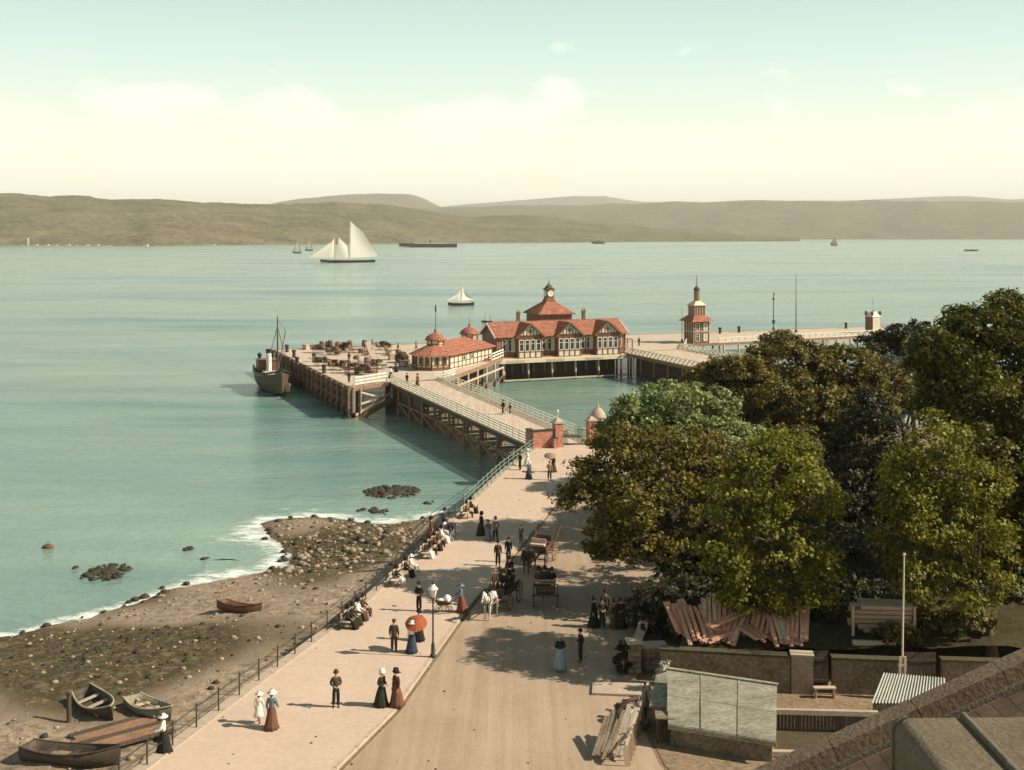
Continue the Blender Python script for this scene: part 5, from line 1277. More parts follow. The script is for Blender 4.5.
# -- on the gangway and pier
def on_gw(px, py):
    p = G(px, py, 4.3); f = ((p - L0).dot((C3 - L0).normalized())) / (C3 - L0).length; z = 4.05 + (DZ - 4.05) * max(0, min(1, f)) - 0.003
    p = G(px, py, z); return (p.x, p.y, z)
person('person in black, left of two by the white rail halfway along the gangway', on_gw(503, 414.5), -60, 'm', 'walk', BLK, BLK, 'bowler', BLK, 1.8)
person('child in brown, right of two by the white rail halfway along the gangway', on_gw(510, 414), -60, 'm', 'walk', BRN, BRN, 'cap', BLK, 1.35)
person('person in dark red coat walking at the top of the gangway', on_gw(417.5, 386), 30, 'f', 'walk', RUST, BRN, 'bonnet', BLK, 1.75)
person('small figure in black at the top of the gangway beside the red coat', on_gw(407, 384), 160, 'm', 'stand', BLK, BLK, 'bowler', BLK, 1.6)
rp_ = random.Random(21)
for i, (px, py, lab) in enumerate(((372, 349, 'dark-suited passenger standing by the barrows at the back of the pier head'), (327, 352, 'dark figure leaning on the luggage at the back of the pier head'), (349, 362, 'brown-coated porter standing amid the barrows on the pier head'), (396, 372, 'passenger in grey near the pavilion corner on the pier head'), (398, 352.5, 'porter in black near the crates left of the pavilion'), (416, 350, 'passenger in brown under the pavilion cupola'), (391, 378, 'man in white jacket by the railing at the head of the gangway'), (349, 383, 'dark figure leaning on the corner rail of the pier head'), (639, 346, 'lone figure in brown crossing the deck right of the landing house'), (430, 345.8, 'faint grey figure behind the pavilion on the open deck'))):
    person(lab, G(px, py, DZ), rp_.uniform(0, 360), 'm' if i % 3 else 'f', rp_.choice(('stand', 'hands', 'walk')), WHT if 'white' in lab else BRN if 'brown' in lab else GRY if 'grey' in lab else BLK, BLK, 'bowler' if i % 3 else 'bonnet', BLK, 1.72)
# -- the road
person('woman in long pale blue skirt and black shawl, back to the camera on the road', (560, 668), 190, 'f', 'hands', BLK, (.22, .28, .33), 'sunhat', (.45, .38, .28), 1.7)
person('young man in black suit and cap facing the woman in pale blue', (580.5, 662), -70, 'm', 'hands', BLK, BLK, 'cap', BLK, 1.74)
for px, py, s_, tp_, lo_, ht_, hh, pz, lab in ((594.5, 627, 'f', BLK, BLK, 'bonnet', 1.7, 'stand', 'woman in black at the left of the group beside the dark bush'), (602, 628, 'm', DGR, BLK, 'bowler', 1.74, 'hands', 'man in dark green coat second from left in the group beside the bush'),
        (605.5, 622, 'm', OLV, BRN, 'bowler', 1.86, 'stand', 'tallest man, standing at the back of the group beside the bush'), (609, 627.5, 'c', TAN, WHT, None, 1.2, 'stand', 'small child with pale skirt in the middle of the group beside the bush'),
        (615, 628, 'f', BRN, BRN, 'bonnet', 1.6, 'stand', 'woman in brown second from right in the group beside the bush'), (621, 628, 'f', BLK, DGR, 'bonnet', 1.68, 'hands', 'woman in dark green skirt at the right of the group beside the bush')):
    person(lab, (px, py), rp_.uniform(-60, 60), s_, pz, tp_, lo_, ht_, TAN if s_ == 'c' else BLK, hh, 'group standing beside the dark bush', 3.99)
person('man in black standing in the gap of the garden wall', (642.5, 650), -80, 'm', 'stand', BLK, BLK, 'bowler', BLK, 1.76, z=3.99)
person('person in white blouse and white hat leaning on the rail at the bottom corner', (163, 752), -80, 'f', 'push', WHT, BLK, 'sunhat', WHT, 1.6)

# ------------------------------------------------------------------ pram
d_ = Matrix.Rotation(math.radians(-80), 3, 'Z') @ Vector((0, -1, 0))
pm = thing('pram', 'white-hooded pram with spindly wheels pushed by the nursemaid', 'pram', Vector(NURSE.location) + d_ * 1.05, math.radians(-80))
tubm = MB(); rings = []
for z, a_, b_ in ((.48, .12, .3), (.55, .2, .42), (.78, .24, .5), (.8, .24, .5), (.78, .2, .46), (.58, .16, .38)):
    rings.append([(a_ * math.cos(2 * PI * i / 16), b_ * math.sin(2 * PI * i / 16), z) for i in range(16)])
tubm.loft(rings); tubm.build('carriage_body', M_leather, pm)
hd = MB(); rings = []
for i in range(7):
    a_ = i / 6 * PI * .55; rings.append([(.25 * math.cos(2 * PI * j / 12) * (1), .05 + (.02 + .36 * math.cos(a_)) * .9 - .05 + .2 - .36 * .5, .8 + .34 * abs(math.sin(PI * j / 12)) * math.sin(a_ + .5)) for j in range(12)])
MB().ball((0, .22, .84), .26, 12, 8, sc=(.95, .9, 1.0)).build('hood', M_whitehat, pm); MB().ball((0, -.1, .8), .2, 10, 6, sc=(.95, 1.6, .5)).build('blanket', M_whitehat, pm)
whm = MB().ring((0, 0, 0), (1, 0, 0), .22, .016, 18, 5)
for i in range(8): whm.tube((0, 0, 0), (0, .21 * math.cos(PI / 4 * i), .21 * math.sin(PI / 4 * i)), .006, .006, 4)
wme = whm.mesh('wheel', M_iron)
for sx in (-.22, .22):
    for sy in (-.3, .3): inst('wheel', wme, pm, (sx, sy, .235))
MB().tube((-.2, .45, .7), (-.18, .85, .98), .012, .012, 5).tube((.2, .45, .7), (.18, .85, .98), .012, .012, 5).tube((-.2, .85, .98), (.2, .85, .98), .014, .014, 5).build('handle', M_iron, pm)
MB().beam((-.22, -.3, .235), (.22, -.3, .235), .02, .02).beam((-.22, .3, .235), (.22, .3, .235), .02, .02).beam((-.12, -.32, .42), (-.12, .32, .42), .02, .03).beam((.12, -.32, .42), (.12, .32, .42), .02, .03).beam((.12, -.3, .24), (.12, -.2, .5), .02, .02).beam((-.12, .3, .24), (-.12, .2, .5), .02, .02).build('undercarriage', M_iron, pm)

# ------------------------------------------------------------------ benches and the people on them
def bench_parts(t_, Ln):
    MB().box((0, .0, .45), (Ln, .16, .045)).box((0, -.19, .45), (Ln, .16, .045)).box((0, .17, .45), (Ln, .12, .045)).build('seat', M_woodpale, t_)
    MB().box((0, .27, .68), (Ln, .035, .12)).box((0, .3, .86), (Ln, .035, .12)).build('backrest', M_woodpale, t_)
    for x in (-Ln / 2 + .2, Ln / 2 - .2): MB().beam((x, -.22, 0), (x, -.2, .43), .05, .05).beam((x, .24, 0), (x, .32, .92), .05, .05).beam((x, -.24, .42), (x, .26, .42), .05, .05).beam((x, -.24, .03), (x, .3, .03), .05, .05).build('leg', M_iron, t_)
def edge_dir(Y):
    a, b = Vector((edge_x(Y - 2), Y - 2, 0)), Vector((edge_x(Y + 2), Y + 2, 0)); return (b - a).normalized()
def bench(px, py, Ln, label, sitters):
    p = G(px, py, 4.12); dv = edge_dir(p.y); p = Vector((edge_x(p.y), p.y, 4.12)) + Vector((dv.y, -dv.x, 0)) * 1.15
    rz = math.atan2(dv.y, -dv.x) - PI      # local x runs back along the edge; -y faces the road
    rz = math.atan2(dv.y, dv.x)            # local +x along the promenade; -y then faces the road
    t_ = thing('bench', label, 'bench', p, rz); bench_parts(t_, Ln)
    for x, lab, sx, tp_, lo_, ht_, hc, hh in sitters:
        w_ = p + Matrix.Rotation(rz, 3, 'Z') @ Vector((x, .02, -.05))
        person(lab, w_, math.degrees(rz) + 3, sx, 'sit', tp_, lo_, ht_, hc, hh)
    return t_
bench(331, 619, 3.4, 'nearest promenade bench crowded with dark-clad sitters beside a small pushchair', [(-1.3, 'woman in black dress seated at the near end of the nearest bench', 'f', BLK, BLK, 'bonnet', BLK, 1.72), (-.65, 'woman in black seated second from the near end of the nearest bench', 'f', BLK, DGR, 'bonnet', BLK, 1.66), (.2, 'woman in white blouse seated on the nearest bench', 'f', WHT, BRN, 'bonnet', BLK, 1.66), (.95, 'man in brown seated at the far end of the nearest bench', 'm', BRN, BRN, 'bowler', BLK, 1.74)])
bench(380, 577, 4.4, 'second promenade bench up from the bottom with two reclining sitters', [(-1.5, 'person in white skirt and dark top on the near end of the second bench', 'f', BLK, WHT, 'bonnet', BLK, 1.66), (.4, 'person in black on the middle of the second bench', 'f', BLK, BLK, 'bonnet', BLK, 1.66), (1.6, 'girl in white on the far end of the second bench', 'f', WHT, WHT, 'sunhat', WHT, 1.5)])
bench(407, 551, 4.2, 'third promenade bench up from the bottom with a row of black-clad sitters', [(-1.6, 'woman with white apron on the near end of the third bench', 'f', BLK, WHT, 'bonnet', BLK, 1.66), (-.6, 'man in black on the third bench beside the white apron', 'm', BLK, BLK, 'bowler', BLK, 1.72), (.5, 'woman in brown on the third bench', 'f', BRN, BLK, 'bonnet', BLK, 1.66), (1.5, 'man in olive suit at the far end of the third bench', 'm', OLV, BLK, 'bowler', BLK, 1.72)])
bench(422, 537, 4.0, 'fourth promenade bench up from the bottom with sitters all in white', [(-1.4, 'woman in white with a dark hat at the near end of the fourth bench', 'f', WHT, WHT, 'bonnet', BLK, 1.66), (-.5, 'woman in white with a white hat on the fourth bench', 'f', WHT, WHT, 'sunhat', WHT, 1.66), (.5, 'girl in white at the far end of the fourth bench', 'f', WHT, WHT, 'bonnet', TAN, 1.5)])
bench(459, 513, 4.0, 'farthest promenade bench beside the first pale green railing', [(-1.2, 'man in rust jacket at the near end of the farthest bench', 'm', RUST, BLK, 'bowler', BLK, 1.72), (.3, 'woman in dark green on the farthest bench', 'f', DGR, BLK, 'bonnet', BLK, 1.66)])
pc = thing('pushchair', 'small dark pushchair standing in front of the nearest bench', 'pushchair', G(336, 629, 4.12), math.radians(-100))
MB().box((0, 0, .5), (.36, .42, .06)).box((0, .2, .72), (.36, .05, .42)).box((0, -.28, .36), (.34, .2, .05)).build('seat', M_leather, pc)
for sx in (-.22, .22):
    for sy in (-.22, .22): inst('wheel', wme, pc, (sx, sy, .235))
MB().tube((-.16, .22, .9), (-.16, .45, 1.0), .012, .012, 5).tube((.16, .22, .9), (.16, .45, 1.0), .012, .012, 5).tube((-.16, .45, 1.0), (.16, .45, 1.0), .014, .014, 5).beam((-.2, -.22, .24), (-.16, .1, .5), .02, .02).beam((.2, -.22, .24), (.16, .1, .5), .02, .02).build('handle', M_iron, pc)

# ------------------------------------------------------------------ promenade railings and lamp
pr_ = thing('promenade_railing', 'dark iron post and wire railing along the lower promenade above the beach', 'railing', (-12, 65, 0)); PR = Matrix.Translation((12, -65, 0))
def rail_run(y0, y1, sp, parent, inv, mp_, h=1.05, rails=(.5, .98), r=.016, pr=.035, x=0.3):
    y = y0; prev = None; rb = [MB() for _ in rails]
    while y < y1:
        p = Vector((edge_x(y) + x, y, 4.17)); mb = MB().tube(p, p + Vector((0, 0, h)), pr * 1.15, pr, 7).ball(p + Vector((0, 0, h + .03)), pr * 1.7, 7, 5)
        part(mb, 'post', mp_, parent, inv)
        if prev is not None:
            for i, z in enumerate(rails): rb[i].tube(prev + Vector((0, 0, z)), p + Vector((0, 0, z)), r, r, 5)
        prev = p; y += sp * edge_dir(y).y
    for b_ in rb: part(b_, 'rail', mp_, parent, inv)
rail_run(44, 94.5, 1.95, pr_, PR, M_iron)
gr_ = thing('promenade_railing', 'pale green tubular railing along the upper promenade near the gangway', 'railing', (-1, 110, 0)); GR = Matrix.Translation((1, -110, 0))
rail_run(96, 123.6, 1.7, gr_, GR, M_greeniron, 1.15, (.35, .72, 1.1), .035, .05)
p = G(433, 657, 4.12); la = thing('street_lamp', 'tall black gas lamp post with white glazed lantern on the kerb', 'lamp post', p)
MB().lathe([(.17, 0), (.17, .12), (.11, .2), (.1, .65), (.075, .75), (.05, .85), (.042, 3.0), (.07, 3.03), (.035, 3.08), (.035, 3.2)], n=10).build('post', M_iron, la)
MB().tube((-.28, 0, 2.95), (.28, 0, 2.95), .018, .018, 6).build('ladder_bar', M_iron, la)
MB().lathe([(.13, 3.22), (.24, 3.68)], n=6, sm=False).build('lantern_glass', M_lampglass, la)
lfm = MB().lathe([(.15, 3.18), (.15, 3.23)], n=6, sm=False)
for i in range(6): t_ = PI / 3 * i; lfm.tube((.135 * math.cos(t_), .135 * math.sin(t_), 3.2), (.25 * math.cos(t_), .25 * math.sin(t_), 3.7), .012, .012, 4)
lfm.build('lantern_frame', M_iron, la)
MB().lathe([(.29, 3.68), (.27, 3.72), (.12, 3.86), (.11, 3.95)], n=12).build('lantern_cap', M_white, la); MB().lathe([(.11, 3.94), (.06, 3.98), (.09, 4.05), (.02, 4.15)], n=10).build('finial', M_iron, la)

# ------------------------------------------------------------------ horses and carriages
def horse_mesh(head=0.0):
    key = ('horse', head)
    if key in CACHE: return CACHE[key]
    k = Sk()
    k.j('barrel', (0, .05, 1.22), (.29, .31)).j('loin', (0, .42, 1.28), (.25, .27), 'barrel').j('rump', (0, .72, 1.27), (.25, .26), 'loin').j('dock', (0, .95, 1.28), .1, 'rump')
    k.j('chest', (0, -.45, 1.23), (.24, .3), 'barrel').j('breast', (0, -.72, 1.25), (.17, .22), 'chest').j('neck', (0, -.98, 1.52 - head * .3), (.11, .17), 'breast').j('poll', (0, -1.22, 1.86 - head), (.085, .12), 'neck')
    k.j('brow', (0, -1.36, 1.80 - head * 1.1), (.085, .105), 'poll').j('nose', (0, -1.52, 1.58 - head * 1.15), (.058, .065), 'brow').j('muzzle', (0, -1.6, 1.45 - head * 1.15), (.058, .055), 'nose')
    for s in (-1, 1):
        n = 'l' if s > 0 else 'r'
        k.j('ear' + n, (s * .07, -1.22, 2.0 - head), .022, 'poll')
        k.j('sf' + n, (s * .15, -.55, 1.0), (.1, .13), 'chest').j('kf' + n, (s * .15, -.58, .58), .06, 'sf' + n).j('ff' + n, (s * .15, -.56, .16), .042, 'kf' + n).j('hf' + n, (s * .15, -.61, .05), .062, 'ff' + n)
        k.j('st' + n, (s * .16, .62, .95), (.12, .17), 'rump').j('ho' + n, (s * .16, .86, .58), (.055, .075), 'st' + n).j('fh' + n, (s * .16, .79, .17), .045, 'ho' + n).j('hh' + n, (s * .16, .74, .05), .062, 'fh' + n)
    me = k.mesh('horse_body', 1); me.materials.append(M_leather); me.materials.append(M_hair)
    for p in me.polygons:
        if p.center.z < .08: p.material_index = 1
        if abs(abs(p.center.x) - .075) < .025 and abs(p.center.y + 1.36) < .04 and abs(p.center.z - 1.82 + head * 1.1) < .04: p.material_index = 1
    CACHE[key] = me; return me
def horse(label, p, rz, m, head=0.0, mane=M_hair):
    t_ = thing('horse', label, 'horse', p, rz)
    inst('body', horse_mesh(head), t_, m=[m, M_hair])
    mn = MB()
    for i in range(8):
        f = i / 7; mn.ball((0, -.78 - .46 * f, 1.56 + .38 * f - head * f * 1.0), .075, 6, 5, sc=(.5, 1, 1.5))
    mn.build('mane', mane, t_)
    MB().path([(0, .98, 1.3), (0, 1.1, 1.18), (0, 1.13, .85), (0, 1.1, .5)], [.04, .07, .08, .02], 7).build('tail', mane, t_)
    hr = MB().ring((0, -.78, 1.3), (0, -1, .5), .29, .045, 18, 6)
    hr.ring((0, -.1, 1.24), (0, 1, 0), .325, .02, 18, 5)
    for s in (-1, 1): hr.path([(s * .25, -.7, 1.25), (s * .32, -.1, 1.2), (s * .3, .95, 1.02)], .018, 5)
    hr.path([(0, -.15, 1.56), (0, .7, 1.56), (0, .98, 1.35)], .018, 5)
    hr.ring((0, -1.45, 1.66 - head * 1.13), (0, -.6, -1), .085, .012, 12, 4); hr.build('harness', M_iron, t_)
    return t_
M_hbrown = mat('horse_bay', (.085, .042, .02), .6, .3, 1.5); M_hwhite = mat('horse_grey', (.58, .52, .43), .7, .2, 1.8); M_hdark = mat('horse_dark', (.05, .03, .02), .6, .3, 1.5)
def wheel(parent, x, y, Rr, m, spokes=12):
    w_ = MB().ring((0, 0, 0), (1, 0, 0), Rr, .032, 28, 6).build('wheel', M_iron, parent, (x, y, Rr + .03))
    sp = MB()
    for i in range(spokes): t_ = 2 * PI * i / spokes; sp.tube((0, 0, 0), (0, Rr * math.cos(t_), Rr * math.sin(t_)), .022, .016, 5)
    sp.ring((0, 0, 0), (1, 0, 0), Rr - .045, .03, 28, 5); sp.build('spokes', m, w_)
    MB().tube((-.1, 0, 0), (.1, 0, 0), .075, .06, 8).build('hub', m, w_)
M_cart = mat('cart_paint', (.12, .055, .03), .45, .25, 1.5, spec=.5); M_cart2 = mat('cart_paint_dark', (.035, .027, .02), .4, .25, 1.5, spec=.5); M_wheelp = mat('wheel_paint', (.33, .22, .13), .5, .25, 1.5)
def wagonette(label, p, rz, body, four=True, wm=M_wheelp, rear=.62, front=.45, seats=True):
    t_ = thing('carriage', label, 'carriage', p, rz)
    MB().box((0, .1, .92), (1.25, 2.1, .1)).box((-.64, .1, 1.14), (.05, 2.1, .4)).box((.64, .1, 1.14), (.05, 2.1, .4)).box((0, -.95, 1.14), (1.25, .05, .42)).box((0, 1.15, 1.05), (1.25, .05, .25)).build('body', body, t_)
    if seats:
        MB().box((-.45, .2, 1.22), (.34, 1.7, .1)).build('seat', M_leather, t_); MB().box((.45, .2, 1.22), (.34, 1.7, .1)).build('seat', M_leather, t_)
        MB().box((0, -.85, 1.5), (1.15, .42, .1)).box((0, -.62, 1.7), (1.15, .05, .3)).build('box_seat', M_leather, t_)
        MB().box((0, -1.35, 1.05), (1.05, .55, .05)).box((0, -1.6, 1.25), (1.05, .05, .4)).build('footboard', body, t_)
    for s in (-1, 1):
        wheel(t_, s * .76, .8, rear, wm)
        if four: wheel(t_, s * .72, -1.0, front, wm, 10)
        MB().tube((s * .33, -1.4, .8), (s * .34, -3.5, 1.08), .035, .03, 6).build('shaft', wm, t_)
        MB().tube((s * .7, .3, 1.0), (s * .78, 1.2, 1.03), .03, .03, 6).ring((s * .66, .8, .82), (1, 0, 0), .18, .03, 14, 5).build('spring', M_iron, t_)
    MB().tube((-.76, .8, rear + .03), (.76, .8, rear + .03), .04, .04, 8).build('axle', M_iron, t_)
    if four: MB().tube((-.72, -1.0, front + .03), (.72, -1.0, front + .03), .04, .04, 8).beam((0, -1, .62), (0, .9, .66), .08, .1).build('axle', M_iron, t_)
    return t_
def seat_on(car, lx, ly, lz, face, label, sex, top, low, hat, hatc, h=1.7):
    rz = car.rotation_euler[2]; w_ = Vector(car.location) + Matrix.Rotation(rz, 3, 'Z') @ Vector((lx, ly, lz - .49)); return person(label, w_, math.degrees(rz) + face, sex, 'sit', top, low, hat, hatc, h)
# B: white horse, full wagonette
hd = Vector((-.30, -.95, 0)).normalized(); rzB = math.atan2(hd.x, -hd.y)
pB = G(504, 604, 3.99); cB = wagonette('full wagonette drawn by the white horse, its passengers facing one another', pB, rzB, M_cart2)
horse('white horse harnessed to the crowded wagonette at the kerb', Vector((pB.x, pB.y, 3.985)) + hd * 2.65, rzB, M_hwhite, .1, M_whitehat)
for a_ in ((.47, -.35, 1.25, -90, 'passenger in black on the inner seat of the white horse wagonette', 'f', BLK, BLK, 'bonnet', BLK), (.47, .35, 1.25, -90, 'passenger in brown at the rear of the white horse wagonette', 'm', BRN, BLK, 'bowler', BLK), (-.47, -.3, 1.25, 90, 'woman in white blouse in the white horse wagonette', 'f', WHT, BLK, 'sunhat', WHT), (-.47, .4, 1.25, 90, 'woman in grey in the white horse wagonette', 'f', GRY, GRY, 'sunhat', TAN), (.25, -.88, 1.55, 0, 'driver in black on the box of the white horse wagonette', 'm', BLK, BLK, 'bowler', BLK), (-.28, -.88, 1.55, 0, 'boy in tan beside the driver of the white horse wagonette', 'm', TAN, OLV, 'cap', TAN)): seat_on(cB, *a_)
person('man in black standing at the back wheel of the white horse wagonette', (509.5, 584), 20, 'm', 'hands', BLK, BLK, 'bowler', BLK, 1.76, z=3.99)
# A: bay horse and empty brown trap
hd = Vector((-.34, -.94, 0)).normalized(); rzA = math.atan2(hd.x, -hd.y)
pA = G(541, 562, 3.99); cA = wagonette('empty brown open carriage with raised seat boards behind the bay horse', pA, rzA, M_cart, seats=False)
MB().box((0, .35, 1.3), (1.1, .5, .14)).box((0, .68, 1.55), (1.1, .08, .45)).build('seat', M_cart, cA); MB().box((0, -.7, 1.4), (1.05, .42, .12)).box((0, -.45, 1.6), (1.05, .07, .32)).build('box_seat', M_woodpale, cA)
for s in (-1, 1): MB().beam((s * .66, .95, 1.2), (s * .95, 1.55, 2.35), .09, .14).build('raised_board', M_cart, cA)
horse('dark bay horse standing before the empty brown carriage', Vector((pA.x, pA.y, 3.985)) + hd * 2.6, rzA, M_hbrown, .22)
# C: two-wheeled dog cart seen from behind
hd = Vector((.03, 1, 0)).normalized(); rzC = math.atan2(hd.x, -hd.y)
pC = G(545.5, 606, 3.99); tC = thing('dog_cart', 'two-wheeled dark cart with three passengers seen from behind', 'cart', (pC.x, pC.y, 3.985), rzC)
MB().box((0, .1, 1.05), (1.12, 1.2, .08)).box((0, .72, 1.25), (1.12, .06, .45)).box((-.58, .1, 1.22), (.05, 1.25, .36)).box((.58, .1, 1.22), (.05, 1.25, .36)).box((0, .8, .98), (1.1, .25, .05)).build('body', M_cart2, tC)
MB().box((0, .15, 1.5), (1.3, .4, .09)).box((0, .42, 1.72), (1.3, .06, .1)).build('seat', M_wheelp, tC)
for s in (-1, 1):
    wheel(tC, s * .74, .12, .66, M_cart2, 14); MB().tube((s * .35, -.3, .95), (s * .34, -2.9, 1.1), .035, .03, 6).build('shaft', M_cart2, tC)
MB().tube((-.74, .12, .69), (.74, .12, .69), .04, .04, 8).build('axle', M_iron, tC)
horse('dark horse almost hidden ahead of the two-wheeled cart', Vector((pC.x, pC.y, 3.985)) + hd * 2.1, rzC, M_hdark, .5)
for a_ in ((-.4, .05, 1.55, 180, 'bowler-hatted passenger on the right of the two-wheeled cart', 'm', BLK, BLK, 'bowler', BLK), (.05, .05, 1.55, 180, 'tall passenger in black in the middle of the two-wheeled cart', 'm', DGR, BLK, 'bowler', BLK, 1.8), (.42, .05, 1.55, 180, 'passenger in brown on the left of the two-wheeled cart', 'f', BRN, BRN, 'bonnet', BLK)): seat_on(tC, *a_[:3], 0, *a_[4:])

# ------------------------------------------------------------------ luggage and gear on the pier head
rl_ = random.Random(33)
crate_b = MB().box((0, 0, .4), (1.0, .8, .8)).mesh('crate', M_woodpale)
crate_f = MB()
for z in (.08, .72):
    for y in (-.42, .42): crate_f.box((0, y, z), (1.04, .05, .12))
for x in (-.46, .46):
    for y in (-.42, .42): crate_f.box((x, y, .4), (.12, .055, .8))
crate_f = crate_f.mesh('battens', M_brownp)
barrel_me = MB().lathe([(.28, 0), (.34, .2), (.37, .45), (.34, .7), (.28, .9), (.25, .88)], n=12).mesh('barrel', M_brownp); hoop_me = MB().ring((0, 0, .2), (0, 0, 1), .35, .02, 16, 4).ring((0, 0, .7), (0, 0, 1), .35, .02, 16, 4).mesh('hoops', M_iron)
def put(px, py): p = G(px, py, DZ); p.z = DZ; return p
lab = 'pale wooden crate with dark battens stacked amid the luggage on the left pier head'; k = 0
for i in range(24):
    px, py = rl_.choice(((330, 350, 30), (385, 352, 22), (350, 368, 30), (415, 363, 6)))[:2]; px += rl_.uniform(-24, 24); py += rl_.uniform(-4, 5)
    if px > 404: continue
    t_ = thing('crate', lab, 'crate', put(px, py), rl_.uniform(0, 3), 'crates on the left pier head', rl_.uniform(.9, 1.7)); inst('box', crate_b, t_); inst('battens', crate_f, t_)
lab = 'brown hooped barrel standing amid the luggage on the left pier head'
for i in range(18):
    px, py = rl_.choice(((335, 350), (352, 350), (360, 372), (388, 353), (368, 366))); px += rl_.uniform(-14, 14); py += rl_.uniform(-3.5, 4)
    t_ = thing('barrel', lab, 'barrel', put(px, py), 0, 'barrels on the left pier head', rl_.uniform(1.2, 1.6)); inst('staves', barrel_me, t_); inst('hoops', hoop_me, t_)
def barrow(px, py, rz, lab, load):
    t_ = thing('luggage_barrow', lab, 'barrow', put(px, py), math.radians(rz), 'luggage barrows on the left pier head', 1.25)
    MB().box((0, 0, .55), (1.2, 2.4, .1)).box((0, 1.2, .9), (1.2, .06, .7)).build('platform', M_brownp, t_)
    for sx in (-.62, .62):
        for sy in (-.7, .7): inst('wheel', wme, t_, (sx, sy, .29), (0, 0, 0), None, 1.25)
    MB().tube((-.4, 1.2, .9), (-.4, 1.8, 1.1), .03, .03, 5).tube((.4, 1.2, .9), (.4, 1.8, 1.1), .03, .03, 5).tube((-.4, 1.8, 1.1), (.4, 1.8, 1.1), .03, .03, 5).build('handle', M_iron, t_)
    if load:
        lm = MB()
        for i in range(6): lm.box((rl_.uniform(-.3, .3), rl_.uniform(-.8, .8), .6 + rl_.uniform(.15, .6)), (rl_.uniform(.4, .7), rl_.uniform(.4, .8), rl_.uniform(.3, .5)), Matrix.Rotation(rl_.uniform(-.4, .4), 3, 'Z'))
        lm.build('load', cloth((.12, .11, .06)) if rl_.random() < .5 else M_leather, t_)
for i, (px, py, rz, lo) in enumerate(((320, 353, 70, 1), (334, 355, 95, 1), (346, 351, 60, 1), (357, 353, 80, 0), (322, 366, 85, 1), (338, 370, 75, 1), (352, 373, 95, 1), (366, 375, 85, 1), (378, 369, 100, 1), (393, 354, 70, 0), (384, 350, 80, 1))):
    barrow(px, py, rz, 'dark four-wheeled luggage barrow %s on the left pier head' % ('piled with bundles' if lo else 'standing empty'), lo)
for px, py, rz, lab in ((372, 362, 20, 'steep gangboard of slatted planks propped on a trestle amid the luggage'), (340, 362, 78, 'long low gangboard lying flat across the left pier head')):
    t_ = thing('gangboard', lab, 'gangplank', put(px, py), math.radians(rz)); st_ = 3.0 if rz == 20 else .5
    gbm = MB()
    for s in (-1, 1): gbm.beam((s * .6, -3.5, .15), (s * .6, 3.2, st_), .1, .16); 
    gbm.build('stringer', M_brownp, t_)
    tm = MB()
    for i in range(16): f = i / 15; tm.box((0, -3.4 + 6.5 * f, .26 + (st_ - .15) * f), (1.2, .3, .05), Matrix.Rotation(math.atan2(st_ - .15, 6.7), 3, 'X'))
    tm.build('treads', M_woodpale, t_)
    if rz == 20: MB().beam((-.6, 3.1, 0), (-.6, 3.1, 3), .1, .1).beam((.6, 3.1, 0), (.6, 3.1, 3), .1, .1).beam((-.6, 3.1, 1.2), (.6, 3.1, 1.2), .08, .1).build('trestle', M_brownp, t_)
tb = thing('planter_tub', 'round dark bush-like heap of nets beside the pavilion corner', 'net heap', put(403, 362.5))
nm_ = MB()
for i in range(14): nm_.ball((rl_.uniform(-1, 1), rl_.uniform(-.9, .9), rl_.uniform(.3, 1.5)), rl_.uniform(.45, .75), 8, 6)
nm_.build('nets', cloth(OLV), tb); MB().lathe([(1.25, 0), (1.3, .5), (1.2, .5)], n=14).build('tub', M_brownp, tb)
# ------------------------------------------------------------------ trees
LB = leafmat('leaf_bronze', (.032, .027, .004), (.235, .185, .028)); LY = leafmat('leaf_yellow_green', (.035, .04, .004), (.265, .25, .022), .4); LP = leafmat('leaf_pale_green', (.05, .064, .014), (.36, .40, .14))
LO = leafmat('leaf_olive', (.036, .029, .006), (.215, .17, .033)); LD = leafmat('leaf_dark_green', (.012, .014, .005), (.055, .052, .015), .15); LM = leafmat('leaf_mid_green', (.02, .024, .004), (.17, .165, .016)); LG = leafmat('leaf_blue_green', (.05, .07, .05), (.15, .185, .13))  # dark green kept near black, putting understorey shade into the leaf colour
nrg = np.random.default_rng(11)
def leaf_mesh(name, clumps, per, size, m, squash=.6):
    """leaf sprays: clumps are (centre, radius, outward direction); every leaf is a small folded face"""
    C = np.array([c[0] for c in clumps]); Rr = np.array([c[1] for c in clumps]); O = np.array([c[2] for c in clumps])
    n = len(clumps) * per; idx = np.repeat(np.arange(len(clumps)), per)
    d = nrg.normal(size=(n, 3)); d /= np.linalg.norm(d, axis=1)[:, None]
    rad = nrg.random(n) ** .45
    d[:, 2] *= squash
    P = C[idx] + d * (Rr[idx] * rad)[:, None]
    nr = O[idx] * .55 + nrg.normal(size=(n, 3)) * .55 + np.array([0, 0, .5]); nr /= np.linalg.norm(nr, axis=1)[:, None]
    a = np.cross(nr, nrg.normal(size=(n, 3))); a /= np.linalg.norm(a, axis=1)[:, None]; b = np.cross(nr, a)
    s = size * (0.65 + .7 * nrg.random(n)); a *= (s * .5)[:, None]; b *= (s * .34)[:, None]
    fold = nr * (s * .16)[:, None]
    V = np.stack([P - a, P - b * 1.0 + fold - a * .1, P + a, P + b + fold - a * .1], 1).reshape(-1, 3)
    me = bpy.data.meshes.new(name); N4 = n * 4
    me.vertices.add(N4); me.vertices.foreach_set('co', V.reshape(-1).astype(np.float32))
    me.loops.add(N4); me.loops.foreach_set('vertex_index', np.arange(N4, dtype=np.int32))
    me.polygons.add(n); me.polygons.foreach_set('loop_start', np.arange(0, N4, 4, dtype=np.int32)); me.polygons.foreach_set('loop_total', np.full(n, 4, np.int32))
    me.update(calc_edges=True); me.materials.append(m); return me
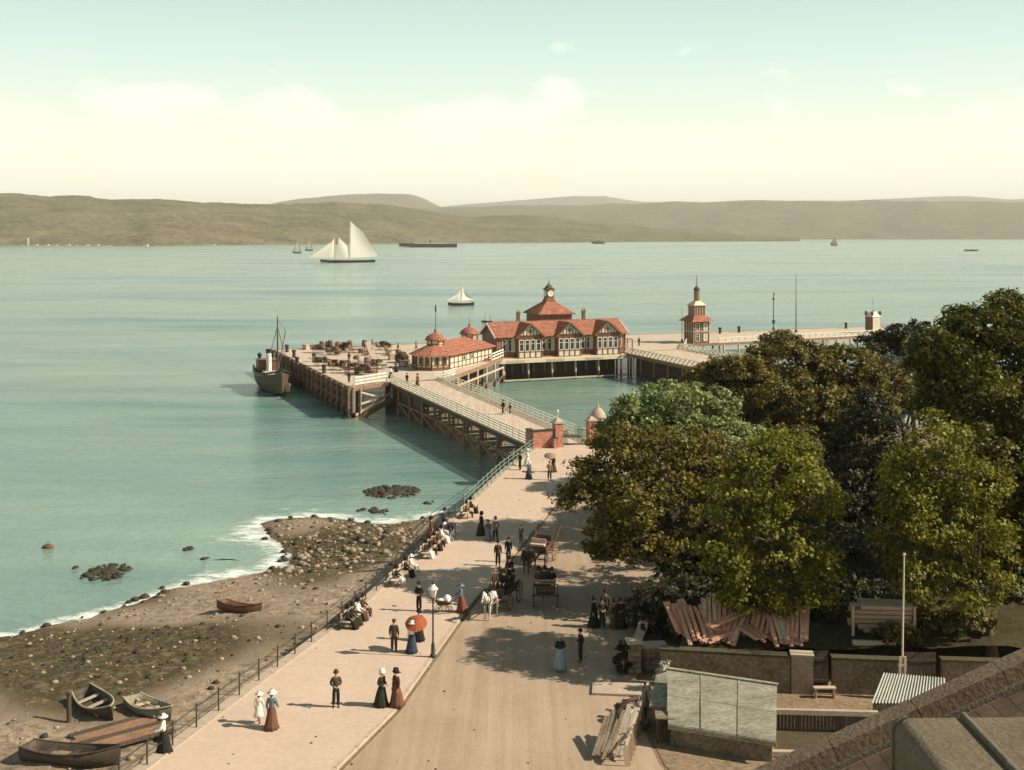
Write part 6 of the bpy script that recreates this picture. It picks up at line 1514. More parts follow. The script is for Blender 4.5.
def tree(label, base, lobes, leaf, rng, leaf_size=.3, per=26, dens=1.0, trunk_r=.32, name='broadleaf_tree', lean=(0, 0), group=None, fork=None):
    """lobes: (x, y, z, rx, ry, rz) in world metres; limbs run from the trunk into each"""
    base = Vector(base); t_ = thing(name, label, 'tree', base, 0, group)
    cl = []; main = lobes; lobes = []
    for (x, y, z, rx, ry, rz) in main:
        lobes.append((x, y, z, rx * .86, ry * .86, rz * .86))
        for i in range(4):
            d = Vector((rng.gauss(0, 1), rng.gauss(0, 1), rng.gauss(.25, .8))).normalized(); k = rng.uniform(.28, .5); q = rng.uniform(.7, .95)
            lobes.append((x + d.x * rx * q, y + d.y * ry * q, z + d.z * rz * q, rx * k, ry * k, max(rz, rx * .6) * k))
    for (x, y, z, rx, ry, rz) in lobes:
        c = Vector((x, y, z)) - base
        area = 4 * PI * ((rx * ry) ** 1.6 / 3 + (rx * rz) ** 1.6 / 3 + (ry * rz) ** 1.6 / 3) ** (1 / 1.6)
        for i in range(max(8, int(area * 1.0 * dens))):
            while True:
                d = Vector((rng.gauss(0, 1), rng.gauss(0, 1), rng.gauss(0, 1))).normalized()
                if d.z > -.75 or rng.random() < .3: break
            k = rng.uniform(.72, 1.0) + .14 * noise.noise(Vector((x, y, z)) + d * 2.3)
            p = c + Vector((d.x * rx, d.y * ry, d.z * rz)) * k
            cl.append((tuple(p), rng.uniform(.45, .8), tuple((d + Vector((0, 0, .3))).normalized())))
    me = leaf_mesh('crown', cl, int(per * 1.35), leaf_size * .76, leaf); o = bpy.data.objects.new('crown', me); COL.objects.link(o); o.parent = t_
    cen = sum((Vector(l[:3]) for l in main), Vector()) / len(main) - base
    fk = Vector(fork) - base if fork else Vector((cen.x * .35, cen.y * .35, max(1.6, cen.z * .42)))
    tm = MB(); md = Vector((fk.x * .35 + lean[0], fk.y * .35 + lean[1], fk.z * .5))
    tm.tube((0, 0, -.4), (0, 0, .35), trunk_r * 1.6, trunk_r * 1.1, 10).tube((0, 0, .35), md, trunk_r * 1.1, trunk_r * .9, 10).tube(md, fk, trunk_r * .9, trunk_r * .75, 10)
    tm.build('trunk', M_trunk, t_)
    lm = MB()
    lobes = main
    for l in lobes:
        c = Vector(l[:3]) - base; m1 = fk + (c - fk) * .5 + Vector((rng.uniform(-.5, .5), rng.uniform(-.5, .5), .25)); ln = (c - fk).length
        r0 = trunk_r * min(.6, .28 + .05 * ln)
        lm.tube(fk, m1, r0, r0 * .65, 7, caps=False).tube(m1, c, r0 * .65, r0 * .3, 6, caps=False)
        for i in range(4):
            d = Vector((rng.gauss(0, 1), rng.gauss(0, 1), rng.gauss(.2, .8))).normalized(); lm.tube(c, c + Vector((d.x * l[3], d.y * l[4], d.z * l[5])) * .8, r0 * .3, .02, 5, caps=False)
    lm.build('limbs', M_trunk, t_)
    return t_
def lob(px, py, Y, rpx, hpx=None, dyr=1.0):
    """a crown lobe surveyed from the photo: centre pixel, distance, half-width and half-height in pixels"""
    k = Y / F; hpx = hpx or rpx
    return ((px - 512) * k, Y, ZAT(py, Y), rpx * k, rpx * k * dyr, hpx * k)
rt = random.Random(4)
# bronze tree at the road edge, branches spreading low over the road
tree('broad bronze-leaved tree spreading low over the road beside the gate path', G(672, 602, 4.0), [lob(655, 452, 74, 48, 30), lob(712, 462, 75, 44, 30), lob(610, 470, 73, 34, 26), lob(586, 497, 72, 30, 17), lob(640, 500, 71, 44, 28), lob(690, 510, 71, 44, 34), lob(615, 528, 71, 34, 18), lob(650, 545, 70, 36, 20), lob(695, 555, 71, 34, 26), lob(600, 548, 71.5, 15, 10), lob(735, 520, 73, 36, 30), lob(625, 445, 75, 34, 18)], LB, rt, .34, 26, 1.1, .34, fork=(10.2, 71.8, 7.6))
# yellow-green tree behind the yard wall
tree('bright yellow-green tree with dark leaning trunk among the stacked planks', (13.4, 61.2, 5.7), [lob(775, 468, 62, 48, 32), lob(735, 500, 61, 40, 30), lob(815, 500, 62, 36, 32), lob(765, 540, 60, 48, 32), lob(815, 555, 61, 32, 28), lob(725, 560, 60, 32, 24), lob(790, 590, 60.5, 38, 20), lob(745, 592, 60.5, 26, 14), lob(790, 448, 63, 30, 16)], LY, rt, .30, 26, 1.15, .26, lean=(.35, 0), fork=(13.2, 61.3, 9.6))
# pale green tree by the gate
tree('pale silvery green tree beside the toll kiosk at the pier gate', (13.2, 88.5, 4.0), [lob(672, 398, 88, 42, 22), lob(632, 412, 87, 28, 20), lob(712, 408, 88, 30, 22), lob(665, 428, 86, 48, 22), lob(720, 432, 87, 34, 22), lob(615, 430, 86, 16, 12), lob(690, 445, 85, 48, 22), lob(742, 440, 88, 24, 20)], LP, rt, .36, 24, 1.0, .3)
# big olive-brown tree hiding the right pier arm
tree('wide olive-brown tree hiding the right arm of the pier', (24, 102, 4.0), [lob(740, 372, 103, 46, 18), lob(790, 364, 104, 52, 24), lob(845, 366, 104, 48, 22), lob(885, 385, 102, 34, 26), lob(725, 405, 101, 50, 28), lob(800, 400, 100, 60, 34), lob(860, 415, 100, 44, 40), lob(780, 440, 98, 60, 32), lob(830, 455, 98, 50, 34), lob(705, 380, 103, 28, 14), lob(850, 480, 97, 44, 36), lob(800, 394, 106, 56, 30), lob(850, 400, 105, 46, 30)], LO, rt, .42, 24, 1.0, .45)
# dark trees in the shade behind the yard
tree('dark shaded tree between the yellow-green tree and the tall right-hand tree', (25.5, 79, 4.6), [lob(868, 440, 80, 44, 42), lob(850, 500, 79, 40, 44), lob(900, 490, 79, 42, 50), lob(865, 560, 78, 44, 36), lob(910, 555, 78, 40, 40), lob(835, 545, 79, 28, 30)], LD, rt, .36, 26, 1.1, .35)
# tall tree at the right edge
tree('tallest tree at the right edge with dark tiered crown above all the others', (29.5, 68, 5.0), [lob(985, 330, 69, 36, 22), lob(1030, 335, 69, 40, 30), lob(945, 352, 69, 30, 22), lob(970, 385, 68, 46, 28), lob(1030, 400, 68, 44, 38), lob(935, 400, 69, 30, 24), lob(990, 445, 67, 44, 36), lob(1040, 470, 67, 44, 44), lob(1000, 520, 67, 46, 40), lob(1030, 570, 67, 44, 40), lob(955, 560, 68, 42, 40), lob(985, 600, 67, 40, 30), lob(1018, 310, 70, 26, 12), lob(925, 365, 70, 18, 12), lob(990, 330, 70, 46, 36), lob(1030, 360, 70, 40, 36), lob(960, 365, 70, 40, 30), lob(975, 410, 70, 50, 50), lob(1010, 480, 69, 60, 60)], LM, rt, .33, 30, 1.25, .45)
# sunlit yellow-green tree in front of it
tree('rounded golden green tree standing before the tallest tree at the right', (25.2, 60.5, 5.2), [lob(935, 448, 60, 36, 28), lob(905, 485, 60, 28, 30), lob(965, 480, 60, 36, 34), lob(935, 520, 59.5, 44, 36), lob(985, 540, 60, 34, 34), lob(905, 545, 60, 26, 28), lob(975, 500, 60, 26, 30), lob(915, 575, 60, 34, 26), lob(965, 585, 60, 40, 28), lob(940, 500, 62, 50, 50)], LY, rt, .28, 26, 1.15, .26)
tree('small dark round-topped tree on the far shore edge beyond the olive tree', (43.5, 124, 4.0), [lob(905, 338, 124, 32, 14), lob(880, 348, 123, 20, 14), lob(930, 348, 124, 22, 14), lob(905, 362, 122, 34, 18)], LD, rt, .5, 20, .9, .3)
tree('hazy blue-green tree half hidden between the olive tree and the tallest tree', (38, 112, 4.0), [lob(895, 372, 111, 32, 18), lob(920, 395, 110, 30, 26), lob(885, 405, 110, 26, 22), lob(935, 370, 112, 22, 16)], LG, rt, .45, 20, .9, .3)
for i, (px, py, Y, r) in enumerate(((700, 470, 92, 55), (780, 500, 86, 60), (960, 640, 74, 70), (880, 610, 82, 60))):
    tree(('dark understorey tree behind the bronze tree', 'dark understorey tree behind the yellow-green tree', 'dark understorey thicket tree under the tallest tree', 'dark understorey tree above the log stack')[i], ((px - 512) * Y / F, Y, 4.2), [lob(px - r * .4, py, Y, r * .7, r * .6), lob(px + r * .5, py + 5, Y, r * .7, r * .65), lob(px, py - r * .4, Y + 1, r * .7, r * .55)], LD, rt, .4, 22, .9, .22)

def bush(label, c, r, leaf, rng, n=60, per=28, size=.2, name='bush', sc=(1, 1, .8), cat='bush'):
    t_ = thing(name, label, cat, c); cl = []
    for i in range(n):
        d = Vector((rng.gauss(0, 1), rng.gauss(0, 1), abs(rng.gauss(0, 1)))).normalized(); k = rng.uniform(.55, 1)
        cl.append(((d.x * r * sc[0] * k, d.y * r * sc[1] * k, .15 + d.z * r * sc[2] * k * 1.25), rng.uniform(.22, .42) * max(.6, r / 1.6), tuple(d)))
    me = leaf_mesh('foliage', cl, per, size, leaf); o = bpy.data.objects.new('foliage', me); COL.objects.link(o); o.parent = t_
    sm = MB()
    for i in range(7): d = Vector((rng.gauss(0, .5), rng.gauss(0, .5), 1)).normalized(); sm.tube((0, 0, -.1), d * r * .9, .04, .015, 5)
    sm.build('stems', M_trunk, t_); return t_
bush('large dark bush spilling over the garden wall beside the standing group', G(662, 628, 4.2) , 2.1, LD, rt, 170, 30, .22, sc=(1.15, 1, 1.0))
bush('smaller dark bush at the right shoulder of the large wall bush', G(690, 632, 5.0), 1.3, LM, rt, 90, 26, .2)
bush('scraggy upright dark shrub growing from the road edge by the stone gatepost', G(624, 672, 4.0), .72, LD, rt, 60, 26, .15, sc=(.8, .8, 1.9))
bush('creamy white flowering bush at the back corner of the tin roofed shed', G(664, 684, 4.4), .55, leafmat('blossom', (.38, .33, .25), (.7, .64, .52), .2), rt, 40, 26, .11, sc=(.7, .7, 1.7))
for i, (px, py, z, r, lab) in enumerate(((828, 618, 5.8, 1.2, 'fresh green bush left of the log stack'), (858, 600, 6.2, 1.1, 'fresh green bush behind the log stack'), (925, 625, 6.0, 1.3, 'brown scrubby bush right of the log stack'), (965, 630, 6.2, 1.4, 'scrubby olive bush on the bank near the roof verge'), (895, 640, 5.9, 1.0, 'low scrub in front of the log stack end'), (735, 600, 6.6, .9, 'low weeds on top of the plank bank'))):
    bush(lab, G(px, py, z), r, (LM, LM, LO, LO, LO, LM)[i], rt, 60, 24, .2, sc=(1.3, 1, .7))
pw = G(607, 660, 4.0)
# ------------------------------------------------------------------ yard, walls, timber
yard = MB(); yp_ = [(6.6, 59.2), (5.6, 50), (7.4, 45), (30, 40), (30, 59.0), (8, 59.4)]
yard.add([(x, y, 3.982) for x, y in yp_], [tuple(range(len(yp_)))]); 
yard = MB(); yp_ = [(8.2, 45.4), (8.3, 44), (40, 20), (40, 60), (6.3, 59.6), (6.0, 58), (6.6, 50)]
yard.add([(x, y, 3.995) for x, y in yp_], [tuple(range(len(yp_)))]); struct('yard_ground', yard, M_yard)
# raised garden bank behind the yard wall
bk_ = MB(); cols = []
for i in range(46):
    X = 7.9 + i * .8; col = []; X_ = X
    for j in range(30):
        Y = 59.15 + j * .9; X = X_ + .28 * (Y - 59.15) * max(0, 1 - i / 20); h = 5.72 + .05 * j + .35 * noise.noise((X * .25, Y * .25, 1)) + .12 * noise.noise((X * .9, Y * .9, 2)) + (.9 * math.exp(-((X - 27) / 6) ** 2) * min(1, j / 5))
        if i == 0: h = 3.9
        if j == 29: h = 3.9
        col.append((X, Y, h))
    cols.append(col)
for c in cols: bk_.v += c
for i in range(45):
    for j in range(29):
        bk_.f.append((i * 30 + j, (i + 1) * 30 + j, (i + 1) * 30 + j + 1, i * 30 + j + 1)); bk_.m.append(0); bk_.smooth.append(True)
struct('garden_bank', bk_, mat('shaded_ground', (.055, .045, .02), .95, .5, .8, .6, 6, world=True, spec=.1))  # shade under the trees put into the ground's dark brown
ug = []
ru = random.Random(2)
for i in range(2600):
    X = ru.uniform(9, 48); Y = ru.uniform(62.5, 86)
    if abs(X / Y * F) > 560: continue
    hh = (1.3 + 1.5 * noise.noise((X * .3, Y * .3, 5))) * min(1, (Y - 62) / 2.5) * (1.4 if X > 19 else .8)
    ug.append(((X, Y, 5.9 + max(.1, hh) * ru.random() ** .6), ru.uniform(.4, .7), (ru.uniform(-.3, .3), -.5, .8)))
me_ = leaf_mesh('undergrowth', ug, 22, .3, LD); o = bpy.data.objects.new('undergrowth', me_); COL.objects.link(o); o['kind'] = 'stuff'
def wall_thing(label, a, b, z0, z1, th, mface, mcap, name='yard_wall', cap=.12, over=.08):
    a, b = Vector((a[0], a[1], 0)), Vector((b[0], b[1], 0)); d = b - a; ln = d.length; rz = math.atan2(d.y, d.x)
    t_ = thing(name, label, 'wall', (a.x, a.y, z0), rz)
    MB().box((ln / 2, 0, (z1 - z0) / 2), (ln, th, z1 - z0)).build('face', mface, t_)
    MB().box((ln / 2, 0, z1 - z0 + cap / 2), (ln + over, th + over * 2, cap)).build('coping', mcap, t_); return t_
M_moss = mat('mossy_top', (.075, .06, .03), .95, .5, 1.5, .5, 9)
M_stain = mat('stained_render', (.16, .115, .07), .95, .5, 1.0, .4, 6, c2=(.33, .25, .17))
wall_thing('long low rendered yard wall with mossy top in front of the stacked planks', (7.6, 58.9), (14.0, 57.9), 3.9, 5.78, .4, M_stain, M_moss)
wall_thing('square rendered end pier of the plank yard wall', (14.04, 57.9), (15.1, 57.75), 3.9, 5.92, .55, M_render, M_coping, 'wall_pier', .08)
wall_thing('second rendered wall panel right of the dark gap, below the log stack', (16.1, 57.9), (19.7, 57.5), 3.9, 5.7, .4, M_stain, M_moss)
wall_thing('third rendered wall panel at the right beside the roof verge', (21.5, 57.6), (26, 57.2), 3.9, 5.7, .4, M_stain, M_moss)
# dark boarded gates in the gaps
for label, x0, x1, y in (('dark boarded yard door between the wall pier and the second wall panel', 15.14, 16.06, 58.4), ('dark boarded yard door between the second and third wall panels', 19.75, 21.45, 58.2)):
    g_ = thing('yard_door', label, 'door', (x0, y, 3.98)); n_ = max(4, int((x1 - x0) / .2))
    bm_ = MB()
    for i in range(n_): bm_.box(((x1 - x0) * (i + .5) / n_, 0, .95), ((x1 - x0) / n_ - .012, .04, 1.9))
    bm_.build('boards', M_wooddark, g_); MB().box(((x1 - x0) / 2, -.04, .4), (x1 - x0, .04, .14)).build('ledge', M_wooddark, g_); MB().box(((x1 - x0) / 2, -.04, 1.5), (x1 - x0, .04, .14)).build('ledge', M_wooddark, g_)
    MB().tube((.15, -.06, .95), (.15, -.12, .95), .03, .05, 8).build('handle', M_iron, g_)
# garden wall running back along the road, gatepost blocks
wall_thing('pale-coped garden wall running back beside the road to the bush', (6.45, 60.6), (7.75, 66.5), 3.9, 5.0, .35, M_render, M_coping, 'garden_wall', .14)
for label, px, py, dx, dy, h in (('squat squared stone block by the shed corner gate', 653, 668, 1.3, .7, 1.15), ('narrow pale stone gatepost beside the scraggy shrub', 634, 672, .7, .6, 1.55)):
    p = G(px, py, 4); t_ = thing('gatepost', label, 'gatepost', p, .1)
    MB().box((0, 0, h / 2), (dx, dy, h)).build('shaft', M_rubble, t_, bevel=.03); MB().box((0, 0, h + .08), (dx + .14, dy + .14, .16)).build('cap', M_coping, t_, bevel=.03)
st_ = G(618, 690, 4.0); o = MB().box((0, 0, .06), (2.6, 1.5, .12)).build('stone_slab', M_coping, None, (st_.x, st_.y, 3.99), -.1, .02); tag(o, 'flat worn stone slab at the foot of the scraggy shrub', 'paving slab')
# stacked planks leaning on the bank
rp2 = random.Random(8)
def plank_stack(label, cx, cy, n, Ln, rz, tilt, w=.2, spread=1.0, m=None, z=5.8):
    t_ = thing('plank_stack', label, 'planks', (cx, cy, z), math.radians(rz)); t_.rotation_euler = (math.radians(tilt), 0, math.radians(rz))
    for i in range(n):
        lay = i // 5; x = ((i % 5) - 2) * w * 1.08 * spread + rp2.uniform(-.03, .03)
        MB().box((0, 0, 0), (w * rp2.uniform(.8, 1.05), Ln * rp2.uniform(.85, 1.05), .07)).build('plank', m or (M_plank if rp2.random() < .75 else M_woodpale), t_, (x, rp2.uniform(-.25, .25), .08 + lay * .085), rp2.uniform(-.05, .05) * spread)
    return t_
def ps(px, py): return G(px, py, 6.2)
plank_stack('pile of pinkish planks leaning steeply just right of the tree trunk', 13.95, 60.5, 10, 2.9, 8, 38, .22, z=6.75)
plank_stack('neat row of pinkish planks leaning at the right end of the wall', 14.95, 60.3, 15, 2.4, -14, 36, .22, z=6.6)
plank_stack('fan of pinkish planks leaning left of the tree trunk', 11.6, 60.6, 10, 2.7, -32, 34, .2, 1.25, z=6.6)
plank_stack('splayed stack of rough planks at the left end behind the wall', 9.6, 60.4, 10, 2.3, 12, 34, .2, 1.5, z=6.45)
plank_stack('low jumble of rough planks behind the middle of the wall', 10.6, 60.2, 10, 1.9, -62, 12, .2, 1.6, z=6.1)
plank_stack('short offcuts of planks heaped near the trunk foot', 12.7, 60.0, 10, 1.3, 50, 20, .2, 1.5, z=6.2)
plank_stack('upright bundle of pale planks by the bush behind the wall', 8.9, 60.9, 10, 1.9, 30, 46, .18, 1.5, z=6.7)
plank_stack('loose brick-red planks filling the bank between the two left fans', 10.7, 60.9, 10, 2.5, -8, 40, .2, 1.2, z=6.75)
plank_stack('crossed pinkish planks behind the trunk foot', 13.1, 60.9, 10, 2.4, -24, 42, .2, 1.3, z=6.8)
plank_stack('single long baulk of planks lying slantwise over the heap', 11.9, 60.0, 2, 3.2, -68, 14, .26, 1, z=6.95)
# log stack
lg = G(880, 628, 6.0); t_ = thing('log_stack', 'weathered stack of split logs and beams on the bank beside the pole', 'log stack', (lg.x, lg.y, 5.9), -.05)
for lay in range(6):
    for i in range(4):
        MB().box((0, 0, 0), (3.1 * rp2.uniform(.75, 1.05), .24, .2)).build('log', (M_woodpale, M_plank, M_coping)[rp2.randrange(3)], t_, (rp2.uniform(-.3, .3), -.5 + i * .36, .15 + lay * .24), rp2.uniform(-.06, .06), .02)
for x in (-1.6, 1.6): MB().box((x, -.72, .7), (.14, .14, 1.6)).build('stake', M_woodpale, t_)
lb = G(874, 645, 5.75); o = MB().box((0, 0, 0), (2.2, .26, .24)).build('beam', M_woodpale, None, (lb.x, lb.y, 5.85), -.08, .02); tag(o, 'single pale squared beam lying below the log stack', 'timber beam')
# flag pole with tabernacle
fp = Vector((19.35, 59.3 - 2.2, 3.99)); t_ = thing('yard_pole', 'thin white pole with gilt ball stepped in a pale plank housing in the yard', 'flagpole', fp)
MB().tube((0, 0, .1), (.12, 0, 7.1), .06, .035, 8).build('pole', M_cream, t_); MB().ball((.12, 0, 7.16), .08, 8, 6).build('ball', M_whitehat, t_)
for s in (-1, 1): MB().beam((s * .15 - .1, -.25, -.05), (s * .12 + .03, -.05, 2.1), .14, .1).build('housing_plank', M_woodpale, t_)
MB().box((-.05, -.1, .5), (.5, .22, .12)).build('clamp', M_woodpale, t_); MB().box((0, -.06, 1.7), (.42, .2, .12)).build('clamp', M_woodpale, t_)
sy = MB().tube((.4, 0, 0), (.05, 0, 3.0), .012, .012, 5).build('stay', M_iron, t_)
# horizontal rails of a sunk pen
rlf = thing('yard_fence', 'low fence of long weathered beams closing the dark sunk pen beside the shed', 'fence', (11.5, 53.4, 3.99), -.06)
MB().box((2.6, 0, .92), (5.6, .22, .22)).build('top_beam', M_coping, rlf)
for i in range(24): MB().box((.05 + i * .165, .06, .42), (.15, .04, .82)).build('board', M_wooddark, rlf)
for x in (0, 1.85, 3.7, 5.3): MB().box((x, .12, .45), (.16, .14, .92)).build('post', M_wooddark, rlf)
lb2 = thing('beam', 'thick weathered beam lying on the ground at the front of the sunk pen', 'timber beam', (12.9, 50.6, 4.0), -.08)
MB().box((0, 0, .15), (3.0, .26, .28)).build('timber', M_coping, lb2, bevel=.03); MB().box((-1.1, 0, .02), (.2, .4, .06)).build('packer', M_wood, lb2)
pit = MB(); pit.add([(11.6, 50.9, 4.0), (15.6, 50.6, 4.0), (15.8, 53.2, 4.0), (11.6, 53.3, 4.0)], [(0, 1, 2, 3)]); struct('pen_ground', pit, M_moss)  # flat dark sheet level with the yard, drawn for the dark pit
bt = thing('garden_bench', 'small pale bench standing against the dark yard door', 'bench', (15.55, 57.2, 3.99), 0); MB().box((0, 0, .5), (1.1, .32, .06)).build('seat', M_woodpale, bt)
for x in (-.45, .45): MB().box((x, 0, .24), (.07, .28, .47)).build('leg', M_woodpale, bt)
# shed with tin roof
M_tin = mat('tin_roof', (.19, .17, .115), .95, .3, 1.6, .3, 14, c2=(.45, .415, .32), stretch=(.35, 1.2, 1), spec=.05); M_tin2 = mat('tin_roof_rust', (.17, .15, .10), .95, .3, 1.3, .3, 12, c2=(.42, .385, .29), stretch=(.35, 1.2, 1), spec=.05)
TL, TR, BR, BL = G(667, 669, 6.1), G(777, 685, 6.1), G(776, 742, 5.0), G(668, 724, 5.0)
sh = thing('tin_shed', 'low shed with sloping patched grey-green tin roof beside the road', 'shed', (9, 50, 3.99)); SI = Matrix.Translation((-9, -50, -3.99))
u_ = TR - TL; v_ = BL - TL; nrm = u_.cross(v_).normalized()
if nrm.z < 0: nrm = -nrm
def rp_at(a, b): return TL + u_ * a + (BL + (BR - BL) * a - TL - u_ * a) * b
sheets = [(0, .32), (.32, .66), (.66, 1.0)]
for i, (a, b) in enumerate(sheets):
    for j, (c, d) in enumerate(((0, .5), (.49, 1.0))):
        q_ = [rp_at(a, c), rp_at(b, c), rp_at(b, d), rp_at(a, d)]; lift = nrm * (.03 - .012 * j + (.006 if i % 2 else 0))
        part(MB().extr([p + lift for p in q_], nrm * .008), 'roof_sheet', M_tin if (i + j) % 2 == 0 else M_tin2, sh, SI)
for a in (.32, .66): part(MB().beam(rp_at(a, .0) + nrm * .05, rp_at(a, 1.0) + nrm * .05, .07, .03), 'batten', M_tin2, sh, SI)
part(MB().extr([rp_at(0, 0), rp_at(1, 0), rp_at(1, 1), rp_at(0, 1)], nrm * -.08), 'roof_boarding', M_wooddark, sh, SI)
part(MB().beam(rp_at(-.01, 0) + nrm * .06, rp_at(1.01, 0) + nrm * .06, .2, .05), 'ridge_flashing', M_tin, sh, SI)
wb = MB()
def wallq(p, q, inset=Vector()):
    p, q = p + inset, q + inset; wb.extr([(p.x, p.y, 3.9), (q.x, q.y, 3.9), (q.x, q.y, q.z - .1), (p.x, p.y, p.z - .1)], (0, .12, 0))
ii = Vector((0, .25, 0)); wallq(BL + Vector((.1, .3, 0)), BR + Vector((-.1, .3, 0))); wallq(TL + Vector((.1, -.25, 0)), TR + Vector((-.1, -.25, 0)))
for p, q in ((TL, BL), (TR, BR)):
    s = .1 if p is TL else -.22; wb.extr([(p.x + s, p.y - .3, 3.9), (q.x + s, q.y + .35, 3.9), (q.x + s, q.y + .35, q.z - .1), (p.x + s, p.y - .3, p.z - .1)], (.12, 0, 0))
part(wb, 'wall', M_stain, sh, SI)
part(MB().beam(BL + Vector((0, -.04, -.1)), BR + Vector((0, -.04, -.1)), .06, .2), 'fascia', M_tin2, sh, SI)
# lean-to at its left end
a1, a2, a3, a4 = G(656, 676, 5.5), G(668, 672, 5.6), G(667, 708, 5.1), G(650, 706, 5.0)
ln_ = thing('lean_to', 'little lean-to of patched tin against the left end of the tin shed', 'lean-to', (7, 51, 3.99)); LI = Matrix.Translation((-7, -51, -3.99))
part(MB().extr([a1, a2, a3, a4], (0, 0, .05)), 'roof', M_tin2, ln_, LI)
part(MB().extr([(a1.x + .05, a1.y - .1, 3.9), (a4.x + .05, a4.y + .1, 3.9), (a4.x + .05, a4.y + .1, a4.z - .02), (a1.x + .05, a1.y - .1, a1.z - .02)], (.1, 0, 0)).extr([(a4.x + .1, a4.y + .08, 3.9), (a3.x, a3.y + .08, 3.9), (a3.x, a3.y + .08, a3.z - .02), (a4.x + .1, a4.y + .08, a4.z - .02)], (0, .1, 0)), 'wall', M_stain, ln_, LI)
cr_ = G(668, 740, 4.0); t_ = thing('slatted_crate', 'dark slatted crate standing open-sided at the shed front corner', 'crate', (cr_.x, cr_.y, 3.995), -.08)
for x in (-.5, .5):
    for y in (-.35, .35): MB().box((x, y, .55), (.09, .09, 1.1)).build('post', M_wooddark, t_)
MB().box((0, 0, 1.12), (1.15, .85, .06)).build('lid', M_stain, t_)
for i in range(8): MB().box((-.43 + i * .123, -.36, .55), (.05, .03, 1.0)).build('slat', M_wooddark, t_)
MB().box((0, .34, .55), (1.0, .03, 1.0)).build('back', M_wooddark, t_); MB().box((.1, 0, .3), (.7, .5, .5)).build('contents', M_leather, t_)
# fence and board heap at the bottom
fb = thing('board_fence', 'ragged leaning board fence running down beside the shed to the bottom edge', 'fence', (6.6, 48, 3.99)); FI = Matrix.Translation((-6.6, -48, -3.99))
f0, f1 = G(650, 700, 4.0), G(628, 766, 4.0)
for i in range(15):
    p = f0 + (f1 - f0) * i / 14; h = .95 + rp2.uniform(-.15, .15); part(MB().beam((p.x, p.y, 3.95), (p.x - .12 + rp2.uniform(-.05, .05), p.y, 3.95 + h), .04, .26, up=(1, 0, 0)), 'board', M_stain if rp2.random() < .6 else M_woodpale, fb, FI)
part(MB().beam(f0 + Vector((-.1, 0, .85)), f1 + Vector((-.1, 0, .85)), .08, .1), 'rail', M_coping, fb, FI)
hp2 = G(606, 752, 4.0)
for i, (dx, dy, rz, tl, n_, lab) in enumerate(((-.1, .2, -20, 22, 8, 'heap of pale weathered boards leaning on trestles by the road at the bottom edge'), (.75, .2, -24, 28, 6, 'narrow stack of pale boards propped beside the ragged fence at the bottom edge'))):
    plank_stack(lab, hp2.x + dx + .2, hp2.y + dy, n_ - 3, 2.7, rz, tl, .16, 1.0, M_coping if i else M_stain, 4.62)
jk = thing('junk_heap', 'dark heap of scrap with a bent pipe and a white can beside the lean-to', 'scrap heap', G(630, 724, 4.0))
jm = MB()
for i in range(16): jm.box((rp2.uniform(-.7, .7), rp2.uniform(-.8, .8), rp2.uniform(.1, .55)), (rp2.uniform(.2, .6), rp2.uniform(.2, .6), rp2.uniform(.1, .4)), Matrix.Rotation(rp2.uniform(0, 3), 3, 'Z') @ Matrix.Rotation(rp2.uniform(-.5, .5), 3, 'X'))
jm.build('scrap', M_leather, jk); MB().path([(-.6, .1, .5), (-.1, .3, .95), (.35, .5, 1.0), (.5, .7, .7)], .1, 8).build('pipe', M_wooddark, jk); MB().lathe([(.13, .6), (.14, .95), (.05, 1.0)], (-.05, -.45, -.1), 10).build('can', M_whitehat, jk)
# corrugated lean-to roof near the pole
c1, c2, c3, c4 = G(884, 673, 5.9), G(945, 678, 5.9), G(945, 704, 5.2), G(872, 703, 5.2)
co = thing('corrugated_roof', 'pale corrugated iron outhouse roof tucked behind the big roof verge', 'outhouse', (19, 52, 3.99)); CI = Matrix.Translation((-19, -52, -3.99))
cm_ = MB(); n_ = 90; vs_ = []; fs_ = []
for j, (a, b) in enumerate(((c1, c2), (c4, c3))):
    for i in range(n_ + 1): p = a + (b - a) * i / n_; vs_.append((p.x, p.y, p.z + .045 * math.cos(i * PI / 2.0)))
nn_ = len(vs_); vs_ += [(x, y, z - .012) for x, y, z in vs_]
for i in range(n_): fs_ += [(i, i + 1, n_ + 2 + i, n_ + 1 + i), (nn_ + i, nn_ + n_ + 1 + i, nn_ + n_ + 2 + i, nn_ + i + 1)]
cm_.add(vs_, fs_, 0, True); part(cm_, 'sheet', mat('corrugated_iron', (.38, .37, .30), .5, .2, 1, .1, 8), co, CI)
part(MB().extr([(c4.x + .1, c4.y + .1, 3.9), (c3.x, c3.y + .1, 3.9), (c3.x, c3.y + .1, c3.z - .06), (c4.x + .1, c4.y + .1, c4.z - .06)], (0, .12, 0)).extr([(c1.x + .1, c1.y - .1, 3.9), (c2.x, c2.y - .1, 3.9), (c2.x, c2.y - .1, c2.z - .06), (c1.x + .1, c1.y - .1, c1.z - .06)], (0, .12, 0)).extr([(c1.x + .1, c1.y - .1, 3.9), (c4.x + .1, c4.y + .1, 3.9), (c4.x + .1, c4.y + .1, c4.z - .06), (c1.x + .1, c1.y - .1, c1.z - .06)], (.1, 0, 0)), 'wall', M_stain, co, CI)

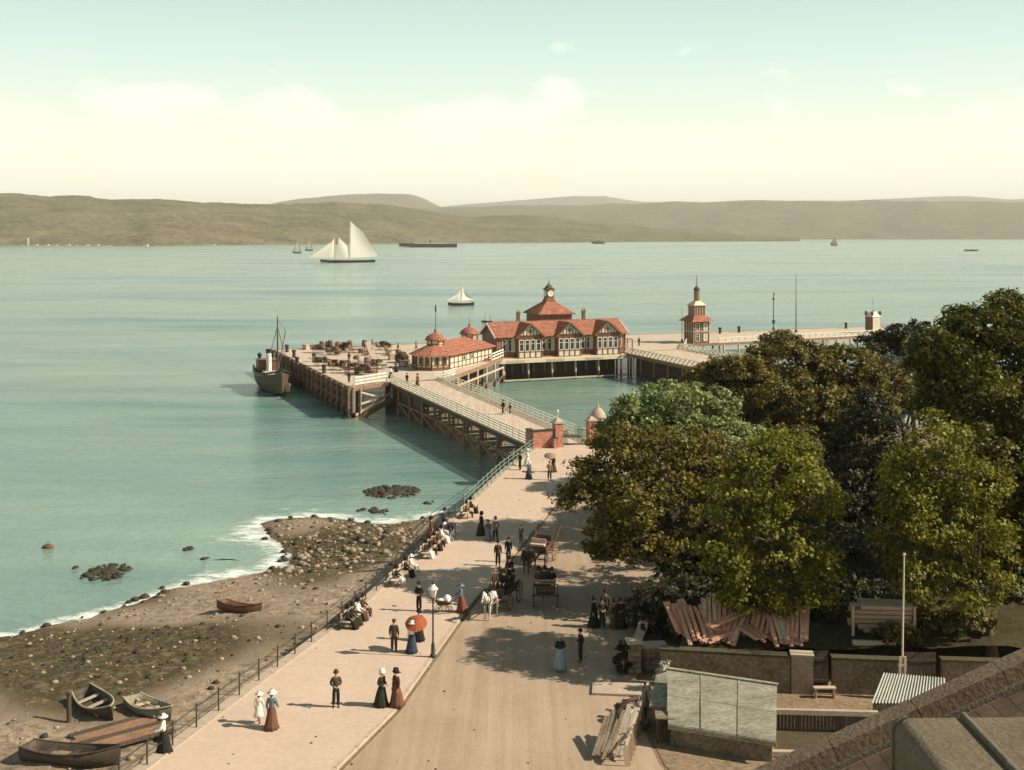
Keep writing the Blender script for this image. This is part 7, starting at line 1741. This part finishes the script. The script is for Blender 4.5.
# ------------------------------------------------------------------ the near house: roof slope, verge and lead dormer
YV = 14.0
def rz_at(x): return 20.30 + (x - 3.2) * .449
nh = thing('near_house', 'near slated house roof with broad stone verge sloping across the lower right corner', 'house', (6, 8, 3.99)); NI = Matrix.Translation((-6, -8, -3.99))
xe, xr, yb = -2.0, 12.0, 0.6
part(MB().extr([(xe, yb, rz_at(xe)), (xr, yb, rz_at(xr)), (xr, YV - .3, rz_at(xr)), (xe, YV - .3, rz_at(xe))], (0, 0, -.2)), 'roof', M_slate, nh, NI)
part(MB().extr([(xr, yb, rz_at(xr)), (xr + 14, yb, rz_at(xe)), (xr + 14, YV - .3, rz_at(xe)), (xr, YV - .3, rz_at(xr))], (0, 0, -.2)), 'roof', M_slate, nh, NI)
M_verge = mat('verge_stone', (.18, .122, .075), .92, .35, 1.4, .35, 18)
vg = MB(); ln = 0
xs_ = np.linspace(xe - .2, xr, 15)
for a, b in zip(xs_, xs_[1:]): vg.beam((a + .006, YV - .1, rz_at(a) + .16), (b - .006, YV - .1, rz_at(b) + .16), .3, .24)
part(vg, 'verge', M_verge, nh, NI)
vf = MB(); vf.beam((xe, YV - .27, rz_at(xe) + .05), (xr, YV - .27, rz_at(xr) + .05), .1, .06); part(vf, 'lead_flashing', M_lead, nh, NI)
nb = MB(); nb.prism([(xe + .5, yb + .3), (xr + 13.5, yb + .3), (xr + 13.5, YV - .4), (xe + .5, YV - .4)], 3.9, rz_at(xe) - .1); nb.extr([(xe + .5, YV - .35, rz_at(xe) - .1), (xr + 13.5, YV - .35, rz_at(xe) - .1), (xr, YV - .35, rz_at(xr) - .15)], (0, .25, 0)); part(nb, 'wall', M_rubble, nh, NI)
# round-cheeked lead dormer; its roof runs back level into the slope
dx0, dx1, dy0, dy1, dt = 3.62, 9.0, 7.6, 10.9, 22.42
dm = thing('dormer', 'round-topped grey lead dormer with rolled seams on the near slated roof', 'dormer', (dx0, 9, 21), 0); DI = Matrix.Translation((-dx0, -9, -21))
prof = []
for i in range(9): a_ = PI / 2 * i / 8; prof.append((dx0 + .13 - .13 * math.cos(a_), dt - .13 + .13 * math.sin(a_)))
prof = [(dx0, rz_at(dx0) - .1)] + prof + [(dx1, dt + .05), (dx1, rz_at(dx0) - .1)]
part(MB().extr([(x, dy0, z) for x, z in prof], (0, dy1 - dy0, 0)), 'lead_cover', M_lead, dm, DI)
for xx_ in (4.28, 5.3, 6.3):
    mb = MB(); pts_ = [(xx_, dy0 - .01, 21.8), (xx_, dy0 - .01, dt + .02), (xx_, dy1 + .02, dt + .02), (xx_, dy1 + .02, 21.4)]; mb.path(pts_, .035, 8); part(mb, 'lead_roll', M_lead, dm, DI)
mb = MB(); mb.path([(x - .01, dy1 + .0, z + .012) for x, z in prof[:-2]] , .018, 6); part(mb, 'edge_roll', M_lead, dm, DI)
part(MB().box((dx0 - .02, 9.2, (rz_at(dx0) + dt - .6) / 2), (.04, 2.6, dt - .6 - rz_at(dx0) + .1)), 'gap_shade_strip', M_wooddark, dm, DI)  # dark strip painted in as the shaded gap beside the dormer
